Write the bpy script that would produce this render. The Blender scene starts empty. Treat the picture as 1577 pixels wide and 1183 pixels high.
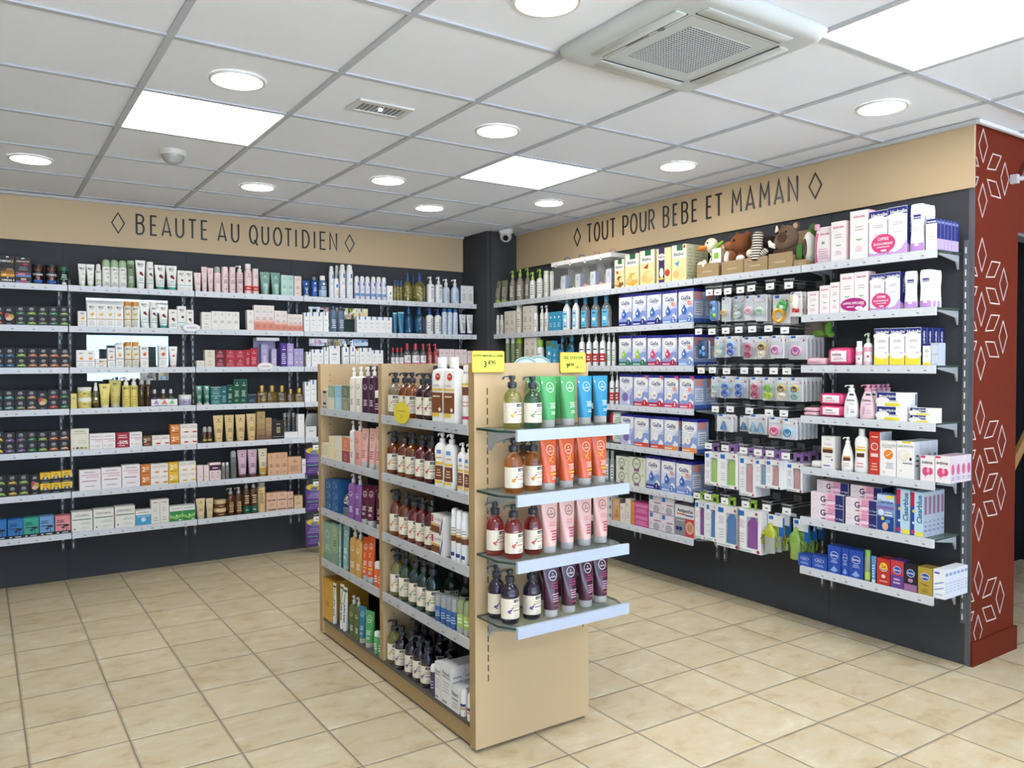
import bpy, math, random
from mathutils import Vector
random.seed(7)
S = bpy.context.scene
COL = S.collection
PI = math.pi

# ------------------------------------------------------------------ camera, world, light, exposure
H = 2.5122                                            # ceiling height; the wall corner is the origin, x runs along the back wall
cam = bpy.data.objects.new('camera', bpy.data.cameras.new('camera'))
COL.objects.link(cam)
cam.location = (-3.7916, -5.9355, 1.4070)
cam.rotation_mode = 'XYZ'
cam.rotation_euler = (PI/2 - .0240, .0032, -.5942)
cam.data.sensor_fit = 'HORIZONTAL'
cam.data.sensor_width = 36
cam.data.lens = 36*1216.74/1577
cam.data.clip_start = .05
S.camera = cam
W = bpy.data.worlds.new('sky'); S.world = W; W.use_nodes = True
W.node_tree.nodes['Background'].inputs[0].default_value = (.78, .87, 1, 1)
W.node_tree.nodes['Background'].inputs[1].default_value = 3.0
PANEL_GLOW, DOWN_GLOW = 11.0, 18.0                     # the lamps' own light
S.view_settings.view_transform = 'Standard'; S.view_settings.look = 'None'
S.view_settings.gamma = 1; S.view_settings.use_curve_mapping = False
S.view_settings.exposure = .66
S.cycles.use_denoising = True
S.cycles.max_bounces = 10; S.cycles.diffuse_bounces = 5; S.cycles.transmission_bounces = 8; S.cycles.transparent_max_bounces = 16
S.cycles.sample_clamp_indirect = 8
def portal(loc, rot, w, h):                           # tells the renderer where daylight comes in
    l = bpy.data.lights.new('daylight', 'AREA'); l.shape = 'RECTANGLE'; l.size = w; l.size_y = h; l.cycles.is_portal = True
    o = bpy.data.objects.new('daylight', l); o.location = loc; o.rotation_euler = rot; COL.objects.link(o)
sun = bpy.data.objects.new('sun', bpy.data.lights.new('sun', 'SUN')); COL.objects.link(sun); sun.rotation_euler = (-.06, .1, 0)
sun.data.energy = 48; sun.data.angle = .01; sun.data.color = (.93, .94, 1)   # high overhead: it lights the pavement outside the shop window
portal((-2.4, -8.98, 1.25), (PI/2, 0, 0), 7.4, 2.3)

# ------------------------------------------------------------------ materials
_M = {}
def lin(h):
    h = h.lstrip('#')
    if len(h) == 3: h = ''.join(c*2 for c in h)
    v = [int(h[i:i+2], 16)/255 for i in (0, 2, 4)]
    return tuple(c/12.92 if c <= .04045 else ((c+.055)/1.055)**2.4 for c in v) + (1,)
def mat(c, fin='p'):
    """colour + finish: m matt board, p plastic, s shiny plastic, e metal, g tinted clear liquid, t translucent plastic, c clear film, x shelf glass, d printed satin card"""
    k = (c, fin)
    if k in _M: return _M[k]
    m = bpy.data.materials.new('%s %s' % ({'m': 'matt', 'p': 'plastic', 's': 'gloss', 'e': 'metal', 'g': 'liquid', 't': 'translucent', 'c': 'clear film', 'x': 'glass', 'd': 'card', 'f': 'fabric', 'w': 'painted board'}[fin], c))
    m.use_nodes = True; nt = m.node_tree; b = nt.nodes['Principled BSDF']; i = b.inputs
    i['Base Color'].default_value = tuple(q*.88 for q in lin(c)[:3])+(1,) if fin in 'dpst' else lin(c)
    i['Roughness'].default_value = dict(m=.75, p=.35, s=.15, e=.35, g=.03, t=.25, c=.08, x=.04, d=.45, f=.95, w=.7)[fin]
    if fin == 'w': i['Specular IOR Level'].default_value = .18
    if fin == 'd': i['Specular IOR Level'].default_value = .3
    if fin == 'e': i['Metallic'].default_value = .85
    if fin == 'g': i['Transmission Weight'].default_value = .86; i['IOR'].default_value = 1.36; i['Coat Weight'].default_value = 1; i['Coat Roughness'].default_value = .03
    if fin == 't': i['Transmission Weight'].default_value = .45; i['Coat Weight'].default_value = .25
    if fin in 'cx':
        out = nt.nodes['Material Output']
        t = nt.nodes.new('ShaderNodeBsdfTransparent'); t.inputs[0].default_value = lin(c)
        mx = nt.nodes.new('ShaderNodeMixShader')
        ge = nt.nodes.new('ShaderNodeNewGeometry'); last = None      # Schlick reflectance, the same from both sides of the sheet
        for op, a, v in (('DOT', None, None), ('ABSOLUTE', 0, None), ('SUBTRACT', 1, 1), ('POWER', 0, 4), ('MULTIPLY', 0, .6), ('ADD', 0, .03 if fin == 'c' else .06)):
            if op == 'DOT':
                n = nt.nodes.new('ShaderNodeVectorMath'); n.operation = 'DOT_PRODUCT'; nt.links.new(ge.outputs['Normal'], n.inputs[0]); nt.links.new(ge.outputs['Incoming'], n.inputs[1]); last = n.outputs['Value']
            else:
                n = nt.nodes.new('ShaderNodeMath'); n.operation = op; nt.links.new(last, n.inputs[a])
                if v is not None: n.inputs[1-a].default_value = v
                last = n.outputs[0]
        nt.links.new(last, mx.inputs[0])
        nt.links.new(t.outputs[0], mx.inputs[1]); nt.links.new(b.outputs[0], mx.inputs[2]); nt.links.new(mx.outputs[0], out.inputs[0])
        i['Base Color'].default_value = (.9, .91, .92, 1) if fin == 'c' else lin('#aab4b0')
    if fin in 'mdw' or fin == 'f':                     # a little unevenness
        n = nt.nodes.new('ShaderNodeTexNoise'); n.inputs['Scale'].default_value = 60 if fin != 'f' else 220
        n.inputs['Detail'].default_value = 3
        bp = nt.nodes.new('ShaderNodeBump'); bp.inputs['Strength'].default_value = .05 if fin != 'f' else .7
        bp.inputs['Distance'].default_value = .002
        tc = nt.nodes.new('ShaderNodeTexCoord')
        nt.links.new(tc.outputs['Object'], n.inputs['Vector']); nt.links.new(n.outputs[0], bp.inputs['Height']); nt.links.new(bp.outputs[0], i['Normal'])
    _M[k] = m
    return m
def emit(c, s):
    m = bpy.data.materials.new('lamp glow'); m.use_nodes = True; i = m.node_tree.nodes['Principled BSDF'].inputs
    i['Base Color'].default_value = (.9, .9, .9, 1); i['Emission Color'].default_value = lin(c); i['Emission Strength'].default_value = s
    return m

# ------------------------------------------------------------------ mesh building
class MB:
    def __init__(s): s.v = []; s.f = []; s.m = []; s.sm = []; s.mats = []
    def mi(s, m):
        if m not in s.mats: s.mats.append(m)
        return s.mats.index(m)
    def face(s, pts, m, smooth=False):
        b = len(s.v); s.v += [tuple(p) for p in pts]; s.f.append(tuple(range(b, b+len(pts)))); s.m.append(s.mi(m)); s.sm.append(smooth)
    def faces(s, verts, faces, m, smooth=False):
        b = len(s.v); s.v += [tuple(p) for p in verts]; k = s.mi(m)
        for f in faces: s.f.append(tuple(b+i for i in f)); s.m.append(k); s.sm.append(smooth)
    def box(s, x0, x1, y0, y1, z0, z1, m, tm=None, fm=None, sm=None):
        """tm top, fm front (-y), sm sides; m everything else"""
        v = [(x0, y0, z0), (x1, y0, z0), (x1, y1, z0), (x0, y1, z0), (x0, y0, z1), (x1, y0, z1), (x1, y1, z1), (x0, y1, z1)]
        for f, mm in (((0, 3, 2, 1), m), ((4, 5, 6, 7), tm or m), ((0, 1, 5, 4), fm or m), ((2, 3, 7, 6), m), ((1, 2, 6, 5), sm or m), ((3, 0, 4, 7), sm or m)):
            s.face([v[i] for i in f], mm)
    def bevbox(s, x0, x1, y0, y1, z0, z1, r, m):
        """box with rounded vertical and top edges"""
        cx, cy, a, b = (x0+x1)/2, (y0+y1)/2, (x1-x0)/2, (y1-y0)/2
        rings = []
        for z, k in ((z0, r*.6), (z0+r*.5, 0), (z1-r, 0), (z1-r*.3, r*.3), (z1, r)):
            ring = []
            for sx, sy, q in ((1, 1, 0), (-1, 1, 1), (-1, -1, 2), (1, -1, 3)):
                for j in range(4):
                    t = (q+j/3)*PI/2
                    ring.append((cx+sx*(a-r)+(r-k)*math.cos(t), cy+sy*(b-r)+(r-k)*math.sin(t), z))
            rings.append(ring)
        s.rings(rings, m)
    def rings(s, rings, m, caps=True, smooth=True):
        n = len(rings[0]); v = [p for r in rings for p in r]; f = []
        for i in range(len(rings)-1):
            for j in range(n): f.append((i*n+j, i*n+(j+1) % n, (i+1)*n+(j+1) % n, (i+1)*n+j))
        if caps: f.append(tuple(range(n-1, -1, -1))); f.append(tuple(range((len(rings)-1)*n, len(rings)*n)))
        s.faces(v, f, m, smooth)
    def lathe(s, prof, m, cx=0, cy=0, n=20, yk=1, ex=2, caps=True):
        R = []
        for p in prof:
            z, a = p[0], p[1]; b = p[2] if len(p) > 2 else a*yk; e = p[3] if len(p) > 3 else ex
            R.append([(cx+a*sp(math.cos(2*PI*j/n), 2/e), cy+b*sp(math.sin(2*PI*j/n), 2/e), z) for j in range(n)])
        s.rings(R, m, caps)
    def tube(s, pts, r, m, n=8, closed=False):
        pts = [Vector(p) for p in pts]; R = []
        for i, p in enumerate(pts):
            a = pts[i-1] if (i or closed) else p; b = pts[(i+1) % len(pts)] if (i < len(pts)-1 or closed) else p
            d = (b-a).normalized(); u = d.cross(Vector((0, 0, 1)))
            if u.length < .1: u = d.cross(Vector((0, 1, 0)))
            u.normalize(); w = d.cross(u); q = r[i] if isinstance(r, (list, tuple)) else r
            R.append([p+u*q*math.cos(2*PI*j/n)+w*q*math.sin(2*PI*j/n) for j in range(n)])
        if closed: R.append(R[0])
        s.rings(R, m, caps=not closed)
    def blob(s, c, r, m, rot=None, n=14, k=9):
        """a rounded lump: centre, three radii"""
        R = []
        for i in range(k+1):
            t = -PI/2+PI*i/k*.998+.001
            R.append([(r[0]*math.cos(t)*math.cos(2*PI*j/n), r[1]*math.cos(t)*math.sin(2*PI*j/n), r[2]*math.sin(t)) for j in range(n)])
        if rot is not None: R = [[rot @ Vector(p) for p in q] for q in R]
        s.rings([[(p[0]+c[0], p[1]+c[1], p[2]+c[2]) for p in q] for q in R], m)
    def mesh(s, name):
        me = bpy.data.meshes.new(name); me.from_pydata(s.v, [], s.f)
        for m in s.mats: me.materials.append(m)
        me.polygons.foreach_set('material_index', s.m); me.polygons.foreach_set('use_smooth', s.sm)
        if any(s.sm): me.set_sharp_from_angle(angle=.75)
        me.update()
        return me
    def obj(s, name, parent=None, loc=(0, 0, 0), rz=0): return link(name, s.mesh(name), parent, loc, rz)
def sp(x, p): return math.copysign(abs(x)**p, x)
def link(name, data, parent=None, loc=(0, 0, 0), rz=0):
    o = bpy.data.objects.new(name, data); COL.objects.link(o); o.location = loc; o.rotation_euler = (0, 0, rz)
    if parent: o.parent = parent
    return o
def tag(o, label, cat, group=None):
    o['label'] = label; o['category'] = cat
    if group: o['group'] = group
    return o
def thing(name, label, cat, loc=(0, 0, 0), rz=0, group=None): return tag(link(name, None, None, loc, rz), label, cat, group)
def struct(o): o['kind'] = 'structure'; return o
def copy_tree(root):
    r = root.copy(); COL.objects.link(r)
    for ch in root.children:
        c = ch.copy(); COL.objects.link(c); c.parent = r
        for g in ch.children:
            d = g.copy(); COL.objects.link(d); d.parent = c
    return r

# ---- printing: flat lettering and shapes laid on a front surface  surf(u, v, lift) with u in -1..1, v in 0..1
_T = {}
def text_geo(t, bold):
    k = (t, bold)
    if k not in _T:
        c = bpy.data.curves.new('lettering', 'FONT'); c.body = t; c.resolution_u = 2; c.offset = .022 if bold else .004
        o = bpy.data.objects.new('lettering', c); me = o.to_mesh()
        v = [(q.co.x, q.co.y) for q in me.vertices]; f = [tuple(p.vertices) for p in me.polygons]
        o.to_mesh_clear(); bpy.data.objects.remove(o); bpy.data.curves.remove(c)
        x0 = min(p[0] for p in v); x1 = max(p[0] for p in v)
        _T[k] = ([(p[0]-(x0+x1)/2, p[1]-.34) for p in v], f, x1-x0)
    return _T[k]
class Print:
    def __init__(s, mb, surf, w, h, curved=False, fin='d'): s.mb, s.surf, s.w, s.h, s.cv, s.fin, s.k = mb, surf, w, h, curved, fin, 0
    def __call__(s, els):
        for e in els:
            s.k += 1; getattr(s, e[0])(*e[1:])
        return s
    def P(s, u, v): return s.surf(u, v, .0003+.00022*s.k)
    def cols(s, us, lo, hi, m):
        V = []; F = []
        for i, u in enumerate(us): V += [s.P(u, lo(u)), s.P(u, hi(u))]
        for i in range(len(us)-1): F.append((2*i, 2*i+2, 2*i+3, 2*i+1))
        s.mb.faces(V, F, m, s.cv)
    def us(s, a, b, n=None):
        n = n or (max(2, int(abs(b-a)*6)) if s.cv else 1)
        return [a+(b-a)*i/n for i in range(n+1)]
    def R(s, u0, u1, v0, v1, c, fin=None):            # rectangle (bands follow the body upward)
        m = mat(c, fin or s.fin); nv = max(1, int((v1-v0)*8)) if s.cv else 1
        for i in range(nv):
            a, b = v0+(v1-v0)*i/nv, v0+(v1-v0)*(i+1)/nv
            s.cols(s.us(u0, u1), lambda u: a, lambda u: b, m)
    def E(s, u, v, ru, c, rv=None):                   # ellipse; round unless rv is given
        rv = rv or ru*s.w/2/s.h; n = 14
        us = [u-ru*math.cos(PI*i/n)*.999 for i in range(n+1)]
        q = lambda x: rv*math.sqrt(max(0, 1-((x-u)/ru)**2))
        s.cols(us, lambda x: v-q(x), lambda x: v+q(x), mat(c, s.fin))
    def O(s, u, v, ru, c, th=.14, rv=None):           # ring
        rv = rv or ru*s.w/2/s.h; n = 22; V = []; F = []
        for i in range(n):
            t = 2*PI*i/n
            for k in (1, 1-th): V.append(s.P(u+ru*k*math.cos(t), v+rv*k*math.sin(t)))
            j = (i+1) % n; F.append((2*i, 2*j, 2*j+1, 2*i+1))
        s.mb.faces(V, F, mat(c, s.fin), s.cv)
    def T(s, t, u, v, hh, c, bold=1, mw=1.75, rot=0): # lettering, centred; hh = capital height / surface height
        V, F, wd = text_geo(t, bold)
        k = hh*s.h/.68
        lim = (mw*s.w/2) if not rot else mw*s.h
        if wd*k > lim: k = lim/wd
        if rot: pts = [s.P(u+p[1]*k/(s.w/2)*-1, v+p[0]*k/s.h) for p in V]
        else: pts = [s.P(u+p[0]*k/(s.w/2), v+p[1]*k/s.h) for p in V]
        s.mb.faces(pts, F, mat(c, s.fin))
    def L(s, u0, u1, v0, v1, n, c):                   # lines too small to read
        for i in range(n):
            a = v0+(v1-v0)*(i+.2)/n; b = v0+(v1-v0)*(i+.62)/n; k = 1-.28*((i*7) % 3)/2
            um = (u0+u1)/2; du = (u1-u0)/2*k
            s.cols(s.us(um-du, um+du), lambda u: a, lambda u: b, mat(c, s.fin))
    def G(s, pts, c): s.mb.face([s.P(*p) for p in pts], mat(c, s.fin))   # polygon
# ------------------------------------------------------------------ packaging shapes
SH = {   # body outline: height, half-width
 'cyl':  [(0, .93), (.015, 1), (.90, 1), (.95, .94), (.98, .74), (1, .5)],
 'aero': [(0, .95), (.012, 1), (.93, 1), (.97, .92), (1, .8)],
 'soap': [(0, .84), (.02, .94), (.07, 1), (.62, 1), (.69, .99), (.76, .95), (.82, .87), (.87, .75), (.91, .60), (.94, .46), (.965, .38), (1, .36)],
 'rect': [(0, .95), (.02, 1), (.80, 1), (.88, .97), (.94, .84), (.98, .55), (1, .42)],
 'full': [(0, .96), (.02, 1), (.97, 1), (1, .95)],
 'wave': [(0, .90), (.04, 1), (.25, .98), (.45, .90), (.60, .90), (.80, 1), (.92, .92), (.98, .62), (1, .5)],
 'drop': [(0, .86), (.05, .98), (.28, 1), (.55, .90), (.75, .72), (.9, .5), (1, .36)],
 'hips': [(0, .88), (.03, 1), (.18, 1), (.40, .91), (.58, .88), (.82, 1), (.93, .99), (1, .93)],
 'sq':   [(0, .97), (.03, 1), (.86, 1), (.95, .9), (.985, .5), (1, .36)],
}
def interp(tab, f):
    for a, b in zip(tab, tab[1:]):
        if f <= b[0]: return a[1]+(b[1]-a[1])*(f-a[0])/(b[0]-a[0])
    return tab[-1][1]
def cap_geo(kind, z0, hh, r, m, m2=None, yk=1, ex=2):
    mb = MB(); n = 18
    if kind == 'pump':
        mb.lathe([(z0, r*.97), (z0+.03*hh, r), (z0+.40*hh, r), (z0+.46*hh, r*.9), (z0+.48*hh, r*.45), (z0+.66*hh, r*.42)], m, n=n)
        mb.lathe([(z0+.64*hh, r*.55), (z0+.66*hh, r*.68), (z0+.90*hh, r*.74), (z0+.97*hh, r*.66), (z0+hh, r*.3)], m, n=n)
        for (xa, xb, q, za, zb, zc, zd) in ((0, -r*1.75, .30, .80, .96, .84, .93), (-r*1.65, -r*2.15, .24, .72, .92, .62, .84)):
            v = [(xa, -r*q, z0+za*hh), (xa, r*q, z0+za*hh), (xa, r*q, z0+zb*hh), (xa, -r*q, z0+zb*hh), (xb, -r*q*.8, z0+zc*hh), (xb, r*q*.8, z0+zc*hh), (xb, r*q*.8, z0+zd*hh), (xb, -r*q*.8, z0+zd*hh)]
            mb.faces(v, [(0, 1, 2, 3), (7, 6, 5, 4), (0, 4, 5, 1), (1, 5, 6, 2), (2, 6, 7, 3), (3, 7, 4, 0)], m)
    elif kind == 'spray':
        mb.lathe([(z0, r*.8), (z0+.03*hh, r), (z0+.45*hh, r), (z0+.5*hh, r*.7), (z0+.93*hh, r*.66), (z0+hh, r*.5)], m, n=n)
        mb.box(-r*.25, r*.25, -r*.95, 0, z0+.68*hh, z0+.8*hh, m)
    elif kind == 'dome': mb.lathe([(z0, r), (z0+.55*hh, r), (z0+.8*hh, r*.9), (z0+.95*hh, r*.6), (z0+hh, r*.2)], m, n=n, yk=yk, ex=ex)
    else: mb.lathe([(z0, r*.97), (z0+.04*hh, r), (z0+.94*hh, r*.99), (z0+hh, r*.93)], m, n=n, yk=yk, ex=ex)
    return mb
def make_box(D, w, h):
    d = D.get('d', .05); mb = MB(); c = mat(D['c'], 'd'); out = []
    hb = h-.020 if 'lid' in D else h
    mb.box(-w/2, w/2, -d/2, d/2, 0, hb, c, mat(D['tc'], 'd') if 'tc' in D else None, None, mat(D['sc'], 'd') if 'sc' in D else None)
    Print(mb, lambda u, v, l: (u*w/2, -d/2-l, v*h), w, h)(D.get('P', ()))
    if 'PS' in D:
        Print(mb, lambda u, v, l: (w/2+l, u*d/2, v*h), d, h)(D['PS']); Print(mb, lambda u, v, l: (-w/2-l, -u*d/2, v*h), d, h)(D['PS'])
    out.append(('', mb.mesh(D['nm'])))
    if 'lid' in D:
        lb = MB(); lb.bevbox(-w/2-.001, w/2+.001, -d/2-.001, d/2+.001, hb, h, .004, mat(D['lid'], 'p')); out.append(('lid', lb.mesh('lid')))
    if 'stick' in D:
        lb = MB(); Print(lb, lambda u, v, l: (u*w/2, -d/2-.002-l, v*h), w, h)(D['stick']); out.append(('promotion_sticker', lb.mesh('promotion_sticker')))
    return out
def make_bottle(D, w, h):
    ck, ch, cw, cc, cf = D['cap']; hb = h*(1-ch); sh = SH[D['sh']]; yk = D.get('yk', 1); ex = D.get('n', 2); r = w/2
    mb = MB(); seg = 24
    mb.lathe([(f*hb, a*r, a*r*yk, ex) for f, a in sh], mat(D['c'], D.get('fin', 'p')), n=seg)
    out = [('bottle', mb.mesh('bottle'))]
    out.append(({'pump': 'pump', 'spray': 'spray_head'}.get(ck, 'cap'), cap_geo(ck, hb-.0005, h*ch+.0005, cw*r, mat(cc, cf), yk=yk if cw > .8 else 1, ex=ex if cw > .8 else 2).mesh('cap')))
    def surf(u, v, l):
        f = v*h/hb; a = interp(sh, f)*r; b = a*yk; u = max(-.995, min(.995, u))
        return (u*(a+l), -(b+l+.0004)*(1-abs(u)**ex)**(1/ex), v*h)
    els = []
    if 'lab' in D: els.append(('R', -.97, .97, D['lab'][0], D['lab'][1], D['lab'][2]))
    els += list(D.get('P', ()))
    if els:
        lb = MB(); Print(lb, surf, w, h, True)(els); out.append(('label', lb.mesh('label')))
    return out
def make_tube(D, w, h):
    ch = D.get('ch', .13); r0 = w*.36; mb = MB(); N = 24; z0 = ch*h
    def sec(f): return r0+(w/2-r0)*f**1.1, max(.0016, r0*(1-f**1.25)), 2+1.2*min(1, f*1.2)
    R = []
    for i in range(9):
        f = i/8; a, b, e = sec(f); z = z0+(h-z0)*f
        if i == 8: b = .0012
        R.append((z, a, b, e))
    mb.lathe(R, mat(D['c'], D.get('fin', 'p')), n=N)
    out = [('tube', mb.mesh('tube')), ('cap', cap_geo('screw', 0, z0+.0005, r0*.97, mat(D['cc'], D.get('cfin', 'p'))).mesh('cap'))]
    def surf(u, v, l):
        f = max(0, min(1, (v*h-z0)/(h-z0))); a, b, e = sec(f); u = max(-.99, min(.99, u))
        return (u*(a+l), -(b+l+.0004)*(1-abs(u)**e)**(1/e), v*h)
    if D.get('P'):
        lb = MB(); Print(lb, surf, w, h, True)(D['P']); out.append(('printed_front', lb.mesh('printed_front')))
    return out
def make_jar(D, w, h):
    r = w/2; lh = D.get('lh', .4)*h; mb = MB()
    mb.lathe([(0, r*.9), (.06*h, r*.97), (h-lh, r*.97)], mat(D['c'], D.get('fin', 'p')), n=24)
    out = [('jar', mb.mesh('jar')), ('lid', cap_geo('screw', h-lh-.0005, lh+.0005, r, mat(D['cc'], D.get('cfin', 'p'))).mesh('lid'))]
    if D.get('P'):
        def surf(u, v, l): return (u*(r*.97+l), -(r*.97+l+.0004)*math.sqrt(max(0, 1-u*u)), v*h)
        lb = MB(); Print(lb, surf, w, h, True)(D['P']); out.append(('label', lb.mesh('label')))
    return out
def make_pillow(D, w, h):
    """soft pack lying on its back edge: a plump block with crimped fin ends"""
    d = D.get('d', .09); mb = MB(); m = mat(D['c'], 's'); R = []
    def prof(f):                                      # plumpness along the pack
        return .06 if abs(f) > .93 else .45+.55*(1-(abs(f)/.93)**4)**.5
    for f in (-1, -.97, -.935, -.92, -.8, -.55, -.2, .2, .55, .8, .92, .935, .97, 1):
        k = prof(f); zz = .5 if k > .1 else .40
        R.append([(f*w/2, d/2*k*sp(math.cos(t), .5), h*.5+h*zz*(.35+.65*k)*sp(math.sin(t), .5)) for t in [2*PI*j/24 for j in range(24)]])
    mb.rings(R, m); out = [('', mb.mesh(D['nm']))]
    if D.get('P'):
        def surf(u, v, l):
            k = prof(u); zz = min(.97, abs(v-.5)*2/(.35+.65*k))
            return (u*w/2, -d/2*k*(1-zz**4)**.25-l-.0008, v*h)
        lb = MB(); Print(lb, surf, w, h, True)(D['P']); out.append(('label', lb.mesh('label')))
    return out
def make_pouch(D, w, h):
    d = D.get('d', .05); mb = MB(); R = []
    for f, a, b in ((0, .92, .5), (.04, 1, .62), (.3, 1, 1), (.6, .98, .85), (.85, .95, .4), (.97, .9, .08), (1, .9, .05)): R.append((f*h, a*w/2, b*d/2, 2.6))
    mb.lathe(R, mat(D['c'], 's'), n=24); out = [('', mb.mesh(D['nm']))]
    def surf(u, v, l):
        T = [(q[0]/h, q[2]) for q in R]; A = [(q[0]/h, q[1]) for q in R]
        return (u*interp(A, v), -(interp(T, v)+l+.0006)*(1-abs(min(.97, abs(u)))**2.6)**(1/2.6), v*h)
    lb = MB(); Print(lb, surf, w, h, True)(D['P']); out.append(('label', lb.mesh('label')))
    cb = cap_geo('screw', 0, .03, .013, mat(D['cc'], 'p')); 
    me = cb.mesh('cap'); out.append(('cap', me, (-w*.40, -.004, h*.93)))
    return out
MAKE = dict(box=make_box, bottle=make_bottle, tube=make_tube, jar=make_jar, pillow=make_pillow, pouch=make_pouch)

# ------------------------------------------------------------------ the goods: one entry per kind of pack
DES = {}
def de(key, k, nm, cat, desc, **a): DES[key] = dict(a, k=k, nm=nm, cat=cat, desc=desc)
DK = '#22252b'; GR = '#8b8f94'; WH = '#f4f3ef'; NV = '#1f2f7a'
def art(c, c2): return [('L', -.45, .45, .60, .86, 3, '#d8d8d6'), ('L', -.3, .3, .48, .55, 1, '#9a9a98'), ('E', -.35, .27, .34, c, .07), ('E', .2, .30, .42, c, .085), ('E', .55, .24, .25, c2, .06), ('E', -.05, .24, .22, '#d9d3c0', .04), ('R', -.95, .95, .13, .155, c2)]
for key, a, b, word in (('green', '#4f9a58', '#2f7d57', 'green'), ('lime', '#a8c85a', '#8fbf4a', 'lime green'), ('olive', '#8d9a6a', '#6f9a62', 'olive'), ('blue', '#3b6f9a', '#2f6fa6', 'blue'), ('orange', '#e08a56', '#d86d3f', 'orange'),
                        ('peach', '#e6b48e', '#d98a5c', 'peach'), ('teal', '#8fc4bf', '#4c9ba0', 'teal'), ('red', '#d8473c', '#c43a35', 'red'), ('yellow', '#e9c23c', '#d9b02f', 'yellow'), ('purple', '#8a6a9c', '#71508a', 'purple')):
    de('blk'+key, 'box', 'supplement_carton', 'carton', 'black carton with %s picture' % word, c='#15161a', P=art(a, b), d=.05)
de('blkart', 'box', 'supplement_carton', 'carton', 'taller black carton with flower picture', c='#15161a', d=.055, P=[('L', -.4, .4, .76, .9, 2, '#d8d8d6'), ('E', -.25, .5, .5, '#b7485a', .17), ('E', .35, .45, .55, '#b9a44a', .15), ('E', 0, .35, .6, '#d9b9a0', .1), ('R', -.4, .4, .05, .1, GR)])
de('ylwblk', 'box', 'supplement_carton', 'carton', 'yellow and black supplement carton', c='#15161a', tc='#dcae2e', d=.05, P=[('R', -.98, .98, .38, .99, '#eec33a'), ('L', -.5, .5, .70, .86, 2, '#7c6420'), ('G', [(-.7, .3), (-.35, .62), (.1, .5), (.4, .62), (.75, .3)], '#4b4e55'), ('E', 0, .45, .25, '#c9cdd2', .09), ('R', -.7, .7, .08, .12, '#b9b9b9')])
de('omega', 'box', 'supplement_carton', 'carton', 'black carton lettered OMEGA 3', c='#26262a', d=.06, P=[('R', -.98, .98, 0, .13, '#e0a52a'), ('R', -.98, .98, .13, .26, '#9c6a1e'), ('R', -.98, .98, .26, .36, '#5a4526'), ('E', -.5, .1, .35, '#f6d580', .04), ('L', -.2, .8, .28, .42, 2, '#c9a468'), ('T', 'OMEGA', -.28, .73, .085, WH), ('T', '3', .65, .72, .13, '#d99a4e'), ('R', -.2, .2, .9, .95, WH)])
de('omlow', 'box', 'supplement_carton', 'carton', 'flat black carton lettered OMEGA 3', c='#26262a', d=.1, P=[('T', 'OMEGA 3', .05, .45, .3, WH), ('R', -.12, .12, .8, .92, WH)])
de('visio', 'box', 'supplement_carton', 'carton', 'black carton with red spot and silver title', c='#2c2a2e', sc='#55565c', d=.06, P=[('R', -.98, .98, 0, .12, '#5f7fae'), ('R', -.98, .98, .12, .24, '#7c3f52'), ('E', -.2, .13, .5, '#c98aa0', .05), ('L', -.6, .6, .32, .52, 3, '#8d8f93'), ('E', .3, .62, .35, '#a4363c', .06), ('T', 'VISIOACTIV', 0, .76, .10, '#e9d8b9'), ('R', -.2, .2, .88, .93, WH)])
de('vislow', 'box', 'supplement_carton', 'carton', 'flat dark carton with pink blue fade', c='#26262a', d=.1, P=[('R', -.98, .98, .05, .4, '#7d6f95'), ('R', -.3, .4, .5, .8, '#d9b9a0'), ('E', .1, .35, .25, '#c4485a', .25)])
de('tonjar', 'jar', 'supplement_jar', 'jar', 'black jar with orange flames', c='#1e1d20', fin='s', cc='#17171a', lh=.12, P=[('G', [(-.9, .68), (-.6, .82), (-.3, .70), (0, .84), (.3, .70), (.6, .82), (.9, .68)], '#e2703a'), ('T', 'TONIC', 0, .49, .12, WH), ('T', '32', 0, .33, .12, '#e2703a'), ('R', -.75, .75, .08, .22, '#2f5fae')])
de('grnjar', 'jar', 'supplement_jar', 'jar', 'dark jar with a green lid', c='#1d2a24', fin='s', cc='#2f6b4a', lh=.2, P=[('L', -.7, .7, .3, .62, 3, '#cfd8cf'), ('L', -.6, .3, .3, .42, 1, '#5fae5a'), ('R', -.4, .4, .06, .15, WH)])
def bio(c2, ic, v=.80): return [('T', 'BIO', 0, v, .085, DK), ('L', -.35, .35, v-.10, v-.05, 1, GR), ('E', .15, v-.25, .36, ic), ('L', -.7, .7, .24, .40, 3, c2)]
de('biotubeg', 'tube', 'cosmetic_tube', 'tube', 'white tube with pale green foot', c=WH, cc='#cfe0c0', ch=.11, P=bio('#b9cfa8', '#d3e2c2'))
de('biosprayw', 'bottle', 'spray_bottle', 'bottle', 'small white spray bottle lettered BIO', sh='cyl', c=WH, cap=('dome', .24, .8, WH, 'p'), P=[('T', 'BIO', 0, .64, .07, DK), ('R', -.9, .9, .22, .34, '#c6dbb4'), ('L', -.6, .6, .06, .2, 2, GR)])
de('biogrcap', 'bottle', 'deodorant_can', 'bottle', 'white can with a tall green cap', sh='full', c=WH, cap=('dome', .27, .97, '#a8c39a', 'p'), P=[('T', 'BIO', .1, .64, .055, DK), ('L', -.2, .7, .45, .56, 2, '#9dbb8d'), ('E', .3, .36, .3, '#b7d08a'), ('L', -.6, .7, .06, .2, 3, GR)])
de('biogreen', 'bottle', 'lotion_bottle', 'bottle', 'sage green lotion bottle', sh='full', c='#93ad84', fin='t', cap=('screw', .13, .95, '#a8c39a', 'p'), P=[('T', 'BIO', 0, .74, .06, DK), ('L', -.6, .6, .2, .45, 5, '#dfe8d6')])
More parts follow.
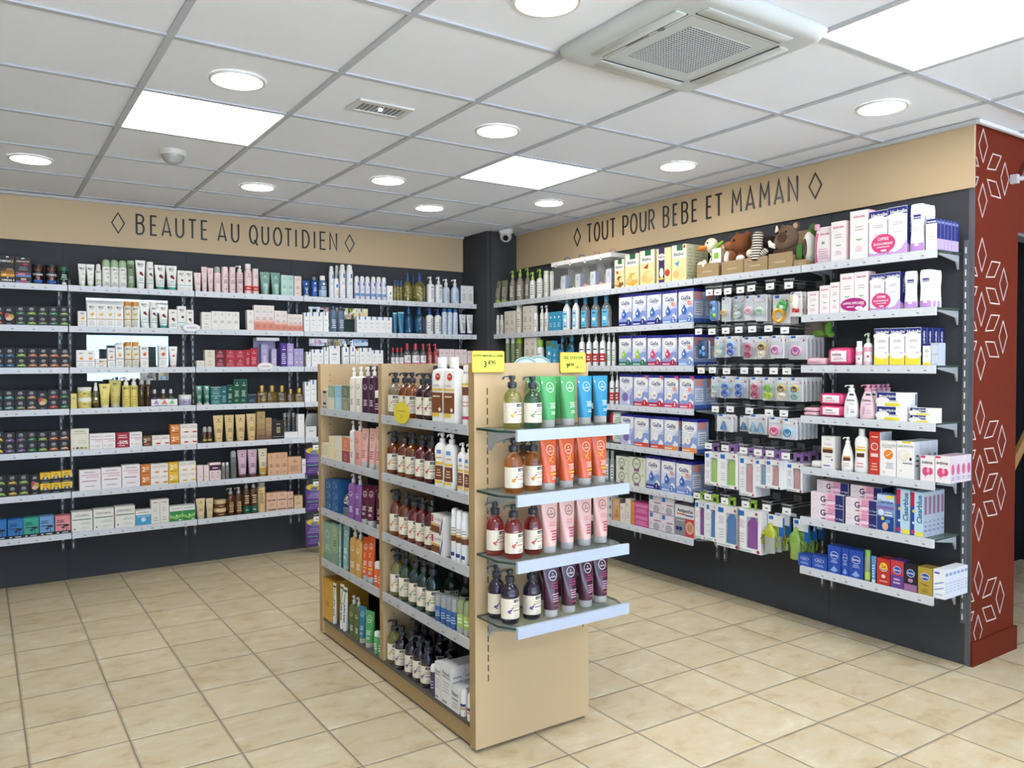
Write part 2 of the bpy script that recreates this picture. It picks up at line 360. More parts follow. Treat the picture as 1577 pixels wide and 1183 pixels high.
def berry(): return [('T', 'BIO', 0, .86, .08, DK), ('L', -.35, .35, .76, .81, 1, GR), ('E', .05, .55, .34, '#6d1f2c'), ('E', .35, .50, .24, '#8d2a36'), ('L', -.5, .5, .28, .40, 2, '#7fc4b8'), ('R', -.7, .7, .2, .225, '#5fbfae')]
de('biotubered', 'tube', 'cosmetic_tube', 'tube', 'large white tube with dark berries', c=WH, cc=WH, ch=.1, P=berry())
de('biobotred', 'bottle', 'lotion_bottle', 'bottle', 'white bottle with dark berries', sh='full', c=WH, cap=('screw', .12, .92, WH, 'p'), P=[('T', 'BIO', 0, .74, .05, DK)]+berry()[2:])
de('biotubeteal', 'tube', 'cosmetic_tube', 'tube', 'white tube with berries and teal foot', c=WH, cc='#4fae9c', ch=.13, P=berry())
de('bioboxteal', 'box', 'cosmetic_carton', 'carton', 'white carton with berry and teal stripe', c='#eeece7', d=.045, P=[('T', 'BIO', .05, .84, .085, DK), ('L', -.3, .4, .72, .79, 1, GR), ('E', .2, .52, .32, '#7a2433'), ('R', -.9, .9, .26, .30, '#8fd0c8'), ('L', -.6, .6, .05, .2, 2, '#b9c9c6')])
de('bioboxberry', 'box', 'cosmetic_carton', 'carton', 'white carton with a red cherry', c='#eeece7', d=.045, P=[('T', 'BIO', .05, .84, .07, DK), ('E', 0, .5, .38, '#6d2431'), ('E', .25, .42, .22, '#9c3b45'), ('L', -.6, .6, .1, .28, 2, GR)])
def yel(c='#e2b43a'): return [('T', 'BIO', .05, .86, .085, DK), ('L', -.3, .4, .75, .8, 1, GR), ('E', .08, .56, .42, c), ('E', -.02, .60, .2, '#f7ecc4'), ('R', -.92, .92, .33, .355, '#c3a52c'), ('L', -.6, .6, .07, .28, 3, '#c4c4c0')]
de('biodropsm', 'box', 'cosmetic_carton', 'carton', 'short white carton with golden drop', c='#efede8', d=.045, P=yel())
de('biodrop', 'box', 'cosmetic_carton', 'carton', 'white carton with golden drop', c='#efede8', d=.045, P=yel())
de('bioorange', 'box', 'cosmetic_carton', 'carton', 'white carton with an orange drop', c='#efede8', d=.045, P=[('T', 'BIO', .05, .82, .07, DK), ('E', .08, .53, .4, '#e79a55'), ('E', .1, .62, .3, '#f6dcc0'), ('R', -.92, .92, .36, .385, '#7a5a7f'), ('L', -.6, .6, .07, .28, 2, '#c4c4c0')])
de('biored', 'box', 'cosmetic_carton', 'carton', 'white carton with a red drop', c='#efede8', d=.045, P=[('T', 'BIO', .05, .86, .085, DK), ('E', .08, .6, .42, '#cf4b3a'), ('E', .3, .66, .2, '#e7a23c'), ('R', -.92, .92, .4, .425, '#b79aa8'), ('L', -.6, .6, .1, .32, 3, '#c4c4c0')])
de('bioflat', 'box', 'cosmetic_carton', 'carton', 'low white carton lettered BIO', c='#efede8', d=.06, P=[('T', 'BIO', .1, .68, .2, DK), ('E', .75, .68, .16, '#e5bb4d'), ('R', -.9, .9, .4, .46, '#cc8f4a'), ('L', -.4, .4, .1, .3, 1, GR)])
de('bioamber', 'bottle', 'oil_bottle', 'bottle', 'golden drop bottle with orange cap', sh='full', c='#efe9d8', fin='p', cap=('screw', .17, .97, '#d89438', 'p'), P=[('T', 'BIO', 0, .72, .06, DK), ('E', 0, .52, .45, '#dba636'), ('E', -.1, .55, .22, '#f4e6b8'), ('R', -.9, .9, .30, .33, '#c98d2c'), ('L', -.6, .6, .06, .26, 3, '#b9b6a8')])
de('biotubepk', 'tube', 'cosmetic_tube', 'tube', 'white tube with red spot', c=WH, cc='#e7c3b6', ch=.12, P=[('T', 'BIO', 0, .84, .06, DK), ('E', .1, .55, .3, '#c43f3f'), ('L', -.5, .5, .2, .4, 3, '#d9c4c4')])
PK = '#ead2d2'
def nux(c, top=.84): return [('E', 0, top+.035, .16, c), ('L', -.45, .45, top-.06, top-.02, 1, c), ('L', -.6, .6, .36, .52, 3, c), ('L', -.35, .35, .12, .18, 1, c)]
de('pinktube', 'tube', 'cosmetic_tube', 'tube', 'slim pale pink tube', c=PK, cc='#f2e2e0', ch=.06, P=nux('#b9898d'))
de('pinkclear', 'bottle', 'mist_bottle', 'bottle', 'pale pink bottle with a clear cap', sh='full', c=PK, cap=('dome', .25, .92, '#dfe0dc', 't'), P=nux('#b98f86', .6)[:3])
de('pinkcyl', 'bottle', 'lotion_bottle', 'bottle', 'pale pink cylinder bottle', sh='full', c=PK, cap=('screw', .12, .97, '#f1dcdc', 'p'), P=nux('#8e6468', .66))
de('pinkpump', 'bottle', 'pump_bottle', 'bottle', 'pale pink pump bottle', sh='full', c=PK, cap=('pump', .24, .62, '#efe6e4', 'p'), P=nux('#8e6468', .62))
de('pinkoffer', 'bottle', 'lotion_bottle', 'bottle', 'tall pink bottle with red offer band', sh='rect', c=PK, cap=('screw', .17, .8, '#f3e6e5', 'p'), lab=(.12, .27, '#d8443f'), P=[('L', -.6, .6, .17, .22, 1, WH)]+nux('#8e6468', .62)[:2])
de('pinkofferb', 'bottle', 'lotion_bottle', 'bottle', 'shorter pink bottle with red offer band', sh='full', c=PK, cap=('screw', .1, .97, '#f3e6e5', 'p'), lab=(.13, .31, '#d8443f'), P=[('L', -.6, .6, .19, .24, 1, WH)]+nux('#8e6468', .70)[:2])
de('tealtube', 'tube', 'cosmetic_tube', 'tube', 'wide sea green tube', c='#7fa89c', fin='s', cc='#8fb5aa', ch=.1, P=nux('#e3efe8', .78)+[('R', -.3, .3, .2, .5, '#a9d0c4')])
de('mintbox', 'box', 'cosmetic_carton', 'carton', 'mint green carton', c='#b9dbd2', d=.045, P=nux('#5f8f84'))
de('beigebox', 'box', 'cosmetic_carton', 'carton', 'pale beige carton', c='#ead9d0', d=.045, P=nux('#9a8078'))
de('bluetube', 'tube', 'sun_cream_tube', 'tube', 'royal blue tube with white V', c='#1f4f94', fin='s', cc='#d9e2ea', ch=.13, P=[('T', 'V', 0, .45, .22, '#cfe3f2'), ('E', 0, .8, .22, WH), ('L', -.5, .5, .2, .32, 2, '#9cc7e8')])
de('bluebot', 'bottle', 'sun_care_bottle', 'bottle', 'royal blue bottle', sh='rect', c='#2a5fae', fin='s', cap=('screw', .15, .6, '#9db9dc', 't'), P=[('E', 0, .68, .3, '#e3edf6'), ('L', -.5, .5, .3, .5, 3, '#cfe0f2')])
de('palebluebot', 'bottle', 'sun_care_bottle', 'bottle', 'blue frosted bottle with white cap', sh='rect', c='#6f94c4', fin='t', cap=('screw', .2, .62, WH, 'p'), lab=(.05, .35, '#a9c2dc'), P=[('E', 0, .62, .28, WH), ('L', -.6, .6, .38, .52, 2, '#e3edf6')])
TAB = '#2f74b8'
de('thermal', 'bottle', 'thermal_spray_can', 'bottle', 'tall white spray can', sh='aero', c='#eef0f1', cap=('dome', .15, .78, WH, 'p'), P=[('R', -.02, .5, .60, .72, TAB), ('L', -.5, .6, .40, .5, 2, '#9bb3cc'), ('L', -.4, .4, .1, .3, 3, '#c9d3dc')])
de('thermalsm', 'bottle', 'thermal_spray_can', 'bottle', 'short white spray can', sh='aero', c='#eef0f1', cap=('dome', .18, .85, WH, 'p'), P=[('R', -.3, .35, .52, .68, TAB), ('L', -.5, .5, .15, .4, 3, '#d9c08a')])
de('deo', 'bottle', 'deodorant_can', 'bottle', 'pale lilac deodorant can', sh='aero', c='#e3e4f0', cap=('dome', .2, .86, '#f3f3f5', 'p'), P=[('R', .05, .55, .58, .72, '#29508f'), ('L', -.6, .3, .36, .5, 2, '#a9b3d0'), ('R', -.8, .8, .14, .26, '#6a9ad6')])
de('dentbox', 'box', 'toothpaste_carton', 'carton', 'small white carton with blue mark', c=WH, d=.05, P=[('R', .1, .45, .4, .58, '#29508f'), ('L', -.5, .5, .1, .3, 2, GR)])
de('oilsm', 'bottle', 'oil_bottle', 'bottle', 'small yellow oil bottle with blue cap', sh='rect', c='#d9cf73', fin='g', cap=('screw', .26, .7, '#2f4f86', 'p'), P=[('L', -.5, .5, .2, .5, 4, '#8a7f3a')])
de('oilbig', 'bottle', 'oil_bottle', 'bottle', 'big yellow oil bottle with blue pump', sh='soap', c='#dfd67a', fin='g', cap=('spray', .28, .36, '#27519a', 'p'), P=[('L', -.55, .55, .12, .5, 6, '#8f8540')])
de('whpump', 'bottle', 'pump_bottle', 'bottle', 'white pump bottle', sh='sq', n=3.5, yk=.7, c='#eef0f0', cap=('pump', .27, .36, '#f6f6f4', 'p'), P=[('L', -.3, .7, .15, .5, 6, '#8fa6bb'), ('L', -.2, .6, .55, .62, 1, '#3e5c80')])
de('pbpump', 'bottle', 'pump_bottle', 'bottle', 'pale blue pump bottle', sh='soap', c='#cfdcec', cap=('pump', .27, .42, '#f2f4f5', 'p'), P=[('L', -.5, .5, .12, .46, 6, '#8aa3c0')])
de('greybox', 'box', 'cosmetic_carton', 'carton', 'grey white carton with blue side', c='#e4e3e0', sc='#43648f', d=.05, P=[('R', -.9, .9, .5, .95, '#edecea'), ('L', -.5, .7, .2, .6, 5, '#a7a39c'), ('T', 'A', 0, .75, .08, '#7f93ab')])
de('ivorybox', 'box', 'cosmetic_carton', 'carton', 'wide ivory carton', c='#eae7e0', d=.05, P=[('E', 0, .78, .06, GR), ('L', -.4, .4, .55, .72, 1, GR), ('L', -.7, .7, .15, .4, 2, '#c6c2ba')])
de('ivorytall', 'box', 'cosmetic_carton', 'carton', 'tall ivory carton', c='#ece9e3', d=.045, P=nux('#a39d94')[:3])
de('coral', 'box', 'cosmetic_carton', 'carton', 'white and coral striped carton', c='#e9e0dc', d=.045, P=[('R', -.98, .98, 0, .30, '#dc8c78'), ('R', -.98, .98, .30, .36, '#e6a896'), ('R', -.98, .98, .36, .42, '#ecc4b8'), ('E', 0, .82, .12, GR), ('L', -.4, .4, .72, .78, 1, GR), ('L', -.6, .6, .42, .55, 2, '#a98d86'), ('L', -.5, .5, .12, .24, 2, '#b06a58')])
TB = [('R', -.35, .12, .80, 1.0, TAB), ('L', -.5, .5, .55, .62, 1, '#8aa9c6'), ('L', -.5, .4, .30, .42, 2, '#c9cfd4')]
de('tabbox', 'box', 'skin_care_carton', 'carton', 'white carton with blue corner tab', c='#f1f1ef', d=.045, P=TB)
de('tabbig', 'box', 'skin_care_carton', 'carton', 'broad white carton with blue tab', c='#f1f1ef', d=.05, P=[('R', -.1, .2, .86, 1, TAB), ('L', -.5, .4, .55, .66, 1, '#5b7894'), ('L', -.5, .3, .3, .5, 2, '#c9cfd4'), ('R', -.3, .2, .04, .12, DK)])
de('tabboxo', 'box', 'skin_care_carton', 'carton', 'narrow white carton with orange tab', c='#f1ede8', d=.045, P=[('R', -.5, .3, .88, 1, '#d07a4a')]+TB[1:])
de('lrppump', 'bottle', 'pump_bottle', 'bottle', 'white pump bottle with blue label', sh='sq', n=4, yk=.7, c='#f1f2f2', cap=('pump', .2, .4, '#f5f5f4', 'p'), P=[('R', -.2, .2, .58, .73, '#2c56a0'), ('L', -.6, .6, .38, .46, 1, '#8aa0b8'), ('L', -.5, .5, .1, .3, 3, '#c9cfd4')])
de('greyclear', 'bottle', 'shampoo_bottle', 'bottle', 'frosted slate blue bottle', sh='rect', c='#7d93ab', fin='t', cap=('screw', .12, .6, '#3f5a7c', 't'), P=[('R', -.3, .3, .60, .74, '#3a6aa8'), ('L', -.6, .6, .15, .5, 5, '#c6d2de')])
de('cyantube', 'tube', 'shower_gel_tube', 'tube', 'bright blue translucent tube', c='#3f9fc8', fin='t', cc='#2f6f9c', ch=.12, P=[('L', -.6, .6, .3, .7, 6, '#1f6a94'), ('R', -.95, .95, .93, .99, '#8fd0e6')])
de('cyanbig', 'bottle', 'shower_gel_bottle', 'bottle', 'big bright blue bottle', sh='soap', c='#2d8fc4', fin='g', cap=('spray', .28, .4, '#245a9c', 'p'), P=[('L', -.5, .5, .14, .5, 6, '#123f66')])
de('whbluepump', 'bottle', 'pump_bottle', 'bottle', 'white bottle with a blue pump', sh='rect', c='#eef0ee', cap=('pump', .24, .44, '#2f4f9a', 'p'), P=[('L', -.2, .8, .12, .62, 9, '#4d5560'), ('L', -.7, -.3, .2, .5, 3, '#9fb3c6')])
de('pbcan', 'bottle', 'spray_can', 'bottle', 'pale blue can with blue cap', sh='aero', c='#d3dfee', cap=('dome', .15, .8, '#2f6fae', 'p'), P=[('T', 'A', 0, .62, .05, '#5b7fae'), ('L', -.5, .5, .1, .5, 5, '#a9bcd4')])
de('greytube', 'tube', 'cream_tube', 'tube', 'pale grey tube with navy cap', c='#dfe1e2', cc='#22407c', ch=.1, P=[('T', 'A', 0, .78, .07, '#3f5a80'), ('L', -.4, .7, .2, .6, 7, '#5f6670')])
de('creamsm', 'box', 'cosmetic_carton', 'carton', 'low cream carton', c='#e6e1d6', d=.05, P=[('L', -.4, .4, .55, .7, 1, GR), ('L', -.6, .6, .2, .4, 1, '#c6c0b2')])
de('cream', 'box', 'cosmetic_carton', 'carton', 'cream carton', c='#e3dccb', d=.05, P=[('E', 0, .82, .08, GR), ('L', -.4, .4, .62, .74, 1, GR), ('L', -.6, .6, .2, .5, 2, '#bdb5a2')])
RD = [('E', 0, .84, .08, '#f0c9c9'), ('L', -.4, .4, .66, .76, 1, '#f0c9c9'), ('L', -.8, .6, .15, .55, 3, '#d9808a')]
de('wine', 'box', 'cosmetic_carton', 'carton', 'dark wine red carton', c='#6d1d2f', d=.05, P=RD)
de('red', 'box', 'cosmetic_carton', 'carton', 'crimson carton', c='#a82a3c', d=.05, P=RD)
de('redtall', 'box', 'cosmetic_carton', 'carton', 'tall crimson carton', c='#b02538', d=.045, P=[('E', 0, .84, .12, '#f0c9c9'), ('L', -.5, .5, .72, .78, 1, '#f0c9c9'), ('L', -.7, .6, .15, .55, 5, '#e3a0a6')])
LI = [('E', 0, .84, .14, WH), ('L', -.5, .5, .70, .78, 1, WH), ('L', -.8, .7, .12, .6, 6, '#e6e0f0')]
de('purple', 'box', 'cosmetic_carton', 'carton', 'deep purple carton', c='#4a2f8a', d=.045, P=LI)
de('lilac', 'box', 'cosmetic_carton', 'carton', 'plain lilac carton', c='#a99bd0', d=.045, P=LI)
de('lilacpat', 'box', 'cosmetic_carton', 'carton', 'short lilac carton with white curls', c='#a9a0cc', d=.045, P=[('O', .2, .75, .5, WH), ('O', -.3, .45, .4, WH), ('E', .2, .25, .3, WH)])
for k, nmx, a, cp, hh in (('micsm', 'small clear bottle with red cap', .5, '#c23a48', .24), ('micbig', 'large clear bottle with red cap', .5, '#c23a48', .26)):
    de(k, 'bottle', 'micellar_water_bottle', 'bottle', nmx, sh='soap', c='#c6c9c9', fin='g', cap=('screw', hh, .42, cp, 'p'), lab=(.16, .48, '#f1eff0'), P=[('L', -.5, .5, .25, .45, 3, '#7a6a74'), ('R', -.95, .95, .06, .16, '#d94a80')])
de('redpump', 'bottle', 'pump_bottle', 'bottle', 'coral red pump bottle', sh='rect', c='#c6535a', fin='t', cap=('pump', .3, .4, '#c94a55', 'p'), P=[('L', -.6, .6, .1, .5, 6, '#f0c6c6')])
de('rosebox', 'box', 'cosmetic_carton', 'carton', 'pale rose white carton', c='#efe0df', d=.045, P=[('L', -.5, .5, .7, .84, 2, '#c98f96'), ('O', -.4, .4, .5, '#dcb0b4')])
de('ylwbox', 'box', 'cosmetic_carton', 'carton', 'small plain yellow carton', c='#ddcf7c', d=.04, P=[('L', -.4, .4, .6, .8, 1, '#8d8448')])
de('ylwjar', 'jar', 'cream_jar', 'jar', 'pale yellow jar with white lid', c='#e3d67c', cc='#f0efe8', lh=.36, P=[('T', 'BIO', -.05, .42, .2, DK, 1, .5), ('L', .3, .75, .2, .5, 3, '#b3a650')])
de('oilspray', 'bottle', 'oil_spray_bottle', 'bottle', 'slim oil bottle with white spray head', sh='cyl', c='#b6ad62', fin='g', cap=('spray', .32, .7, '#f0f0ec', 'p'), P=[('R', -.5, .5, .32, .42, '#eee8b8'), ('R', -.9, .9, .24, .27, '#d9cf60')])
YP = [('T', 'BIO', 0, .86, .065, DK), ('L', -.3, .3, .77, .81, 1, GR), ('L', -.7, -.3, .55, .7, 2, '#c9b23f'), ('R', -.8, .8, .36, .38, '#c99a2f'), ('L', -.6, .6, .18, .33, 3, '#b9a94c')]
de('ylwtube', 'tube', 'hair_care_tube', 'tube', 'pale yellow tube lettered BIO', c='#e6d776', cc='#e9e7dc', ch=.1, P=YP)
de('ylwpump', 'bottle', 'pump_bottle', 'bottle', 'pale yellow pump bottle', sh='full', c='#e6d776', cap=('pump', .26, .6, '#efeee6', 'p'), P=[('T', 'BIO', 0, .64, .065, DK), ('R', -.8, .8, .34, .36, '#c99a2f'), ('L', -.6, .6, .08, .3, 3, '#b9a94c')])
de('amberoil', 'bottle', 'oil_bottle', 'bottle', 'dark amber glass bottle', sh='cyl', c='#7a5a30', fin='g', cap=('dome', .2, .75, '#cfcdc6', 't'), P=[('L', -.6, .6, .25, .4, 3, '#3a2c18')])
de('purjar', 'jar', 'cream_jar', 'jar', 'lilac grey jar with white lid', c='#b9b6d2', cc='#ecebee', lh=.4, P=[('T', 'BIO', -.2, .36, .22, DK, 1, .5), ('L', .2, .7, .2, .45, 2, '#7f7ca0')])
de('grntube', 'tube', 'cosmetic_tube', 'tube', 'dark green glossy tube', c='#1d6b54', fin='s', cc='#e8ded6', ch=.1, P=nux('#cfe5dc', .82)+[('G', [(-.5, .95), (-.1, .78), (.2, .9), (.5, .76), (.4, .96)], '#cfe5dc')])
GX = [('E', 0, .84, .1, '#cfe0dc'), ('L', -.5, .5, .66, .76, 1, '#cfe0dc'), ('L', -.8, .7, .12, .5, 4, '#8fbdb4')]
de('tealbox', 'box', 'cosmetic_carton', 'carton', 'blue green carton with silver line', c='#2f6f73', d=.05, tc='#c3cfcf', P=GX+[('R', -.98, .98, .93, 1, '#a9c2c0')])
de('tealtall', 'box', 'cosmetic_carton', 'carton', 'narrow tall blue green carton', c='#23666f', d=.045, P=GX)
de('dkgreen', 'box', 'cosmetic_carton', 'carton', 'tall bottle green carton', c='#12503a', tc='#8fb0a4', d=.05, P=[('E', 0, .84, .12, '#e6efe9'), ('L', -.5, .5, .73, .79, 1, '#e6efe9'), ('L', -.7, .5, .3, .56, 4, '#cfe0d6'), ('L', -.7, .3, .1, .2, 2, '#9cc0ae')])
de('navybox', 'box', 'cosmetic_carton', 'carton', 'low navy carton', c='#24384a', d=.05, P=[('E', 0, .75, .07, GR), ('L', -.7, .7, .2, .5, 2, '#7d95a6'), ('R', -.98, .98, .92, 1, '#6a7f92')])
for k, c, t in (('goldperf', '#cfae4a', 'square golden perfume bottle'), ('brperf', '#a8783f', 'square bronze perfume bottle')):
    de(k, 'bottle', 'dry_oil_bottle', 'bottle', t, sh='sq', n=5, yk=.5, c=c, fin='g', cap=('screw', .36, .5, '#c3a25c', 'e'), P=[('L', -.6, .6, .12, .42, 4, '#6f5520')])
OE = '#4a4a4c'
def oeno(line, c2, tv=.84, lv=.68, hh=.1): return [('T', 'OENOBIOL', 0, tv, hh, OE, 0, 1.5), ('R', -.85, .85, lv-.012, lv+.012, line), ('L', -.2, .85, .45, .62, 2, c2), ('E', -.65, .22, .07, OE), ('L', -.3, .7, .12, .3, 2, '#c9c6c0')]
de('oenotall', 'box', 'supplement_carton', 'carton', 'tall cream carton with coloured bottom strip', c='#e6e3d2', sc='#cfc6ae', d=.06, P=[('T', 'OENOBIOL', 0, .88, .065, OE, 0, 1.5), ('L', -.7, .8, .76, .81, 1, '#9a9684'), ('L', -.2, .7, .3, .5, 2, '#cdd0a8'), ('E', -.7, .1, .09, '#a8323a'), ('R', -.45, -.1, .06, .14, '#6d4a34'), ('R', 0, .3, .06, .14, '#8a6a3c'), ('R', .35, .8, .06, .14, '#a8c24a')])
de('oenopink', 'box', 'supplement_carton', 'carton', 'white carton with red line', c='#efebe9', d=.06, P=oeno('#8d2a3a', '#e0b4ba', .82, .63, .1))
de('oenopk', 'box', 'supplement_carton', 'carton', 'large white carton with pink line', c='#efeaea', sc='#d3b4b0', d=.06, P=[('T', 'OENOBIOL', 0, .88, .07, OE, 0, 1.5), ('R', -.85, .85, .74, .76, '#b23a4c'), ('L', -.4, .85, .60, .70, 2, '#e0a8b2'), ('L', -.75, .6, .42, .5, 1, '#8a5a62'), ('T', 'OENOBIOL', 0, .2, .06, OE, 0, 1)])
de('sale', 'box', 'supplement_carton', 'carton', 'crimson sale carton lettered -50%', c='#a82a44', d=.06, P=[('T', '-50%', 0, .36, .22, WH), ('L', -.7, .7, .62, .9, 2, '#f0ccd2'), ('L', -.6, .3, .1, .22, 1, '#f0ccd2')])
de('brown2', 'box', 'supplement_carton', 'carton', 'brown carton with a big 2', c='#5f3a22', d=.06, P=[('T', '2', -.45, .58, .36, '#f3e6d6'), ('L', -.2, .8, .55, .85, 2, '#d9b9a0'), ('L', -.6, .6, .12, .3, 1, '#c99a6f')])
de('org2', 'box', 'supplement_carton', 'carton', 'orange carton with a big 2', c='#d9823a', d=.06, P=[('T', '2', -.4, .58, .4, '#fff3e6'), ('L', -.1, .8, .5, .85, 2, '#f6dcc2'), ('L', -.7, .7, .12, .3, 1, '#8d4a1c')])
de('ylw2', 'box', 'supplement_carton', 'carton', 'bright yellow carton with a 2', c='#e9c02f', d=.06, P=[('T', '2', -.4, .58, .4, '#fffbe6'), ('L', -.1, .8, .5, .85, 2, '#fbeeb8'), ('L', -.7, .7, .12, .3, 1, '#9c7a14')])
for k, c, t in (('oenosm', '#c23a34', 'small white carton with red strip'), ('oenoorg', '#e0853a', 'small white carton with orange strip'), ('oenoylw', '#e3b62c', 'small white carton with yellow strip')):
    de(k, 'box', 'supplement_carton', 'carton', t, c='#f0ece6', d=.06, P=[('T', 'OENOBIOL', 0, .82, .1, OE, 0, 1.5), ('R', -.9, .9, .66, .70, c), ('R', -.1, .85, .16, .30, c), ('E', -.5, .23, .08, c)])
de('mini', 'bottle', 'ampoule_bottle', 'bottle', 'tiny amber bottle with clear cap', sh='full', c='#a8602f', fin='g', cap=('dome', .32, .9, '#cfcfca', 't'), P=[('R', -.8, .8, .12, .25, '#a3a35c')])
de('goldtube', 'tube', 'cosmetic_tube', 'tube', 'pale gold tube', c='#d9bd84', fin='s', cc='#c9a869', ch=.05, P=nux('#6f5a34', .80))
de('goldbox', 'box', 'cosmetic_carton', 'carton', 'gold brown fading carton', c='#b39a6c', d=.045, P=[('R', -.98, .98, 0, .2, '#7d5a44'), ('R', -.98, .98, .2, .4, '#94745a'), ('R', -.98, .98, .4, .6, '#a58a64'), ('E', 0, .84, .12, '#5c4a2c'), ('L', -.4, .4, .76, .8, 1, '#5c4a2c')])
de('blackbox', 'box', 'perfume_carton', 'carton', 'black carton with gold square', c='#2a2524', d=.06, P=[('R', -.28, .28, .34, .64, '#c3b38a'), ('R', -.2, .2, .38, .6, '#8d8460'), ('L', -.3, .3, .76, .86, 1, '#cfc6b0'), ('R', -.98, .98, .12, .15, '#8d8a86')])
de('whtall', 'box', 'cosmetic_carton', 'carton', 'tall plain white carton', c='#ecebe9', d=.045, P=nux('#8d8a86')[:2])
de('whlow', 'box', 'cosmetic_carton', 'carton', 'low plain white carton', c='#e6e5e3', d=.06, P=[('L', -.4, .4, .5, .7, 1, GR)])
de('pinksm', 'box', 'cosmetic_carton', 'carton', 'slim pale pink carton', c='#ecd9d9', d=.04, P=nux('#8d6468', .3)[:2])
de('pinkduo', 'box', 'cosmetic_carton', 'carton', 'pink duo pack with plum banner', c='#ecd9d9', tc='#4a2440', d=.05, P=[('R', -1, 1, .56, .86, '#4a2440'), ('L', -.5, .5, .64, .76, 1, WH), ('R', -.02, .02, 0, .55, '#c9b4b6'), ('E', -.5, .42, .12, '#8d6468'), ('E', .5, .42, .12, '#8d6468'), ('L', -.8, -.2, .1, .35, 3, '#b9989c'), ('L', .2, .8, .1, .35, 3, '#b9989c')])
de('silvbot', 'bottle', 'serum_bottle', 'bottle', 'small clear silver bottle', sh='full', c='#a9a8a6', fin='t', cap=('screw', .2, .95, '#d9d9d6', 'e'), P=[('L', -.4, .4, .25, .6, 3, '#5c5a58')])
de('silvspray', 'bottle', 'mist_bottle', 'bottle', 'tall clear grey mist bottle', sh='full', c='#8f928e', fin='t', cap=('dome', .22, .95, '#c9cac8', 't'), P=[('L', -.4, .4, .2, .6, 5, '#4a4a48')])
de('liltube', 'tube', 'cosmetic_tube', 'tube', 'lilac pink tube with plum foot', c='#cdb0bf', cc='#6a3a4c', ch=.12, P=nux('#5c3a4a', .80))
de('crmtube', 'tube', 'cosmetic_tube', 'tube', 'cream tube with amber lower half', c='#ddd3b4', cc='#b98a3a', ch=.1, P=nux('#5c4a2c', .80)+[('R', -.9, .9, .14, .32, '#c99a48')])
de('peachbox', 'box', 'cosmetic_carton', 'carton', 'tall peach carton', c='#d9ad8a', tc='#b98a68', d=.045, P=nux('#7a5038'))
de('peachwide', 'box', 'cosmetic_carton', 'carton', 'wide peach carton', c='#d9ad8a', tc='#b98a68', d=.06, P=[('E', 0, .78, .08, '#5c3c28'), ('L', -.35, .35, .66, .72, 1, '#5c3c28'), ('L', -.8, .5, .15, .5, 4, '#a87a58')])
for k, c, t in (('treeblue', '#2f72b4', 'blue'), ('treeteal', '#3aa18f', 'green blue'), ('treesky', '#6f9cc9', 'sky blue'), ('treepink', '#df8d94', 'pink')):
    de(k, 'box', 'tea_carton', 'carton', '%s carton with black tree' % t, c='#23252b', tc=c, sc=c, d=.08, P=[('R', -.98, .98, .16, 1, c), ('L', -.8, .2, .62, .8, 2, DK), ('L', -.8, .4, .45, .58, 1, '#3c4a5c'), ('R', .42, .5, .16, .42, DK), ('E', .45, .46, .42, DK, .06), ('R', .02, .07, .16, .34, DK), ('E', .04, .36, .26, DK, .045), ('R', -.8, -.5, .05, .1, WH), ('R', -.1, .7, .05, .1, '#c9cdd2')])
def ob(c, tv=.8): return [('T', 'OENOBIOL', 0, tv, .09, OE, 0, 1.5), ('R', -.9, .9, tv-.22, tv-.18, c), ('L', -.2, .85, .34, .48, 2, '#a9c0a4'), ('E', -.7, .14, .07, DK), ('L', -.2, .8, .1, .24, 2, '#cfcdc6')]
de('oenogrn', 'box', 'supplement_carton', 'carton', 'large ivory carton with green line', c='#e9e8de', d=.08, P=ob('#2f6b3f'))
de('oenoblue', 'box', 'supplement_carton', 'carton', 'white carton with blue lower half', c='#ecebe6', d=.07, P=[('T', 'OENOBIOL', 0, .84, .1, OE, 0, 1.5), ('R', -.98, .98, 0, .68, '#4a9cc6'), ('E', 0, .36, .3, '#cfe6f2'), ('L', -.8, .8, .55, .62, 1, '#e3f0f6')])
de('oenobeige', 'box', 'supplement_carton', 'carton', 'tall narrow ivory carton', c='#e6e2da', d=.06, P=[('L', -.6, .6, .86, .93, 1, '#8d6a5c'), ('L', -.6, .4, .5, .7, 3, '#c9c2b6'), ('L', -.5, .5, .1, .3, 2, '#b9b2a6')])
de('oenograss', 'box', 'supplement_carton', 'carton', 'white carton with grassy green half', c='#ecebe6', d=.07, P=[('T', 'OENOBIOL', 0, .85, .09, OE, 0, 1.5), ('R', -.98, .98, 0, .68, '#3a8a48'), ('G', [(-.98, .45), (0, .3), (.98, .5), (.98, .3), (0, .14), (-.98, .28)], '#8fc46a'), ('E', .1, .38, .16, '#dff0d0'), ('R', .4, .85, .05, .12, WH)])
de('crmtubes', 'tube', 'cosmetic_tube', 'tube', 'pale cream tube', c='#dcc79c', cc='#cdb37f', ch=.05, P=nux('#8d7448', .80))
de('brnjar', 'jar', 'body_cream_jar', 'jar', 'brown jar with cream lid', c='#6f4322', fin='s', cc='#d9bd94', lh=.45, P=[('L', -.4, .4, .2, .35, 1, '#d9bd94')])
de('brnpump', 'bottle', 'pump_bottle', 'bottle', 'amber pump bottle', sh='cyl', c='#a5602a', fin='g', cap=('pump', .24, .5, '#c9cac8', 't'), P=[('L', -.6, .6, .12, .5, 6, '#e0c09a')])
de('brntall', 'bottle', 'pump_bottle', 'bottle', 'tall green labelled amber bottle', sh='cyl', c='#9c6a3a', fin='g', cap=('pump', .22, .5, '#bfc0be', 't'), lab=(.03, .24, '#1f5a4a'), P=[('L', -.4, .4, .1, .16, 1, '#e6e0d0'), ('L', -.6, .6, .32, .6, 4, '#e0c9a6')])
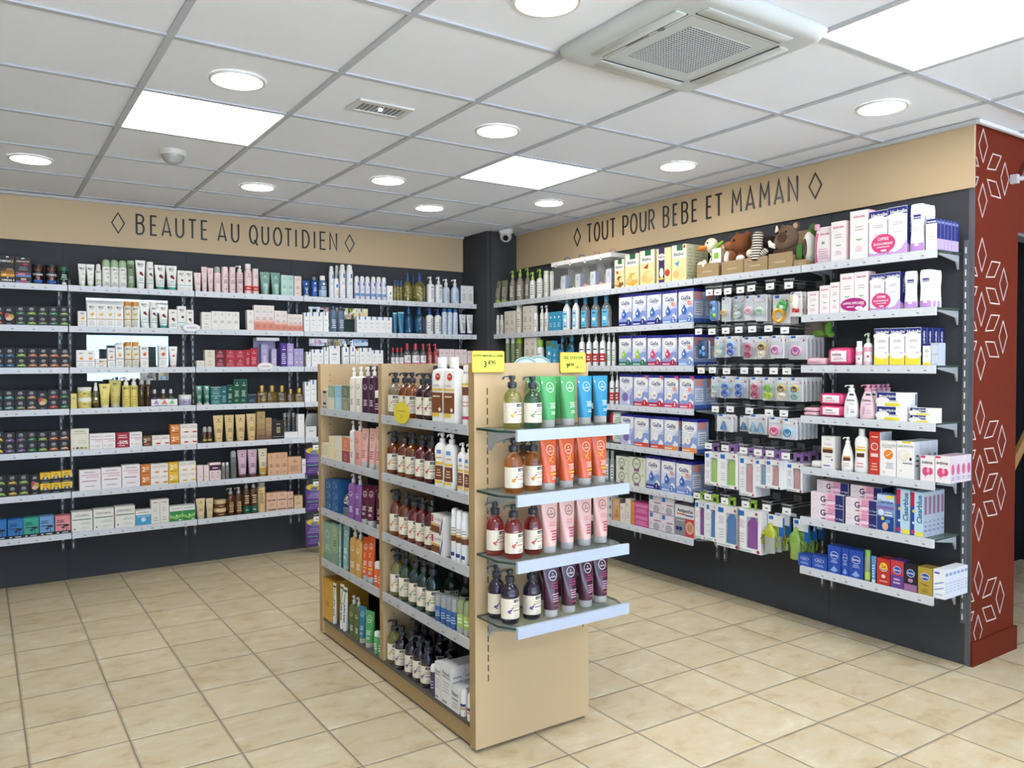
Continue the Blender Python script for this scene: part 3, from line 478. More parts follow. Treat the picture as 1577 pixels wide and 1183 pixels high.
de('crmbot', 'bottle', 'lotion_bottle', 'bottle', 'cream bottle with frosted cap', sh='full', c='#d9bd8a', cap=('screw', .16, .9, '#d3cec2', 't'), P=[('E', -.4, .72, .14, '#4a3a20'), ('L', -.6, .2, .3, .66, 7, '#5c4a2c')])
de('pinkpk', 'box', 'cosmetic_carton', 'carton', 'pink beige carton with black arrow', c='#dcb59c', tc='#a98468', d=.06, P=[('L', -.4, .4, .6, .85, 2, '#a97f68'), ('R', -.85, .55, .14, .22, DK), ('G', [(.55, .08), (.8, .18), (.55, .28)], DK)])
de('crmbox', 'box', 'cosmetic_carton', 'carton', 'cream carton beside the uprights', c='#d9bd94', tc='#b99a70', d=.06, P=nux('#a08460')[:3])
# -- the baby wall
de('gtube', 'tube', 'wash_gel_tube', 'tube', 'translucent grey green tube', c='#a7a78f', fin='t', cc='#a9c06a', ch=.14, P=[('L', -.6, .6, .3, .7, 5, '#c9cab8')])
de('gpump', 'bottle', 'pump_bottle', 'bottle', 'grey beige pump bottle with green pump', sh='soap', c='#b3ac98', fin='t', cap=('pump', .24, .4, '#9cc04a', 'p'), P=[('L', -.5, .5, .15, .5, 6, '#e3dfd2')])
de('wgpump', 'bottle', 'pump_bottle', 'bottle', 'white bottle with green pump', sh='rect', c='#eceee8', cap=('pump', .3, .42, '#9fca4f', 'p'), P=[('L', -.5, .6, .15, .55, 5, '#a3ab9c')])
de('whsm', 'bottle', 'lotion_bottle', 'bottle', 'slim ivory bottle', sh='full', c='#dedfd6', cap=('screw', .14, .95, '#d3dcc0', 'p'), P=[('L', -.5, .5, .2, .6, 5, '#b3b5a6')])
BL = '#1f6b4a'
def cereal(c, top=BL): return [('R', -.98, .98, .62, 1, '#f1edd2'), ('R', -.3, .5, .84, 1, top), ('E', -.05, .74, .95, '#f7f4ea', .1), ('T', 'Blédine', -.05, .745, .085, '#1d4f46', 1, 1.6), ('R', -.98, .98, 0, .62, '#efe2a8'), ('G', [(-.9, .1), (-.3, .42), (.5, .40), (.9, .12), (.2, .02)], c), ('E', -.4, .2, .4, '#e6c07a', .1), ('E', .4, .28, .4, '#f1d99a', .09)]
for k, c, t, tp in (('cereal1', '#8d5a38', 'brown', BL), ('cereal2', '#e2b04a', 'biscuit', BL), ('cereal3', '#e9cf7c', 'pale yellow', BL), ('cereal5', '#e3d79a', 'cream', BL)):
    de(k, 'box', 'baby_cereal_carton', 'carton', 'baby cereal carton with %s flakes' % t, c='#e9e0b6', sc='#d9d6b4', d=.062, P=cereal(c, tp), PS=[('L', -.7, .7, .1, .9, 9, '#a3b38a')])
DES['cereal1']['P'] = cereal('#8d5a38')+[('R', -.6, -.2, .50, .60, '#c4483a')]; DES['cereal3']['P'] = cereal('#e9cf7c')+[('G', [(-.5, .5), (.2, .62), (.1, .46)], '#c43a34')]; DES['cereal5']['P'] = cereal('#e3d79a')+[('G', [(-.6, .5), (.1, .56), (-.1, .4)], '#4fa3d0'), ('E', .75, .93, .16, '#c43a4c')]
de('cereal4', 'box', 'baby_cereal_carton', 'carton', 'purple banded baby cereal carton', c='#efe3a6', sc='#d9d6b4', d=.062, P=[('R', -.7, .1, 0, 1, '#3f2a6b'), ('E', -.3, .75, .5, '#f7f4ea', .1), ('T', 'Blédine', -.3, .755, .06, '#4a3a7c', 1, .9), ('E', .5, .28, .35, '#cf3f34', .1), ('E', -.3, .3, .28, '#f3efe0', .14), ('R', -.6, 0, .1, .16, '#e6c23a')])
SF = '#c8557e'
def safo(v=.86, hh=.06): return [('T', 'Saforelle', 0, v, hh, SF, 1, 1.5), ('L', -.5, .5, .58, .70, 2, '#c9b6bc'), ('E', 0, .42, .34, '#63a06a', .035), ('E', 0, .435, .3, WH, .025), ('L', -.45, .45, .16, .28, 3, '#dba9bc')]
de('safo', 'box', 'intimate_care_carton', 'carton', 'white carton with pink title', c='#f4efee', sc='#eed6dd', tc='#e39ab4', d=.05, P=safo())
de('safobig', 'box', 'intimate_care_carton', 'carton', 'large white carton with pink title', c='#f4efee', sc='#e9c4d0', tc='#d98aa6', d=.06, P=safo(.88, .05))
de('safobig2', 'box', 'intimate_care_carton', 'carton', 'large white carton with magenta oval sticker', c='#f4efee', sc='#e9c4d0', tc='#d98aa6', d=.06, P=safo(.88, .05), stick=[('E', .95, .20, 1.82, '#b0227c', .165), ('T', 'OFFRE SPÉCIALE', .95, .23, .085, WH, 1, 3.0), ('L', 0, 1.1, .12, .17, 1, WH), ('E', 1.75, .10, .55, '#f3e3ee', .05)])
de('refill', 'pouch', 'refill_pouch', 'pouch', 'white and pink refill pouch with cap', c='#efe3e6', cc='#e3a3bd', d=.06, P=[('R', -.95, -.55, .06, .85, '#d95a93'), ('T', 'Saforelle', .15, .80, .055, SF, 1, 1.3), ('E', .15, .55, .18, '#63a06a', .04), ('L', -.4, .7, .12, .42, 5, '#dba9bc')])
HY = '#27307e'
def hyd(c, big=1): return [('R', -.98, .98, .84, .99, HY), ('E', -.15, .80, .95, '#f6f5f4', .08), ('T', 'Hydralin', .1, .90, .075, WH, 1, 1.7), ('L', -.5, .6, .62, .7, 2, '#b6b2c4'), ('L', -.4, .5, .45, .52, 1, '#d0ccd8'), ('G', [(-.98, .02), (-.98, .10), (-.3, .06), (.4, .12), (.98, .30), (.98, .02)], c)]
OF = [('E', .58, .27, 1.28, '#d8437c', .205), ('T', 'OFFRE', .58, .37, .06, WH, 1, 1.2), ('T', 'ÉCONOMIQUE', .58, .265, .075, WH, 1, 2.0), ('L', -.1, 1.3, .18, .22, 1, WH), ('R', .35, .95, .095, .14, '#f6d9e4')]
for k, t in (('hyd', 'large'), ('hydb', 'large'), ('hydm', 'medium'), ('hydmb', 'medium')): de(k, 'box', 'intimate_wash_carton', 'carton', '%s navy topped lilac carton' % t, c='#f1f0f2', sc=HY, d=.06, P=hyd('#c79fd6'), PS=[('T', 'Hydralin', 0, .66, .5, WH, 1, .4, 1), ('G', [(-.98, .01), (-.98, .22), (.98, .10), (.98, .01)], '#c79fd6')])
DES['hyd']['stick'] = DES['hydm']['stick'] = OF
de('hydbot', 'bottle', 'intimate_wash_bottle', 'bottle', 'white bottle with violet foot', sh='hips', n=2.4, yk=.6, c='#f3f4f5', cap=('dome', .05, .92, WH, 'p'), P=[('R', -.45, .55, .68, .77, HY), ('T', 'Hydralin', .05, .715, .03, WH, 1, .9), ('R', -.85, .85, .03, .13, '#b98ad0'), ('R', -.85, -.25, .13, .19, '#b98ad0'), ('R', .25, .85, .13, .19, '#b98ad0'), ('L', -.5, .5, .42, .52, 2, '#c9c9d0')])
de('hydcart', 'box', 'intimate_cream_carton', 'carton', 'small blue sided carton', c='#f1efe9', sc='#2b3584', tc=HY, d=.03, P=[('R', -.98, .98, .86, 1, HY), ('T', 'Hydralin', 0, .92, .06, WH), ('L', -.5, .5, .3, .6, 3, '#dcc6b6')], PS=[('R', -.98, .98, .02, .36, '#c5b0dc'), ('R', -.7, .7, .85, .93, '#8f97d0')])
de('hydy', 'box', 'intimate_wash_carton', 'carton', 'navy topped yellow carton', c='#f1f0ee', sc='#232b70', d=.05, P=hyd('#f0d83a')[:-1]+[('R', -.98, .98, .02, .3, '#f0dc3f'), ('E', .1, .30, 1.0, '#f4f2ec', .12), ('E', .6, .34, .14, '#d9d6cf'), ('T', '12h', .6, .345, .03, GR)], PS=[('T', 'Hydralin', 0, .7, .5, WH, 1, .4, 1)])
de('hydsm', 'box', 'intimate_care_carton', 'carton', 'short white carton with yellow base', c='#f1f0ee', d=.04, P=[('R', -.98, .98, .9, 1, HY), ('R', -.98, .98, 0, .14, '#f0dc3f'), ('E', 0, .42, .3, '#e3df9c', .05), ('L', -.5, .5, .6, .75, 2, GR)])
de('clearcart', 'box', 'plastic_carton', 'carton', 'pale blue clear plastic carton', c='#b9c3d0', d=.06, P=[('R', -.8, -.1, .1, .45, '#cfd6e0'), ('R', .1, .8, .1, .45, '#cfd6e0'), ('R', -.8, .8, .55, .9, '#cfd6e0')])
de('whmini', 'bottle', 'lotion_bottle', 'bottle', 'small slim white bottle', sh='cyl', c='#eceae4', cap=('screw', .2, .75, WH, 'p'), P=[('L', -.5, .5, .15, .5, 4, '#b9b2a2')])
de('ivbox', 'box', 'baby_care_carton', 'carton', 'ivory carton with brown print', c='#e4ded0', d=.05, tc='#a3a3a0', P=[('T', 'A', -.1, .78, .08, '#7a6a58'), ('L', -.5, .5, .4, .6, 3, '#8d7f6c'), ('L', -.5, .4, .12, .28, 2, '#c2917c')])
de('ivcyl', 'bottle', 'baby_lotion_bottle', 'bottle', 'tall ivory bottle', sh='full', c='#e6e2d8', cap=('screw', .16, .95, '#ecebe6', 'p'), P=[('T', 'A', 0, .68, .05, '#7a6a58'), ('L', -.5, .5, .2, .5, 4, '#a3957e')])
de('whbot2', 'bottle', 'baby_lotion_bottle', 'bottle', 'white bottle with white pump', sh='rect', c='#ecebe6', cap=('pump', .25, .45, '#f1f1ee', 'p'), P=[('L', -.5, .5, .2, .5, 4, '#a8a49a'), ('L', -.4, .3, .3, .35, 1, '#d08f4a')])
de('bluecart', 'box', 'baby_care_carton', 'carton', 'bright turquoise carton', c='#3f9fc6', d=.045, P=[('E', 0, .72, .34, '#e3f2f8'), ('L', -.6, .6, .2, .45, 3, '#cfe8f2')])
for k, c, f, t in (('whpeng', '#f0f1ef', 'p', 'white'), ('clpeng', '#d3dadc', 'g', 'clear')):
    de(k, 'bottle', 'baby_wash_bottle', 'bottle', t+' baby bottle with blue label', sh='soap', yk=.7, n=2.4, c=c, fin=f, cap=('screw', .2, .42, '#3f86a8', 'p'), P=[('R', -.62, .62, .07, .58, '#a3d0e6' if k == 'whpeng' else '#5fb4dc'), ('E', 0, .30, .34, '#f3f6f7'), ('L', -.4, .4, .10, .15, 1, '#24506b'), ('L', -.4, .4, .46, .54, 1, '#24506b')])
GB = '#21277c'
def gallia(c1, c2, drop, dt=None, num='1', dc=None):
    return [('R', -.98, .98, .0, .97, '#8fa3d6'), ('R', -.98, .98, .45, .97, '#c3cbe4'), ('G', [(-.98, .2), (-.98, .92), (.98, .92), (.98, .62), (0, .36)], '#dfe2ea'), ('E', 0, .74, .95, '#f2f2ee', .17), ('T', 'Gallia', 0, .735, .115, GB, 1, 1.66), ('L', -.3, .5, .625, .655, 1, '#6a74a8'), ('E', -.2, .36, .36, drop if not dc else '#f4f1ea', .12), ('G', [(-.45, .42), (-.2, .56), (.05, .42)], drop if not dc else '#f4f1ea')] + ([('T', dt, -.2, .355, .07, dc, 1, .5)] if dt else [('E', -.3, .38, .12, '#e6ecf8', .04)]) + [('R', -.98, .98, 0, .14, c1), ('L', -.9, .1, .03, .1, 1, '#e9ecf6'), ('G', [(.2, .16), (.55, .30), (.95, .22), (.95, .14), (.2, .14)], '#eef0f4'), ('E', .5, .115, .30, c2, .1), ('T', num, .5, .115, .10, WH, 1, .4)]
SIDE = [('R', -.85, .6, .68, .9, '#dc9a94'), ('R', -.85, .6, .22, .62, '#e6e8ee'), ('L', -.75, .5, .26, .58, 5, '#8a94b4'), ('R', -.98, .98, 0, .12, '#3f5aa6')]
PR = [('E', .5, .58, .26, '#e8a096', .07)]
for k, c1, c2, drop, dt, dc, n, t, ex in (
    ('galb1', '#27388f', '#1c2670', '#3f6fc0', None, None, '1', 'blue formula carton marked 1', []), ('galb2', '#7f9ad6', '#5f7fc6', '#3f6fc0', None, None, '2', 'blue formula carton marked 2', PR),
    ('galb3', '#8fb0dc', '#6f97d0', '#4f7fc8', None, None, '3', 'blue formula carton marked 3', PR), ('galg', '#2f7f5a', '#1f6b4a', '#a3d04a', None, None, '1', 'formula carton with lime green drop', []),
    ('galp', '#b8325f', '#a3244f', '#d9486f', None, None, '1', 'formula carton with raspberry pink drop', []), ('galar1', '#c43046', '#b3243a', '', 'AR', '#a8343a', '1', 'AR formula carton numbered 1', [('G', [(.4, .97), (.98, .97), (.98, .84)], '#d8546a')]),
    ('galar2', '#d4506f', '#d0406a', '', 'AR', '#a8343a', '2', 'AR formula carton numbered 2', PR+[('G', [(.4, .97), (.98, .97), (.98, .84)], '#d8546a')]), ('galn', '#d4503a', '#eef0f4', '', '*', '#6a5a3a', '', 'formula carton with orange red foot', []), ('galo', '#e8924a', '#eef0f4', '', 'S', '#8a6a3a', '', 'formula carton with pale orange foot', [])):
    P = gallia(c1, c2, drop or '#fff', dt, n or '1', dc)
    if not n: P = P[:-2]
    de(k, 'box', 'infant_formula_carton', 'carton', t, c='#a9b6da', sc='#9fb3dc', lid='#1d1f86', d=.1, P=P+ex, PS=SIDE)
for k, n in (('gall1', '1'), ('gall2', '2')):
    de(k, 'box', 'infant_formula_carton', 'carton', 'lilac formula carton numbered '+n, c='#c3c4e2', sc='#b9c6e6', lid='#1d1f86', d=.1, P=[('R', -.98, .98, .6, .97, '#ecebf0'), ('G', [(-.98, .6), (.98, .6), (-.1, .42)], '#ecebf0'), ('G', [(.98, .02), (.98, .55), (.1, .02)], '#93a0d6'), ('T', 'Gallia', -.1, .80, .11, GB, 1, 1.5), ('L', -.3, .5, .70, .73, 1, '#6a74a8'), ('T', n, -.1, .56, .09, '#8a7a5a'), ('E', -.15, .27, .46, '#7f72ae', .14), ('G', [(.15, .12), (.5, .2), (.6, .04), (.2, .04)], '#f0eff4')], PS=[('L', -.7, .7, .3, .9, 8, '#9fa9cc')])
de('ggbot', 'bottle', 'baby_wash_bottle', 'bottle', 'clear green bottle with white cap', sh='full', c='#a3b48c', fin='t', cap=('screw', .2, .9, '#e9ede2', 'p'), P=[('L', -.5, .5, .2, .6, 5, '#6f855c')])
de('ggreen', 'bottle', 'baby_wash_bottle', 'bottle', 'olive bottle with lime green cap', sh='full', c='#97a46c', fin='t', cap=('screw', .22, .92, '#a6cc3f', 'p'), P=[('L', -.5, .5, .2, .6, 5, '#dfe6c6')])
DES['ggreen']['yk'] = .8
de('greencap', 'bottle', 'baby_wash_bottle', 'bottle', 'white bottle with wide green cap', sh='rect', c='#eceee8', cap=('screw', .26, .8, '#9cc642', 'p'), P=[('L', -.5, .5, .2, .5, 3, '#9aa090')])
de('bluecart2', 'box', 'baby_care_carton', 'carton', 'turquoise carton with white disc', c='#3f9fc6', d=.05, P=[('R', -.98, .98, .8, 1, '#5f7f4a'), ('E', 0, .5, .4, '#e3f2f8'), ('L', -.6, .6, .15, .3, 2, '#cfe8f2')])
de('bluepump', 'bottle', 'pump_bottle', 'bottle', 'teal blue pump bottle', sh='soap', c='#2f86a6', fin='g', cap=('pump', .25, .42, '#2f7f9c', 'p'), P=[('R', -.6, .6, .08, .5, '#1d6a92'), ('L', -.4, .4, .15, .45, 3, '#d9ecf4')])
de('whpumpr', 'bottle', 'pump_bottle', 'bottle', 'white pump bottle with red label foot', sh='rect', c='#eceeec', cap=('pump', .27, .42, '#d9dcd8', 'p'), P=[('L', -.6, .6, .45, .53, 1, '#26282a'), ('R', -.9, .9, .12, .36, '#c9282f'), ('L', -.6, .6, .16, .32, 2, '#f4dcdc')])
de('whsmr', 'bottle', 'pump_bottle', 'bottle', 'slim white pump bottle', sh='rect', c='#e3e6e3', cap=('pump', .27, .42, '#cfd2d0', 'p'), P=[('L', -.6, .6, .45, .5, 1, '#3a3c3e'), ('L', -.6, .6, .15, .35, 3, '#7fae86')])
WP = [('R', -.55, .70, .22, .80, '#f6eef0'), ('T', 'intima', -.05, .62, .16, '#5a3a48', 1, .8), ('L', -.35, .5, .30, .46, 2, '#d98aa3')]
de('wipes', 'pillow', 'wipes_pack', 'wipes pack', 'hot pink pack of wipes', c='#d8437a', d=.09, P=WP)
de('wipeflat', 'pillow', 'wipes_pack', 'wipes pack', 'flat pale pink pack of wipes', c='#e6bcc6', d=.1, P=[('L', -.5, .5, .3, .6, 2, '#c98a9c')])
de('rosebot', 'bottle', 'intimate_wash_bottle', 'bottle', 'small white bottle with pink bands', sh='full', c='#f1eeee', cap=('screw', .24, .75, '#f3f2ee', 'p'), P=[('R', -.9, .9, .42, .58, '#e6a6b9'), ('E', 0, .28, .3, '#c43f6a'), ('R', -.9, .9, .04, .12, '#e9c4d0')])
de('rosepump', 'bottle', 'pump_bottle', 'bottle', 'white pink banded pump bottle', sh='rect', c='#f1eeee', cap=('pump', .3, .4, '#b9c9b4', 'p'), P=[('R', -.9, .9, .42, .56, '#e6a6b9'), ('E', 0, .28, .3, '#c43f6a'), ('R', -.9, .9, .04, .12, '#e9c4d0')])
def intima(c): return [('R', -.3, .7, .68, .74, '#3a3f52'), ('T', 'Intima', 0, .55, .075, '#4a4a58', 1, 1.6), ('L', -.2, .6, .42, .46, 1, GR), ('E', -.35, .25, .16, c, .14), ('L', .0, .6, .16, .3, 2, '#c9c0c6')]
de('intima', 'bottle', 'intimate_wash_bottle', 'bottle', 'white hourglass pump bottle', sh='drop', n=2.4, yk=.55, c='#f4f3f2', cap=('pump', .17, .42, '#f6f5f4', 'p'), P=intima('#d9d6d9')+[('T', '0%', .35, .2, .05, GR)])
de('intimapk', 'bottle', 'intimate_wash_bottle', 'bottle', 'blush pink hourglass pump bottle', sh='drop', n=2.4, yk=.55, c='#eed3da', cap=('pump', .17, .42, '#e39ab4', 'p'), P=intima('#dba0b4'))
def myco(v): return [('R', -.98, .6, .45, .99, HY), ('E', -.6, .38, .5, '#f3f2f0', .28), ('T', 'MycoHydralin', -.15, .74, .26, WH, 1, 1.35), ('R', .3, .98, .03, .99, '#f3f2f0'), ('R', -.45, .55, .06, .26, '#ece03a'), ('L', -.2, .4, .36, .44, 1, GR)]
de('myco', 'box', 'medicine_carton', 'carton', 'long navy and white medicine carton', c='#f1f0ee', d=.09, P=myco(0), PS=[('R', .6, .9, .1, .9, '#6a6a88')])
de('mycosm', 'box', 'medicine_carton', 'carton', 'small navy and white medicine carton', c='#f1f0ee', d=.06, P=myco(0))
de('redpack', 'pillow', 'baby_wipes_pack', 'wipes pack', 'white baby wipes pack with red stripe', c='#e9eae6', d=.12, P=[('R', -.7, -.2, .1, .9, '#c9282f'), ('L', .1, .8, .3, .7, 3, '#6fae78')])
de('whflat', 'pillow', 'compress_pack', 'pack', 'small flat white soft pack', c='#ecebe6', d=.07)
RB = '#5c3a28'
de('roge', 'box', 'intimate_care_carton', 'carton', 'white carton with brown and yellow band', c='#f1efec', sc='#c9c6c2', d=.05, P=[('L', -.3, .3, .90, .93, 1, GR), ('T', 'Cavaillès', -.05, .76, .05, '#b08a90', 0, 1.5), ('R', -.8, .7, .62, .66, '#e9b648'), ('R', -.8, .7, .50, .61, RB), ('L', -.4, .5, .36, .42, 1, GR), ('R', -.7, .3, .09, .13, '#8a72b4'), ('E', .6, .3, .14, '#7a62ac')])
de('rogepump', 'bottle', 'intimate_wash_bottle', 'bottle', 'white pump bottle with brown label', sh='drop', n=2.4, yk=.6, c='#f3f1ec', cap=('pump', .2, .36, '#f6f5f2', 'p'), P=[('R', -.6, .6, .42, .45, '#e9b648'), ('R', -.6, .6, .31, .41, RB), ('L', -.4, .5, .14, .26, 2, '#dba6b6')])
de('rogebot', 'bottle', 'intimate_wash_bottle', 'bottle', 'tall white bottle with brown label', sh='wave', n=2.4, yk=.6, c='#f3f1ec', cap=('screw', .17, .44, '#eeeeec', 'p'), P=[('R', -.7, .8, .50, .55, '#ecc83c'), ('R', -.6, .6, .36, .45, RB), ('L', -.5, .7, .56, .62, 1, '#e9b648'), ('L', -.5, .5, .12, .26, 2, '#e39ab0')])
de('lacred', 'box', 'intimate_wash_carton', 'carton', 'tall orange red carton', c='#cf4030', sc='#d9d6d6', d=.05, P=[('L', -.6, .6, .86, .92, 1, '#f6d9c6'), ('E', 0, .66, .7, '#f6ece6'), ('E', .05, .66, .55, '#d8503c'), ('R', -.7, .7, .42, .5, '#f3ddd6'), ('L', -.6, .6, .1, .3, 3, '#f0c4b6')])
de('lac', 'box', 'intimate_wash_carton', 'carton', 'white carton with orange disc', c='#f3f1ee', sc='#d3d3d6', d=.05, P=[('T', 'LACTACYD', .05, .87, .055, '#77777c', 0, 1.7), ('L', -.6, .5, .80, .83, 1, GR), ('E', .05, .62, .58, '#e8862c'), ('G', [(-.4, .56), (.1, .60), (.5, .70), (.1, .635)], '#f8e6cf'), ('L', -.3, .7, .22, .4, 4, '#a3aec6'), ('E', -.55, .12, .12, '#e3bfa6')])
de('lac2', 'box', 'intimate_wash_carton', 'carton', 'white carton with pale gold disc', c='#f3f1ee', sc='#d9d9dc', d=.05, P=[('R', -.4, .6, .95, 1, '#f0d83a'), ('T', 'LACTACYD', .05, .87, .055, '#77777c', 0, 1.7), ('O', -.2, .62, .6, '#e0cfa6', .1), ('E', .1, .60, .35, '#efe4cc'), ('E', .6, .53, .14, '#3a3a3c', .045), ('L', -.3, .8, .38, .46, 1, GR), ('E', -.5, .2, .12, '#cfcfd2')], PS=[('L', -.6, .6, .3, .7, 3, '#5a6a8a')])
de('ovary', 'box', 'supplement_carton', 'carton', 'white carton with pink leaf', c='#efe9ea', sc='#dccdd4', tc='#b9a6ae', d=.045, P=[('R', -.95, -.3, .90, .98, '#d8437a'), ('T', 'intima', -.05, .74, .13, '#4a4048', 1, 1.5), ('E', -.25, .38, .48, '#d94f80', .17), ('E', .4, .40, .36, '#d94f80', .14), ('E', .1, .42, .2, '#f0a6bf', .08), ('R', -.3, -.22, .12, .25, '#d94f80')], PS=[('E', 0, .5, .6, '#c9618a', .2), ('L', -.6, .6, .1, .25, 2, '#7a8ab4')])
de('greybot', 'bottle', 'lotion_bottle', 'bottle', 'grey blue bottle with grey cap', sh='rect', c='#9aa6a8', cap=('screw', .22, .7, '#a9b0b0', 'p'), P=[('R', -.8, .6, .1, .55, '#dcdfdc'), ('L', -.4, .4, .15, .5, 4, '#4a4e52')])
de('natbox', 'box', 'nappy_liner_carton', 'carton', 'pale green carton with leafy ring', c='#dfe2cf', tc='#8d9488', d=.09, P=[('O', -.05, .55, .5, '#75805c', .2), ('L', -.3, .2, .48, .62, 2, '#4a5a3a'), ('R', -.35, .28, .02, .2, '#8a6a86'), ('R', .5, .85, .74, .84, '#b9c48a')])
GT = '#1f2550'
de('gtest', 'box', 'pregnancy_test_carton', 'carton', 'long white and pink test carton', c='#efe3e8', tc='#d9c6cf', sc='#232a5c', d=.1, P=[('R', -.2, .05, .02, .98, '#efc6d6'), ('R', .05, .5, .02, .98, '#e39ab6'), ('R', .5, .98, .02, .98, '#2a3270'), ('T', 'G', -.25, .55, .42, GT, 1, .6), ('T', 'test', .12, .5, .26, '#7f6a8a', 1, .5), ('E', .22, .35, .3, '#f4dbe6', .13), ('R', -.35, -.1, .1, .16, '#4a3a4c'), ('O', -.75, .6, .15, '#cfc6cc', .2), ('T', '+1 Test', .75, .25, .2, '#eef0fa', 1, .4)])
de('clrov', 'box', 'ovulation_test_carton', 'carton', 'blue test carton with baby picture', c='#7fa0cf', sc='#b9c9de', d=.06, P=[('R', -.98, .98, .78, .98, '#c6d9ea'), ('R', .1, .98, .90, .98, '#ecd84a'), ('T', 'Clearblue', 0, .80, .085, '#2a4a8f', 1, 1.75), ('R', -.98, .98, .60, .68, '#8a6ab0'), ('E', -.5, .5, .35, '#dfe9f4'), ('R', -.98, .98, .02, .40, '#27468f'), ('E', 0, .14, .36, '#e3b69a', .11), ('E', -.3, .34, .2, '#e6d04a'), ('L', -.1, .8, .42, .56, 2, '#f3f6fa'), ('E', .3, .28, .3, '#4fa0d6', .05)])
de('clrdig', 'box', 'pregnancy_test_carton', 'carton', 'grey blue test carton standing behind', c='#8798ad', d=.05, P=[('T', 'Clearblue', 0, .86, .07, '#dfe6ee', 1, 1.7)])
de('clr', 'box', 'pregnancy_test_carton', 'carton', 'pale blue test carton', c='#a9cbe0', sc='#b3bcc9', d=.035, P=[('R', -.98, -.4, .02, .98, '#2a4a9c'), ('R', -.98, -.2, .66, .98, '#c4244f'), ('E', -.5, .56, .25, '#e3c23a'), ('R', -.4, .98, .02, .98, '#b9d9e6'), ('T', 'Clearblue', .38, .62, .28, '#1f4f8f', 1, .62, 1), ('L', .5, .9, .3, .5, 3, '#7fa0bf'), ('R', -.1, .98, .02, .12, '#efe04a'), ('E', -.6, .1, .3, '#c9305f'), ('E', -.55, .3, .18, '#dfe9f4')], PS=[('R', -.6, .6, .5, .9, '#8f6a86'), ('L', -.6, .6, .1, .4, 3, '#7a8aa0')])
de('gwcart', 'box', 'baby_care_carton', 'carton', 'small grey white carton', c='#d9dad6', d=.06, P=[('R', .2, .7, .3, .7, '#3f4448'), ('L', -.8, 0, .3, .7, 2, '#9fa4a2')])
de('peachc', 'box', 'maternity_carton', 'carton', 'apricot carton', c='#d9a878', sc='#8d8578', tc='#b9a890', d=.06, P=[('L', -.4, .6, .72, .88, 2, '#f3dfc4'), ('G', [(-.9, .1), (.2, .55), (.9, .2)], '#c4874f')])
de('ivsm', 'box', 'maternity_carton', 'carton', 'ivory carton with small print', c='#e9e2d8', d=.05, P=[('R', -.5, -.1, .7, .84, '#c98a8a'), ('L', -.5, .5, .2, .5, 3, '#c9bfb4')])
de('pinkorg', 'box', 'maternity_supplement_carton', 'carton', 'wide pink carton with orange end', c='#c9508f', d=.08, P=[('R', -.98, -.62, .02, .98, '#d9883a'), ('R', -.5, .9, .62, .86, '#dd85b4'), ('L', -.5, .9, .14, .5, 3, '#e6a6c8')])
MB_ = '#2a72c4'
de('mamb', 'box', 'breast_pad_carton', 'carton', 'white carton with grey disc', c='#e6e0e6', tc='#c6bcc8', d=.1, sc='#dcd3dc', P=[('R', -.85, -.35, .72, .96, MB_), ('L', -.1, .9, .5, .66, 1, '#a36a94'), ('E', .25, .24, .55, '#b3b0b8', .22), ('R', -.8, -.55, .25, .45, '#c9c4cc'), ('R', -.98, .98, 0, .05, '#9c7a9c')], PS=[('R', -.8, .8, .2, .85, '#6f4a74')])
de('acti', 'box', 'hot_cold_pack_carton', 'carton', 'white and grey carton with red picture', c='#e9e9ea', tc='#c9c6c8', d=.1, P=[('R', -.98, .98, .03, .60, '#8d8d92'), ('R', .1, .98, .03, .60, '#c9404a'), ('E', .55, .32, .42, '#dcae94', .2), ('E', .55, .32, .28, '#c98a74', .13), ('T', 'Actipoche', .05, .84, .12, '#16161c', 1, 1.6), ('R', -.8, .1, .70, .74, '#d0503a'), ('R', .1, .9, .68, .72, '#2a4a9c'), ('E', -.72, .25, .16, '#26337c'), ('E', -.38, .25, .16, '#26337c'), ('L', -.8, 0, .48, .56, 1, '#c9c9cf')], PS=[('L', -.7, .7, .2, .8, 4, '#a9a9ae')])
def dur(c2): return [('E', 0, .66, .62, '#e3ecf6', .14), ('E', 0, .66, .56, '#2a4fae', .12), ('T', 'durex', 0, .665, .10, WH, 1, 1.0)]+c2
for k, c, sc, t, p in (('durexs', '#2f55b4', '#23428f', 'low blue carton', [('L', -.6, .6, .2, .4, 2, '#a9c0e6')]), ('durext', '#2a4fae', '#23428f', 'tall blue carton', [('L', -.5, .5, .38, .5, 2, '#b9cdee'), ('G', [(-.6, .1), (0, .28), (.6, .12), (0, .05)], '#8fb0e6')]),
                       ('durexr', '#c43a34', '#8d2a2a', 'red carton with yellow round sticker', [('L', -.6, .6, .12, .2, 1, '#f0c4bc'), ('E', 0, .34, .3, '#eed9d0', .07)]), ('durexp', '#c9404a', '#5a3a7c', 'red and purple carton', [('R', -.98, .98, .02, .48, '#6a4692'), ('L', -.6, .5, .15, .4, 2, '#d9c9e6')]),
                       ('durexk', '#2a2630', '#1c1a20', 'black and mauve carton', [('R', -.98, .98, .02, .26, '#9c6a9c'), ('E', 0, .4, .4, '#b98ab4', .07)]), ('durexg', '#b39a3f', '#8d7a34', 'gold carton', [('G', [(-.8, .42), (.7, .36), (0, .34)], '#6a5420'), ('L', -.4, .4, .1, .24, 2, '#7a6428')])):
    de(k, 'box', 'condom_carton', 'carton', t+' with oval', c=c, sc=sc, tc=sc, d=.07, P=dur(p))
DES['durexr']['stick'] = [('E', .05, .72, .55, '#f0cf2f'), ('T', '2e', .05, .72, .12, '#b3322a'), ('O', .05, .72, .5, '#d9a82a', .08)]
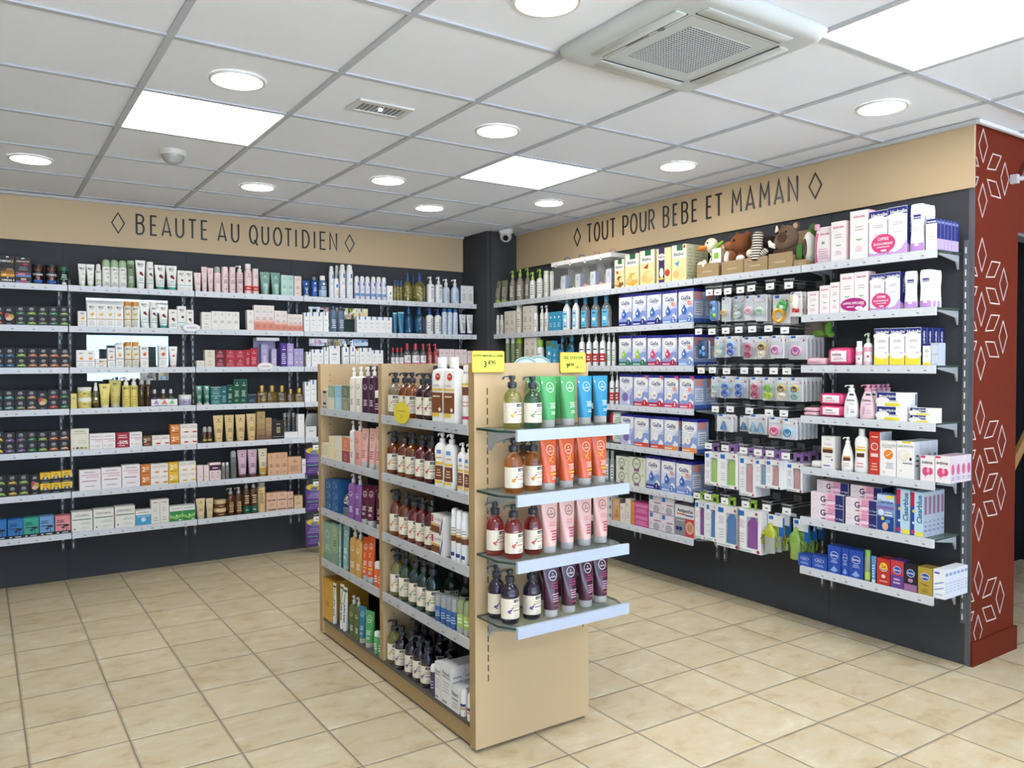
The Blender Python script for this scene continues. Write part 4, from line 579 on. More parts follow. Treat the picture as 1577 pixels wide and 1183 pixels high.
de('durexw', 'box', 'condom_carton', 'carton', 'narrow blue lined carton', c='#eef0f4', sc='#e3e6f0', d=.032, P=[('R', -.8, .1, .86, .92, '#3a5aa8'), ('G', [(-.8, .5), (.8, .62), (.8, .58), (-.8, .46)], '#7a9ad0'), ('G', [(-.8, .3), (.8, .42), (.8, .38), (-.8, .26)], '#7a9ad0'), ('L', -.6, .6, .1, .2, 1, '#a9b6d0')], PS=[('R', -.7, .7, .80, .9, '#8a9ac6'), ('L', -.7, .7, .2, .6, 4, '#b9c3dc')])
de('greengel', 'bottle', 'lubricant_bottle', 'bottle', 'clear bottle with lime green foot', sh='full', c='#b9c9a8', fin='t', cap=('screw', .2, .9, '#7fae4a', 'p'), P=[('R', -.9, .9, .05, .3, '#b3d05a')])
de('bluegel', 'tube', 'lubricant_tube', 'tube', 'light blue tube', c='#5f97d0', fin='s', cc='#d9e2ea', ch=.12, P=[('L', -.5, .5, .2, .7, 5, '#cfe2f4')])
# -- the gondola
def soaplab(fr, spot): return [('R', .28, .92, .41, .465, '#2a3242'), ('T', 'COMPTOIR', .60, .434, .022, '#e9eef2', 1, .5), ('L', .1, .9, .31, .385, 2, '#a89c86'), ('L', .2, .9, .25, .285, 1, fr), ('E', -.22, .25, .15, spot), ('E', -.02, .275, .11, spot), ('E', -.10, .225, .08, fr), ('L', .3, .85, .13, .20, 2, '#c4b9a4'), ('R', .02, .18, .3, .32, '#3f4a3a')]
for k, c, fr, spot, t in (('olive', '#c9c977', '#a8a04a', '#dbc04a', 'olive yellow'), ('green', '#5f8f63', '#5a8a5a', '#86a86a', 'green'), ('dkgreen', '#2f6b66', '#4a7a7a', '#5a9a8a', 'dark teal'), ('clear', '#bdb89c', '#a89c6a', '#d9cf9a', 'pale straw'), ('brown', '#b4602f', '#b8703a', '#c98a4a', 'brown'),
                           ('orange', '#df8a30', '#d0703a', '#e0863a', 'orange'), ('amber', '#c9662a', '#c46a3a', '#d9803a', 'amber'), ('red', '#c43c3e', '#c0484a', '#d0605a', 'red'), ('dkred', '#9c2f36', '#a83a40', '#b8404a', 'dark red'), ('wine', '#6f2434', '#8a3a4c', '#a84a5a', 'wine red'), ('violet', '#3d2f5c', '#5a3a7a', '#6a4a92', 'dark violet')):
    de('soap'+k, 'bottle', 'liquid_soap_bottle', 'bottle', t+' soap pump bottle', sh='soap', c=c, fin='g', cap=('pump', .235, .50, '#2c3137', 'p'), lab=(.11, .485, '#ece3cf'), P=soaplab(fr, spot))
def lno(c, v=.78, k=.52): return [('O', .1, v, k, c, .13), ('G', [(.0, v+.02), (.1, v+.055), (.2, v+.02)], c), ('T', 'LAINO', .1, v-.02, .03, c, 1, .75), ('L', -.2, .75, .36, .48, 4, c), ('L', -.1, .65, .24, .31, 2, c), ('R', -.88, -.78, .86, .9, c)]
for k, c, lc, t in (('green', '#55ab66', '#dff3df', 'leaf green'), ('blue', '#2f8fb8', '#d3ecf4', 'ocean blue'), ('orange', '#e2673c', '#f9dccb', 'bright orange'), ('pinktube', '#e9b9ae', '#5c4a48', 'pale pink'), ('plumtube', '#4a2438', '#e9cfdc', 'dark plum'), ('winetube', '#5c2438', '#e3c9d0', 'wine coloured'), ('teal', '#2f7f9c', '#cfe6ee', 'teal blue')):
    kk = 'ln'+k
    de(kk, 'tube', 'shower_gel_tube', 'tube', t+' shower gel tube with clear cap', c=c, fin='s', cc='#eeedeb', cfin='t', ch=.135, P=lno(lc))
DES['lnpinktube']['P'] = lno('#4f4244')[:3]+[('L', -.4, .6, .52, .62, 2, '#d98f92'), ('L', -.2, .75, .24, .46, 4, '#b8405c')]
DES['lnplumtube']['P'] = lno('#efe3ea')[:3]+[('L', -.3, .7, .52, .66, 3, '#a8456a'), ('L', -.2, .75, .28, .46, 4, '#d9a6bc'), ('L', -.1, .6, .2, .25, 1, '#b8506f')]
DES['lnorange']['P'] = lno('#fbe0cf')[:3]+[('G', [(-.3, .56), (.3, .68), (.35, .64), (-.2, .54)], '#f3a34a'), ('G', [(-.3, .66), (.35, .54), (.3, .52), (-.3, .62)], '#f3a34a'), ('L', -.2, .75, .36, .48, 4, '#fbe0cf'), ('R', -.2, .8, .29, .33, '#f0b34a'), ('L', -.1, .65, .2, .27, 2, '#fbe0cf')]
def lb(c): return [('O', .1, .56, .46, c, .12), ('T', 'LAINO', .1, .545, .02, c, 1, .6), ('L', -.3, .6, .16, .3, 4, c)]
for k, c, pc, lc, t in (('lnwhite', '#ece3d6', '#f3efe8', '#4a4440', 'ivory'), ('lnplum', '#4a2a40', '#f1ecea', '#e6d3df', 'dark plum'), ('lnwpump', '#e6e0d8', '#e9e6e2', '#6a5a54', 'off white'), ('lnpink', '#e3a594', '#e6dcd6', '#5c4440', 'salmon pink'), ('lnpurple', '#8a5aa0', '#dad3dc', '#efe3f3', 'violet'), ('lngold', '#cfa055', '#dcd9d3', '#fbf0d9', 'honey gold'), ('lnolive', '#57683c', '#c9cdc6', '#dfe6cf', 'olive green')):
    de(k, 'bottle', 'pump_bottle', 'bottle', t+' square pump bottle', sh='sq', n=3.6, yk=.8, c=c, fin='s', cap=('pump', .2, .36, pc, 'p'), P=lb(lc))
de('plumsm', 'bottle', 'shampoo_bottle', 'bottle', 'small plum bottle with white cap', sh='full', c='#4a2438', fin='s', cap=('screw', .3, .95, '#ecebe8', 'p'), P=[('L', -.5, .5, .2, .5, 3, '#d9b9c9')])
de('rogel', 'bottle', 'shower_cream_bottle', 'bottle', 'giant white bottle with brown label', sh='sq', n=3.4, yk=.7, c='#f4f3ef', cap=('screw', .16, .44, '#f6f5f3', 'p'), P=[('E', .2, .70, .34, '#c93a32'), ('T', 'PRIX', .2, .71, .022, WH), ('T', 'Cavaillès', -.1, .57, .035, '#9a8a80', 0, 1.4), ('R', -.75, .75, .49, .52, '#e9bf48'), ('R', -.75, .75, .15, .46, '#7a4a2a'), ('L', -.5, .5, .38, .43, 1, '#e3cfb9'), ('E', .45, .2, .14, '#f0e6d6', .028), ('R', -.6, .4, .09, .14, '#e9c23a')])
de('rogesm', 'bottle', 'shower_cream_bottle', 'bottle', 'slim white bottle with brown and pink bands', sh='rect', c='#f3f1ee', cap=('screw', .12, .8, '#f1f0ee', 'p'), P=[('R', -.8, .8, .66, .70, '#e9bf48'), ('R', -.8, .8, .50, .64, '#6f4230'), ('L', -.6, .6, .3, .42, 2, '#d9a6ae'), ('R', -.8, .8, .1, .15, '#c9407a')])
for k, t in (('rogew', 'white lotion pump bottle with brown label'), ('rogews', 'small white lotion pump bottle')):
    de(k, 'bottle', 'body_lotion_bottle', 'bottle', t, sh='wave', n=3, yk=.7, c='#f4f2ee', cap=('pump', .19, .36, '#f3f2f0', 'p'), P=[('R', -.3, .4, .62, .69, '#6a8fd0'), ('L', -.4, .5, .52, .58, 1, '#c9a37a'), ('R', -.7, .7, .42, .47, '#ecc24a'), ('R', -.65, .65, .14, .40, '#7a4526'), ('L', -.4, .4, .2, .35, 3, '#d9bfa6'), ('R', -.65, .5, .08, .12, '#e9bf3a')])
de('rogeaero', 'bottle', 'deodorant_can', 'bottle', 'slim white can with brown band', sh='aero', c='#eef0f2', cap=('dome', .16, .86, '#f1f1f0', 'p'), P=[('L', -.6, .6, .56, .66, 2, '#a39c94'), ('R', -.9, .9, .50, .53, '#e3b648'), ('R', -.9, .9, .38, .49, '#6f4228'), ('R', -.9, .3, .1, .17, '#27407c')])
de('rogebar', 'box', 'soap_bar_carton', 'carton', 'white soap carton with brown stripe', c='#f0ede8', d=.07, P=[('R', -.95, -.62, .6, .95, '#c93040'), ('T', 'Cavaillès', .1, .8, .15, '#9a8a80', 0, 1.2), ('R', -.95, .5, .46, .54, '#e3b648'), ('R', -.95, .5, .1, .44, '#7a4a2a'), ('G', [(.45, .02), (.6, .02), (.98, .7), (.98, .98)], '#4a3a8a')])
de('soapsm', 'box', 'soap_bar_carton', 'carton', 'upright ivory soap carton', c='#d9cdb6', d=.05, P=[('R', -.5, .5, .8, .92, '#2a3242'), ('O', 0, .5, .45, '#8a7a64'), ('R', -.5, .5, .2, .32, '#2a2c30'), ('L', -.7, .7, .04, .14, 1, DK)])
for k, a, b, t in (('duogreen', '#ddd6c0', '#8fae8a', 'cream and sage green'), ('duoblue', '#a9cfe3', '#8fc0dc', 'sky blue'), ('duodark', '#8d9274', '#6f7a5c', 'moss green'), ('duocream', '#ecdfae', '#ece0b6', 'butter yellow'), ('duoivory', '#e6dfc6', '#e9e3d0', 'ivory'), ('duored', '#9c4048', '#d9805a', 'brick red and coral')):
    de(k, 'box', 'soap_duo_pack', 'soap pack', t+' pair of soaps in film', c=b, sc=b, tc='#c9cfc6', d=.06, P=[('R', -.98, .98, .01, .47, a), ('R', -.98, .98, .485, .5, '#efeee6'), ('O', 0, .75, .3, '#f1efe6', .12), ('O', 0, .22, .3, '#f1efe6', .12)])
de('creamsoap', 'box', 'soap_bar_carton', 'carton', 'single cream soap bar', c='#e3d9b9', d=.06, P=[('O', 0, .5, .45, '#b9ab80', .14)])
de('bluesoap', 'box', 'soap_bar_carton', 'carton', 'blue soap carton', c='#2a5a8f', d=.07, P=[('O', -.1, .5, .42, '#8fc0dc', .14), ('L', .35, .9, .3, .7, 2, '#7fb0d3')])
de('eucbox', 'box', 'gift_box', 'carton', 'tall pale sea green gift box', c='#8fb09a', d=.07, P=[('O', -.1, .7, .4, '#e3efe3', .12), ('R', -.98, .98, .02, .22, '#7fa08c'), ('L', -.6, .4, .3, .45, 3, '#d3e3d3')])
de('eucbox2', 'box', 'gift_box', 'carton', 'sea green gift box with sage label', c='#7f9f8c', d=.07, P=[('R', -.9, .9, .3, .95, '#a3b48c'), ('O', 0, .78, .4, '#eef3e6', .12), ('L', -.5, .5, .45, .6, 3, '#3f4f3f')])
de('euctube', 'tube', 'shower_gel_tube', 'tube', 'pale sea green tube', c='#8fb3ac', fin='s', cc='#9fb9b3', ch=.1, P=lno('#e3f0ec'))
de('lnorsm', 'bottle', 'shower_gel_bottle', 'bottle', 'small orange bottle with white cap', sh='cyl', c='#e0683c', fin='s', cap=('dome', .28, .85, '#e9e3dd', 'p'), P=[('L', -.5, .5, .2, .5, 3, '#f9dccb')])
de('lngrsm', 'bottle', 'shower_gel_bottle', 'bottle', 'small green bottle with white cap', sh='cyl', c='#5fae72', fin='s', cap=('dome', .24, .85, '#d3e3d3', 'p'), P=[('L', -.5, .5, .2, .5, 3, '#dff3df')])
de('stickblue', 'bottle', 'deodorant_stick', 'bottle', 'blue deodorant stick with frosted cap', sh='full', c='#2f5f9c', fin='s', cap=('screw', .42, .97, '#c9ced2', 't'), P=[('L', -.6, .6, .2, .45, 3, '#a9c6e6')])
de('stickgreen', 'bottle', 'deodorant_stick', 'bottle', 'lime green stick with clear dome', sh='full', c='#a3c06a', fin='s', cap=('dome', .42, .97, '#b3c48f', 't'), P=[('R', -.95, .95, .02, .2, '#a9aba8'), ('L', -.5, .5, .3, .5, 2, '#e3efcf')])
de('mangobox', 'box', 'gift_box', 'carton', 'large mango yellow gift box', c='#dba53f', tc='#c99638', d=.2, P=[('O', 0, .7, .3, '#eecb85', .12), ('L', -.5, .5, .35, .48, 2, '#8d6420')])
de('aloe', 'tube', 'hand_cream_tube', 'tube', 'white tube with green leaves', c='#f0f0ec', cc='#ecece8', ch=.06, P=[('G', [(-.5, .6), (.3, .95), (.5, .93), (-.2, .56)], '#4f9a4a'), ('T', 'aloe vera', .1, .40, .5, '#2a3a2a', 1, .4, 1), ('R', -.9, .9, .9, .94, '#3a3a3c')])
de('etbot', 'bottle', 'cream_bottle', 'bottle', 'dark violet bottle with white cap', sh='full', c='#3a3450', cap=('dome', .25, .9, WH, 'p'), P=[('L', -.5, .5, .2, .5, 3, '#c9c4dc')])
de('etbox', 'box', 'deodorant_carton', 'carton', 'white carton with grey print', c='#e9e9e8', d=.055, P=[('T', 'Etiaxil', 0, .78, .1, '#77777c', 1, 1.6), ('R', -.8, .8, .68, .70, '#3a3a3c'), ('L', -.7, .7, .3, .6, 4, '#c3c3c6'), ('R', -.8, .2, .05, .1, '#8d8d92')], PS=[('L', -.8, .8, .2, .8, 5, '#b3b3b6')])
de('etsm', 'box', 'deodorant_carton', 'carton', 'low white carton with dark print', c='#e6e6e5', d=.05, P=[('T', 'Etiaxil', 0, .72, .2, '#6a6a70', 1, 1.6), ('R', -.8, .8, .48, .52, '#3a3a3c'), ('L', -.7, .7, .15, .4, 2, '#c3c3c6')])
de('rollon', 'bottle', 'roll_on_deodorant', 'bottle', 'white roll on with orange ring', sh='full', c='#ecebe9', cap=('dome', .5, .97, '#f0f0ee', 'p'), P=[('R', -.95, .95, .26, .34, '#e39a78'), ('R', -.7, .7, .38, .48, '#3a4470')])
SHELVES = [
  ('A', 1, 1, [
    ('omlow', -3.6341, .0742, .0366), ('omega', -3.6333, .0718, .1297, dict(z0=.0365)), ('vislow', -3.5533, .0783, .0394),
    ('visio', -3.5531, .0817, .1249, dict(z0=.0393)), ('tonjar', -3.4739, .0630, .1227), ('tonjar', -3.4013, .0683, .1251),
    ('grnjar', -3.3354, .0535, .1163),]),
  ('A', 1, 2, [
    ('biotubeg', -3.2330, .0467, .1437), ('biotubeg', -3.1854, .0467, .1437), ('biosprayw', -3.1401, .0343, .1499), ('biogrcap', -3.0942, .0475, .1828),
    ('biogrcap', -3.0456, .0475, .1828), ('biogrcap', -2.9969, .0475, .1828), ('biogreen', -2.9492, .0442, .1830),
    ('biotubered', -2.8911, .0627, .1904), ('biobotred', -2.8333, .0452, .1837), ('biotubeteal', -2.7702, .0702, .1676),
    ('biotubeteal', -2.6984, .0698, .1676), ('bioboxteal', -2.6395, .0464, .1373), ('bioboxteal', -2.5921, .0468, .1373),]),
  ('A', 1, 3, [
    ('pinktube', -2.5324, .0472, .1307), ('pinktube', -2.4884, .0391, .1739), ('pinktube', -2.4477, .0383, .1686), ('pinkclear', -2.4010, .0456, .1835),
    ('pinkcyl', -2.3496, .0454, .1829), ('pinkcyl', -2.2990, .0431, .1844), ('pinkpump', -2.2477, .0434, .1994), ('pinkoffer', -2.1892, .0504, .2143),
    ('pinkofferb', -2.1378, .0431, .1833), ('tealtube', -2.0682, .0740, .1658), ('tealtube', -1.9929, .0705, .1658), ('mintbox', -1.9355, .0426, .1496),
    ('mintbox', -1.8904, .0461, .1496), ('beigebox', -1.8350, .0511, .1478),]),
  ('A', 1, 4, [
    ('bluetube', -1.7658, .0536, .1199), ('bluebot', -1.7033, .0461, .1505), ('palebluebot', -1.6362, .0623, .1640), ('thermal', -1.5707, .0366, .2415),
    ('thermal', -1.5009, .0281, .2591, dict(bk=.070)), ('thermalsm', -1.5316, .0402, .1536), ('thermal', -1.4811, .0482, .2611),
    ('thermal', -1.4223, .0511, .2626), ('deo', -1.3658, .0400, .1800), ('deo', -1.3217, .0400, .1800), ('deo', -1.2775, .0400, .1800),
    ('deo', -1.2295, .0409, .1830), ('deo', -1.1839, .0409, .1830), ('deo', -1.1391, .0392, .1830), ('dentbox', -1.0951, .0472, .1166),]),
  ('A', 1, 5, [
    ('oilsm', -1.0471, .0232, .1654), ('oilsm', -1.0209, .0232, .1654), ('oilsm', -.9948, .0232, .1654), ('oilbig', -.9254, .0705, .2330),
    ('oilbig', -.8367, .0322, .2305, dict(bk=.090)), ('oilbig', -.8106, .0971, .2396), ('whpump', -.7242, .0627, .2133),
    ('whpump', -.6487, .0613, .2149), ('pbpump', -.5735, .0637, .2033), ('pbpump', -.4873, .0712, .2050), ('greybox', -.4209, .0599, .1542),
    ('greybox', -.3588, .0624, .1542),]),
  ('A', 2, 1, [
    ('blkred', -3.6765, .0305, .0564, dict(st=2)), ('blkart', -3.6302, .0592, .1116), ('blkgreen', -3.5707, .0553, .0585, dict(st=2)),
    ('blklime', -3.5129, .0569, .0596, dict(st=2)), ('blkolive', -3.4543, .0568, .0597, dict(st=2)), ('blkgreen', -3.3955, .0572, .0609, dict(st=2)),
    ('blklime', -3.3383, .0539, .0615, dict(st=2)),]),
  ('A', 2, 2, [
    ('biodropsm', -3.2369, .0483, .0987), ('biodrop', -3.1836, .0518, .1489), ('biodrop', -3.1310, .0518, .1489), ('biodrop', -3.0784, .0518, .1489),
    ('biodrop', -3.0257, .0518, .1489), ('bioamber', -2.9720, .0433, .1718), ('bioamber', -2.9275, .0433, .1718), ('biotubered', -2.8706, .0610, .1813),
    ('biobotred', -2.8144, .0454, .1754), ('biotubeteal', -2.7536, .0625, .1587), ('bioboxberry', -2.6959, .0513, .1289),
    ('bioboxteal', -2.6401, .0539, .1533), ('bioboxberry', -2.5876, .0461, .1307),]),
  ('A', 2, 3, [
    ('ivorybox', -2.4798, .0643, .0592, dict(st=2)), ('ivorytall', -2.4221, .0460, .1269), ('ivorytall', -2.3754, .0459, .1269),
    ('ivorytall', -2.3286, .0459, .1269), ('ivorytall', -2.2819, .0460, .1269), ('ivorytall', -2.1807, .0472, .1435), ('coral', -2.1313, .0471, .1806),
    ('coral', -2.0833, .0471, .1806), ('coral', -2.0354, .0471, .1806), ('coral', -1.9866, .0463, .1460), ('coral', -1.9396, .0463, .1460),
    ('coral', -1.8958, .0369, .1244), ('coral', -1.8582, .0367, .1244), ('coral', -1.8206, .0369, .1244),]),
  ('A', 2, 4, [
    ('tabbox', -1.7703, .0406, .1402), ('tabbox', -1.7215, .0503, .1454), ('tabbox', -1.6704, .0503, .1454), ('tabbox', -1.6228, .0382, .1514),
    ('greyclear', -1.5570, .0548, .1965), ('greyclear', -1.4972, .0548, .1965), ('tabbox', -1.3509, .0485, .1257), ('tabbox', -1.3016, .0485, .1257),
    ('tabbox', -1.2524, .0485, .1257), ('tabbox', -1.2031, .0485, .1257), ('tabbox', -1.1538, .0485, .1257), ('tabbox', -1.1045, .0485, .1257),]),
  ('A', 2, 5, [
    ('cyantube', -1.0480, .0355, .1662), ('cyantube', -.9928, .0547, .1732), ('cyanbig', -.9184, .0688, .2298), ('cyanbig', -.8170, .0916, .2318),
    ('whbluepump', -.7288, .0655, .2109), ('whbluepump', -.6533, .0604, .2098), ('pbcan', -.5955, .0435, .2190), ('pbcan', -.5448, .0435, .2190),
    ('pbcan', -.4940, .0435, .2190), ('greytube', -.4222, .0640, .1714), ('greytube', -.3518, .0640, .1714),]),
  ('A', 3, 1, [
    ('blkblue', -3.6842, .0478, .0604, dict(st=2)), ('blkblue', -3.6307, .0559, .0607, dict(st=2)), ('blklime', -3.5714, .0584, .0615, dict(st=2)),
    ('blkorange', -3.5114, .0575, .0612, dict(st=2)), ('blkpeach', -3.4536, .0547, .0610, dict(st=2)), ('blkorange', -3.3958, .0572, .0608, dict(st=2)),
    ('blkpeach', -3.3369, .0571, .0605, dict(st=2)),]),
  ('A', 3, 2, [
    ('bioorange', -3.2480, .0517, .1116), ('bioorange', -3.1954, .0517, .1116), ('bioflat', -3.1340, .0654, .0572),
    ('bioorange', -3.0744, .0426, .1277), ('bioorange', -3.0253, .0478, .1529), ('bioamber', -2.9736, .0434, .1684),
    ('bioamber', -2.9291, .0434, .1684), ('biored', -2.8775, .0493, .1449), ('biored', -2.7624, .0536, .1462), ('biotubepk', -2.6957, .0550, .1408),]),
  ('A', 3, 3, [
    ('creamsm', -2.5223, .0521, .0456), ('cream', -2.4605, .0657, .0593, dict(st=2)), ('wine', -2.3909, .0683, .0595, dict(st=2)),
    ('red', -2.3215, .0664, .0594, dict(st=2)), ('red', -2.2541, .0664, .0594, dict(st=2)), ('redtall', -2.2025, .0329, .1229),
    ('redtall', -2.1590, .0481, .1327), ('purple', -1.9436, .0459, .1730), ('lilac', -1.8953, .0458, .1706), ('lilacpat', -1.8510, .0349, .1338),
    ('lilacpat', -1.8153, .0349, .1338),]),
  ('A', 3, 4, [
    ('tabbox', -1.7582, .0355, .1114), ('tabbox', -1.7118, .0451, .1291), ('tabbox', -1.6659, .0451, .1291), ('tabbox', -1.6207, .0347, .1470),
    ('tabbig', -1.5556, .0846, .1581), ('lrppump', -1.4652, .0578, .1932), ('lrppump', -1.4085, .0428, .2010), ('tabboxo', -1.3717, .0292, .1362),
    ('tabbox', -1.3295, .0480, .1439), ('tabbox', -1.2807, .0480, .1439), ('tabbox', -1.2295, .0475, .1269), ('tabbox', -1.1812, .0475, .1269),]),
  ('A', 3, 5, [
    ('micsm', -1.0661, .0331, .1487), ('micsm', -1.0288, .0331, .1487), ('micsm', -.9916, .0331, .1487), ('micbig', -.9357, .0578, .1841),
    ('micbig', -.8584, .0693, .1833), ('micbig', -.7929, .0504, .1820), ('redpump', -.7344, .0486, .1850), ('redpump', -.6797, .0460, .1850),
    ('rosebox', -.6335, .0448, .1412), ('rosebox', -.5865, .0474, .1412), ('rosebox', -.5383, .0474, .1412), ('rosebox', -.4801, .0564, .1395),
    ('rosebox', -.4229, .0564, .1395), ('rosebox', -.3672, .0400, .1276),]),
  ('A', 4, 1, [
    ('blkteal', -3.6916, .0412, .0635, dict(st=2)), ('blkteal', -3.6390, .0559, .0630, dict(st=2)), ('blkolive', -3.5799, .0562, .0624, dict(st=2)),
    ('blkpeach', -3.5212, .0553, .0618, dict(st=2)), ('blkart', -3.4633, .0564, .1148), ('blkred', -3.4037, .0581, .0624, dict(st=2)),
    ('blkgreen', -3.3443, .0553, .0626, dict(st=2)),]),
  ('A', 4, 2, [
    ('ylwbox', -3.2924, .0334, .0962), ('ylwjar', -3.2275, .0834, .0679, dict(st=2)), ('oilspray', -3.1661, .0324, .1639),
    ('ylwtube', -3.1133, .0658, .1554), ('ylwtube', -3.0451, .0749, .1794, dict(bk=.050)), ('ylwpump', -2.9879, .0462, .1934),
    ('ylwpump', -2.9405, .0462, .1934), ('amberoil', -2.8943, .0391, .1847), ('amberoil', -2.8540, .0391, .1847), ('purjar', -2.6189, .0823, .0727),]),
  ('A', 4, 3, [
    ('grntube', -2.5323, .0486, .1335), ('grntube', -2.4823, .0486, .1335), ('tealbox', -2.4232, .0679, .0614, dict(st=2)),
    ('tealtall', -2.3686, .0362, .1275), ('dkgreen', -2.3268, .0415, .1355), ('dkgreen', -2.2801, .0474, .1751), ('dkgreen', -2.2318, .0474, .1751),
    ('navybox', -2.1754, .0617, .0654), ('goldperf', -2.1022, .0695, .1270), ('goldperf', -2.0294, .0717, .1257), ('brperf', -1.9570, .0673, .1245),
    ('brperf', -1.8937, .0507, .0968), ('goldperf', -1.8289, .0623, .1028),]),
  ('A', 4, 4, [
    ('tabbox', -1.7692, .0420, .1493), ('tabbox', -1.7225, .0449, .1622),]),
  ('A', 5, 1, [
    ('blkyellow', -3.6934, .0453, .0707, dict(st=2)), ('blkpurple', -3.6394, .0580, .0661, dict(st=2)),
    ('blkpurple', -3.5800, .0554, .0661, dict(st=2)), ('blkgreen', -3.5232, .0532, .0657, dict(st=2)), ('blklime', -3.4660, .0569, .0648, dict(st=2)),
    ('blkorange', -3.4068, .0568, .0654, dict(st=2)), ('blkpeach', -3.3483, .0558, .0661, dict(st=2)),]),
  ('A', 5, 2, [
    ('oenotall', -3.2613, .1028, .1349), ('oenopink', -3.1695, .0735, .0989), ('oenopink', -3.0949, .0735, .0989), ('sale', -3.0151, .0759, .0982),
    ('oenopink', -2.9364, .0752, .0975), ('brown2', -2.8674, .0535, .0677), ('oenosm', -2.8097, .0540, .0676), ('oenosm', -2.7549, .0540, .0676),
    ('org2', -2.6921, .0597, .0683, dict(st=2)), ('oenosm', -2.6322, .0539, .0686, dict(st=2)), ('oenosm', -2.5775, .0539, .0686, dict(st=2)),]),
  ('A', 5, 3, [
    ('mini', -2.4992, .0315, .1132), ('mini', -2.4664, .0315, .1132), ('goldtube', -2.4049, .0712, .1876), ('goldtube', -2.3298, .0667, .1872),
    ('goldtube', -2.2535, .0710, .1877), ('goldtube', -2.1767, .0701, .1906), ('goldbox', -2.1128, .0560, .2037), ('goldbox', -2.0599, .0421, .1560),
    ('blackbox', -1.9903, .0883, .1364), ('whtall', -1.8200, .0472, .1749),]),
  ('A', 5, 4, [
    ('whlow', -1.7434, .0796, .0800),]),
  ('A', 6, 1, [
    ('blklime', -3.6946, .0677, .0683, dict(st=2)), ('blkyellow', -3.6296, .0553, .0667, dict(st=2)), ('blklime', -3.5705, .0577, .0663, dict(st=2)),
    ('blkart', -3.5119, .0525, .1279), ('ylwblk', -3.4553, .0562, .0663, dict(st=2)), ('ylwblk', -3.3974, .0557, .0684, dict(st=2)),
    ('ylwblk', -3.3377, .0591, .0687, dict(st=2)),]),
  ('A', 6, 2, [
    ('oenopk', -3.2069, .1217, .1308), ('oenopk', -3.0839, .1165, .1353), ('oenopk', -2.9678, .1078, .1461),
    ('org2', -2.8799, .0574, .0698, dict(st=2)), ('oenoorg', -2.8216, .0534, .0700, dict(st=2)), ('oenoorg', -2.7673, .0534, .0700, dict(st=2)),
    ('ylw2', -2.7063, .0606, .0712, dict(st=2)), ('oenoylw', -2.6449, .0539, .0714, dict(st=2)), ('oenoylw', -2.5902, .0539, .0714, dict(st=2)),]),
  ('A', 6, 3, [
    ('pinksm', -2.5351, .0388, .1097), ('pinksm', -2.4931, .0333, .1077), ('pinkduo', -2.4354, .0744, .1236), ('silvbot', -2.3775, .0260, .1171),
    ('silvbot', -2.3503, .0260, .1171), ('silvspray', -2.3070, .0405, .1958), ('liltube', -2.2444, .0691, .1966), ('liltube', -2.1728, .0691, .1966),
    ('crmtube', -2.0997, .0656, .1973), ('peachbox', -2.0444, .0435, .1612), ('peachbox', -1.9979, .0479, .1612), ('peachbox', -1.9491, .0479, .1612),
    ('peachwide', -1.8727, .0996, .1257), ('whlow', -1.8024, .0271, .1026),]),
  ('A', 7, 1, [
    ('treeblue', -3.7043, .0816, .1226), ('treeblue', -3.6176, .0808, .1179), ('treeteal', -3.5340, .0819, .1187), ('treesky', -3.4510, .0787, .1198),
    ('treepink', -3.3638, .0851, .1128),]),
  ('A', 7, 2, [
    ('oenogrn', -3.2563, .1187, .1277), ('oenogrn', -3.1321, .1182, .1316), ('oenogrn', -3.0073, .1196, .1369), ('oenoblue', -2.8965, .0954, .1000),
    ('oenobeige', -2.8219, .0521, .1595), ('oenobeige', -2.7673, .0555, .1595), ('oenograss', -2.6944, .0811, .1038),
    ('oenograss', -2.6121, .0811, .1038),]),
  ('A', 7, 3, [
    ('crmtubes', -2.5305, .0608, .1383), ('crmtubes', -2.4713, .0502, .1344), ('brnjar', -2.3969, .0835, .0575, dict(st=2)),
    ('brnpump', -2.3273, .0529, .1949), ('brnpump', -2.2718, .0529, .1949), ('brntall', -2.2188, .0482, .2295), ('brntall', -2.1680, .0482, .2295),
    ('crmbot', -2.1102, .0565, .2140), ('pinkpk', -2.0440, .0744, .0674, dict(st=2)), ('pinkpk', -1.9679, .0755, .0674, dict(st=2)),
    ('pinkpk', -1.9068, .0423, .0646, dict(st=2)), ('crmbox', -1.8467, .0623, .0943),]),
  ('B', 1, 1, [
    ('gtube', .4269, .0732, .1846), ('gtube', .5257, .0732, .1846), ('gpump', .6427, .0534, .2508), ('gpump', .7421, .0631, .2547),
    ('gpump', .7985, .0504, .2595, dict(bk=.040)), ('wgpump', .9232, .0494, .2133), ('wgpump', 1.0163, .0518, .2264), ('whsm', 1.1068, .0423, .2019),
    ('whsm', 1.1816, .0311, .1911),]),
  ('B', 1, 3, [
    ('cereal1', 1.9527, .0966, .1916), ('cereal2', 2.0749, .1348, .2144), ('cereal3', 2.2170, .1361, .2218), ('cereal4', 2.3637, .1240, .2173),
    ('cereal5', 2.4938, .1214, .2212, dict(dp=3)),]),
  ('B', 1, 5, [
    ('refill', 3.4772, .1026, .1892), ('safo', 3.5737, .0806, .1995), ('safobig', 3.6842, .0940, .2353), ('hyd', 3.7835, .0933, .2191),
    ('hydb', 3.8789, .0918, .2219, dict(dp=2)), ('hydbot', 3.9656, .0641, .2216, dict(dp=3)), ('hydcart', 4.0376, .0496, .1395, dict(dp=6)),]),
  ('B', 2, 1, [
    ('whmini', .4415, .0310, .1592), ('whmini', .4991, .0310, .1592), ('ivbox', .5945, .0724, .1818), ('ivbox', .6680, .0724, .1818),
    ('ivcyl', .7404, .0486, .2361), ('ivbox', .8589, .0710, .2075), ('ivbox', .9244, .0579, .2075), ('whbot2', .9727, .0371, .2009),
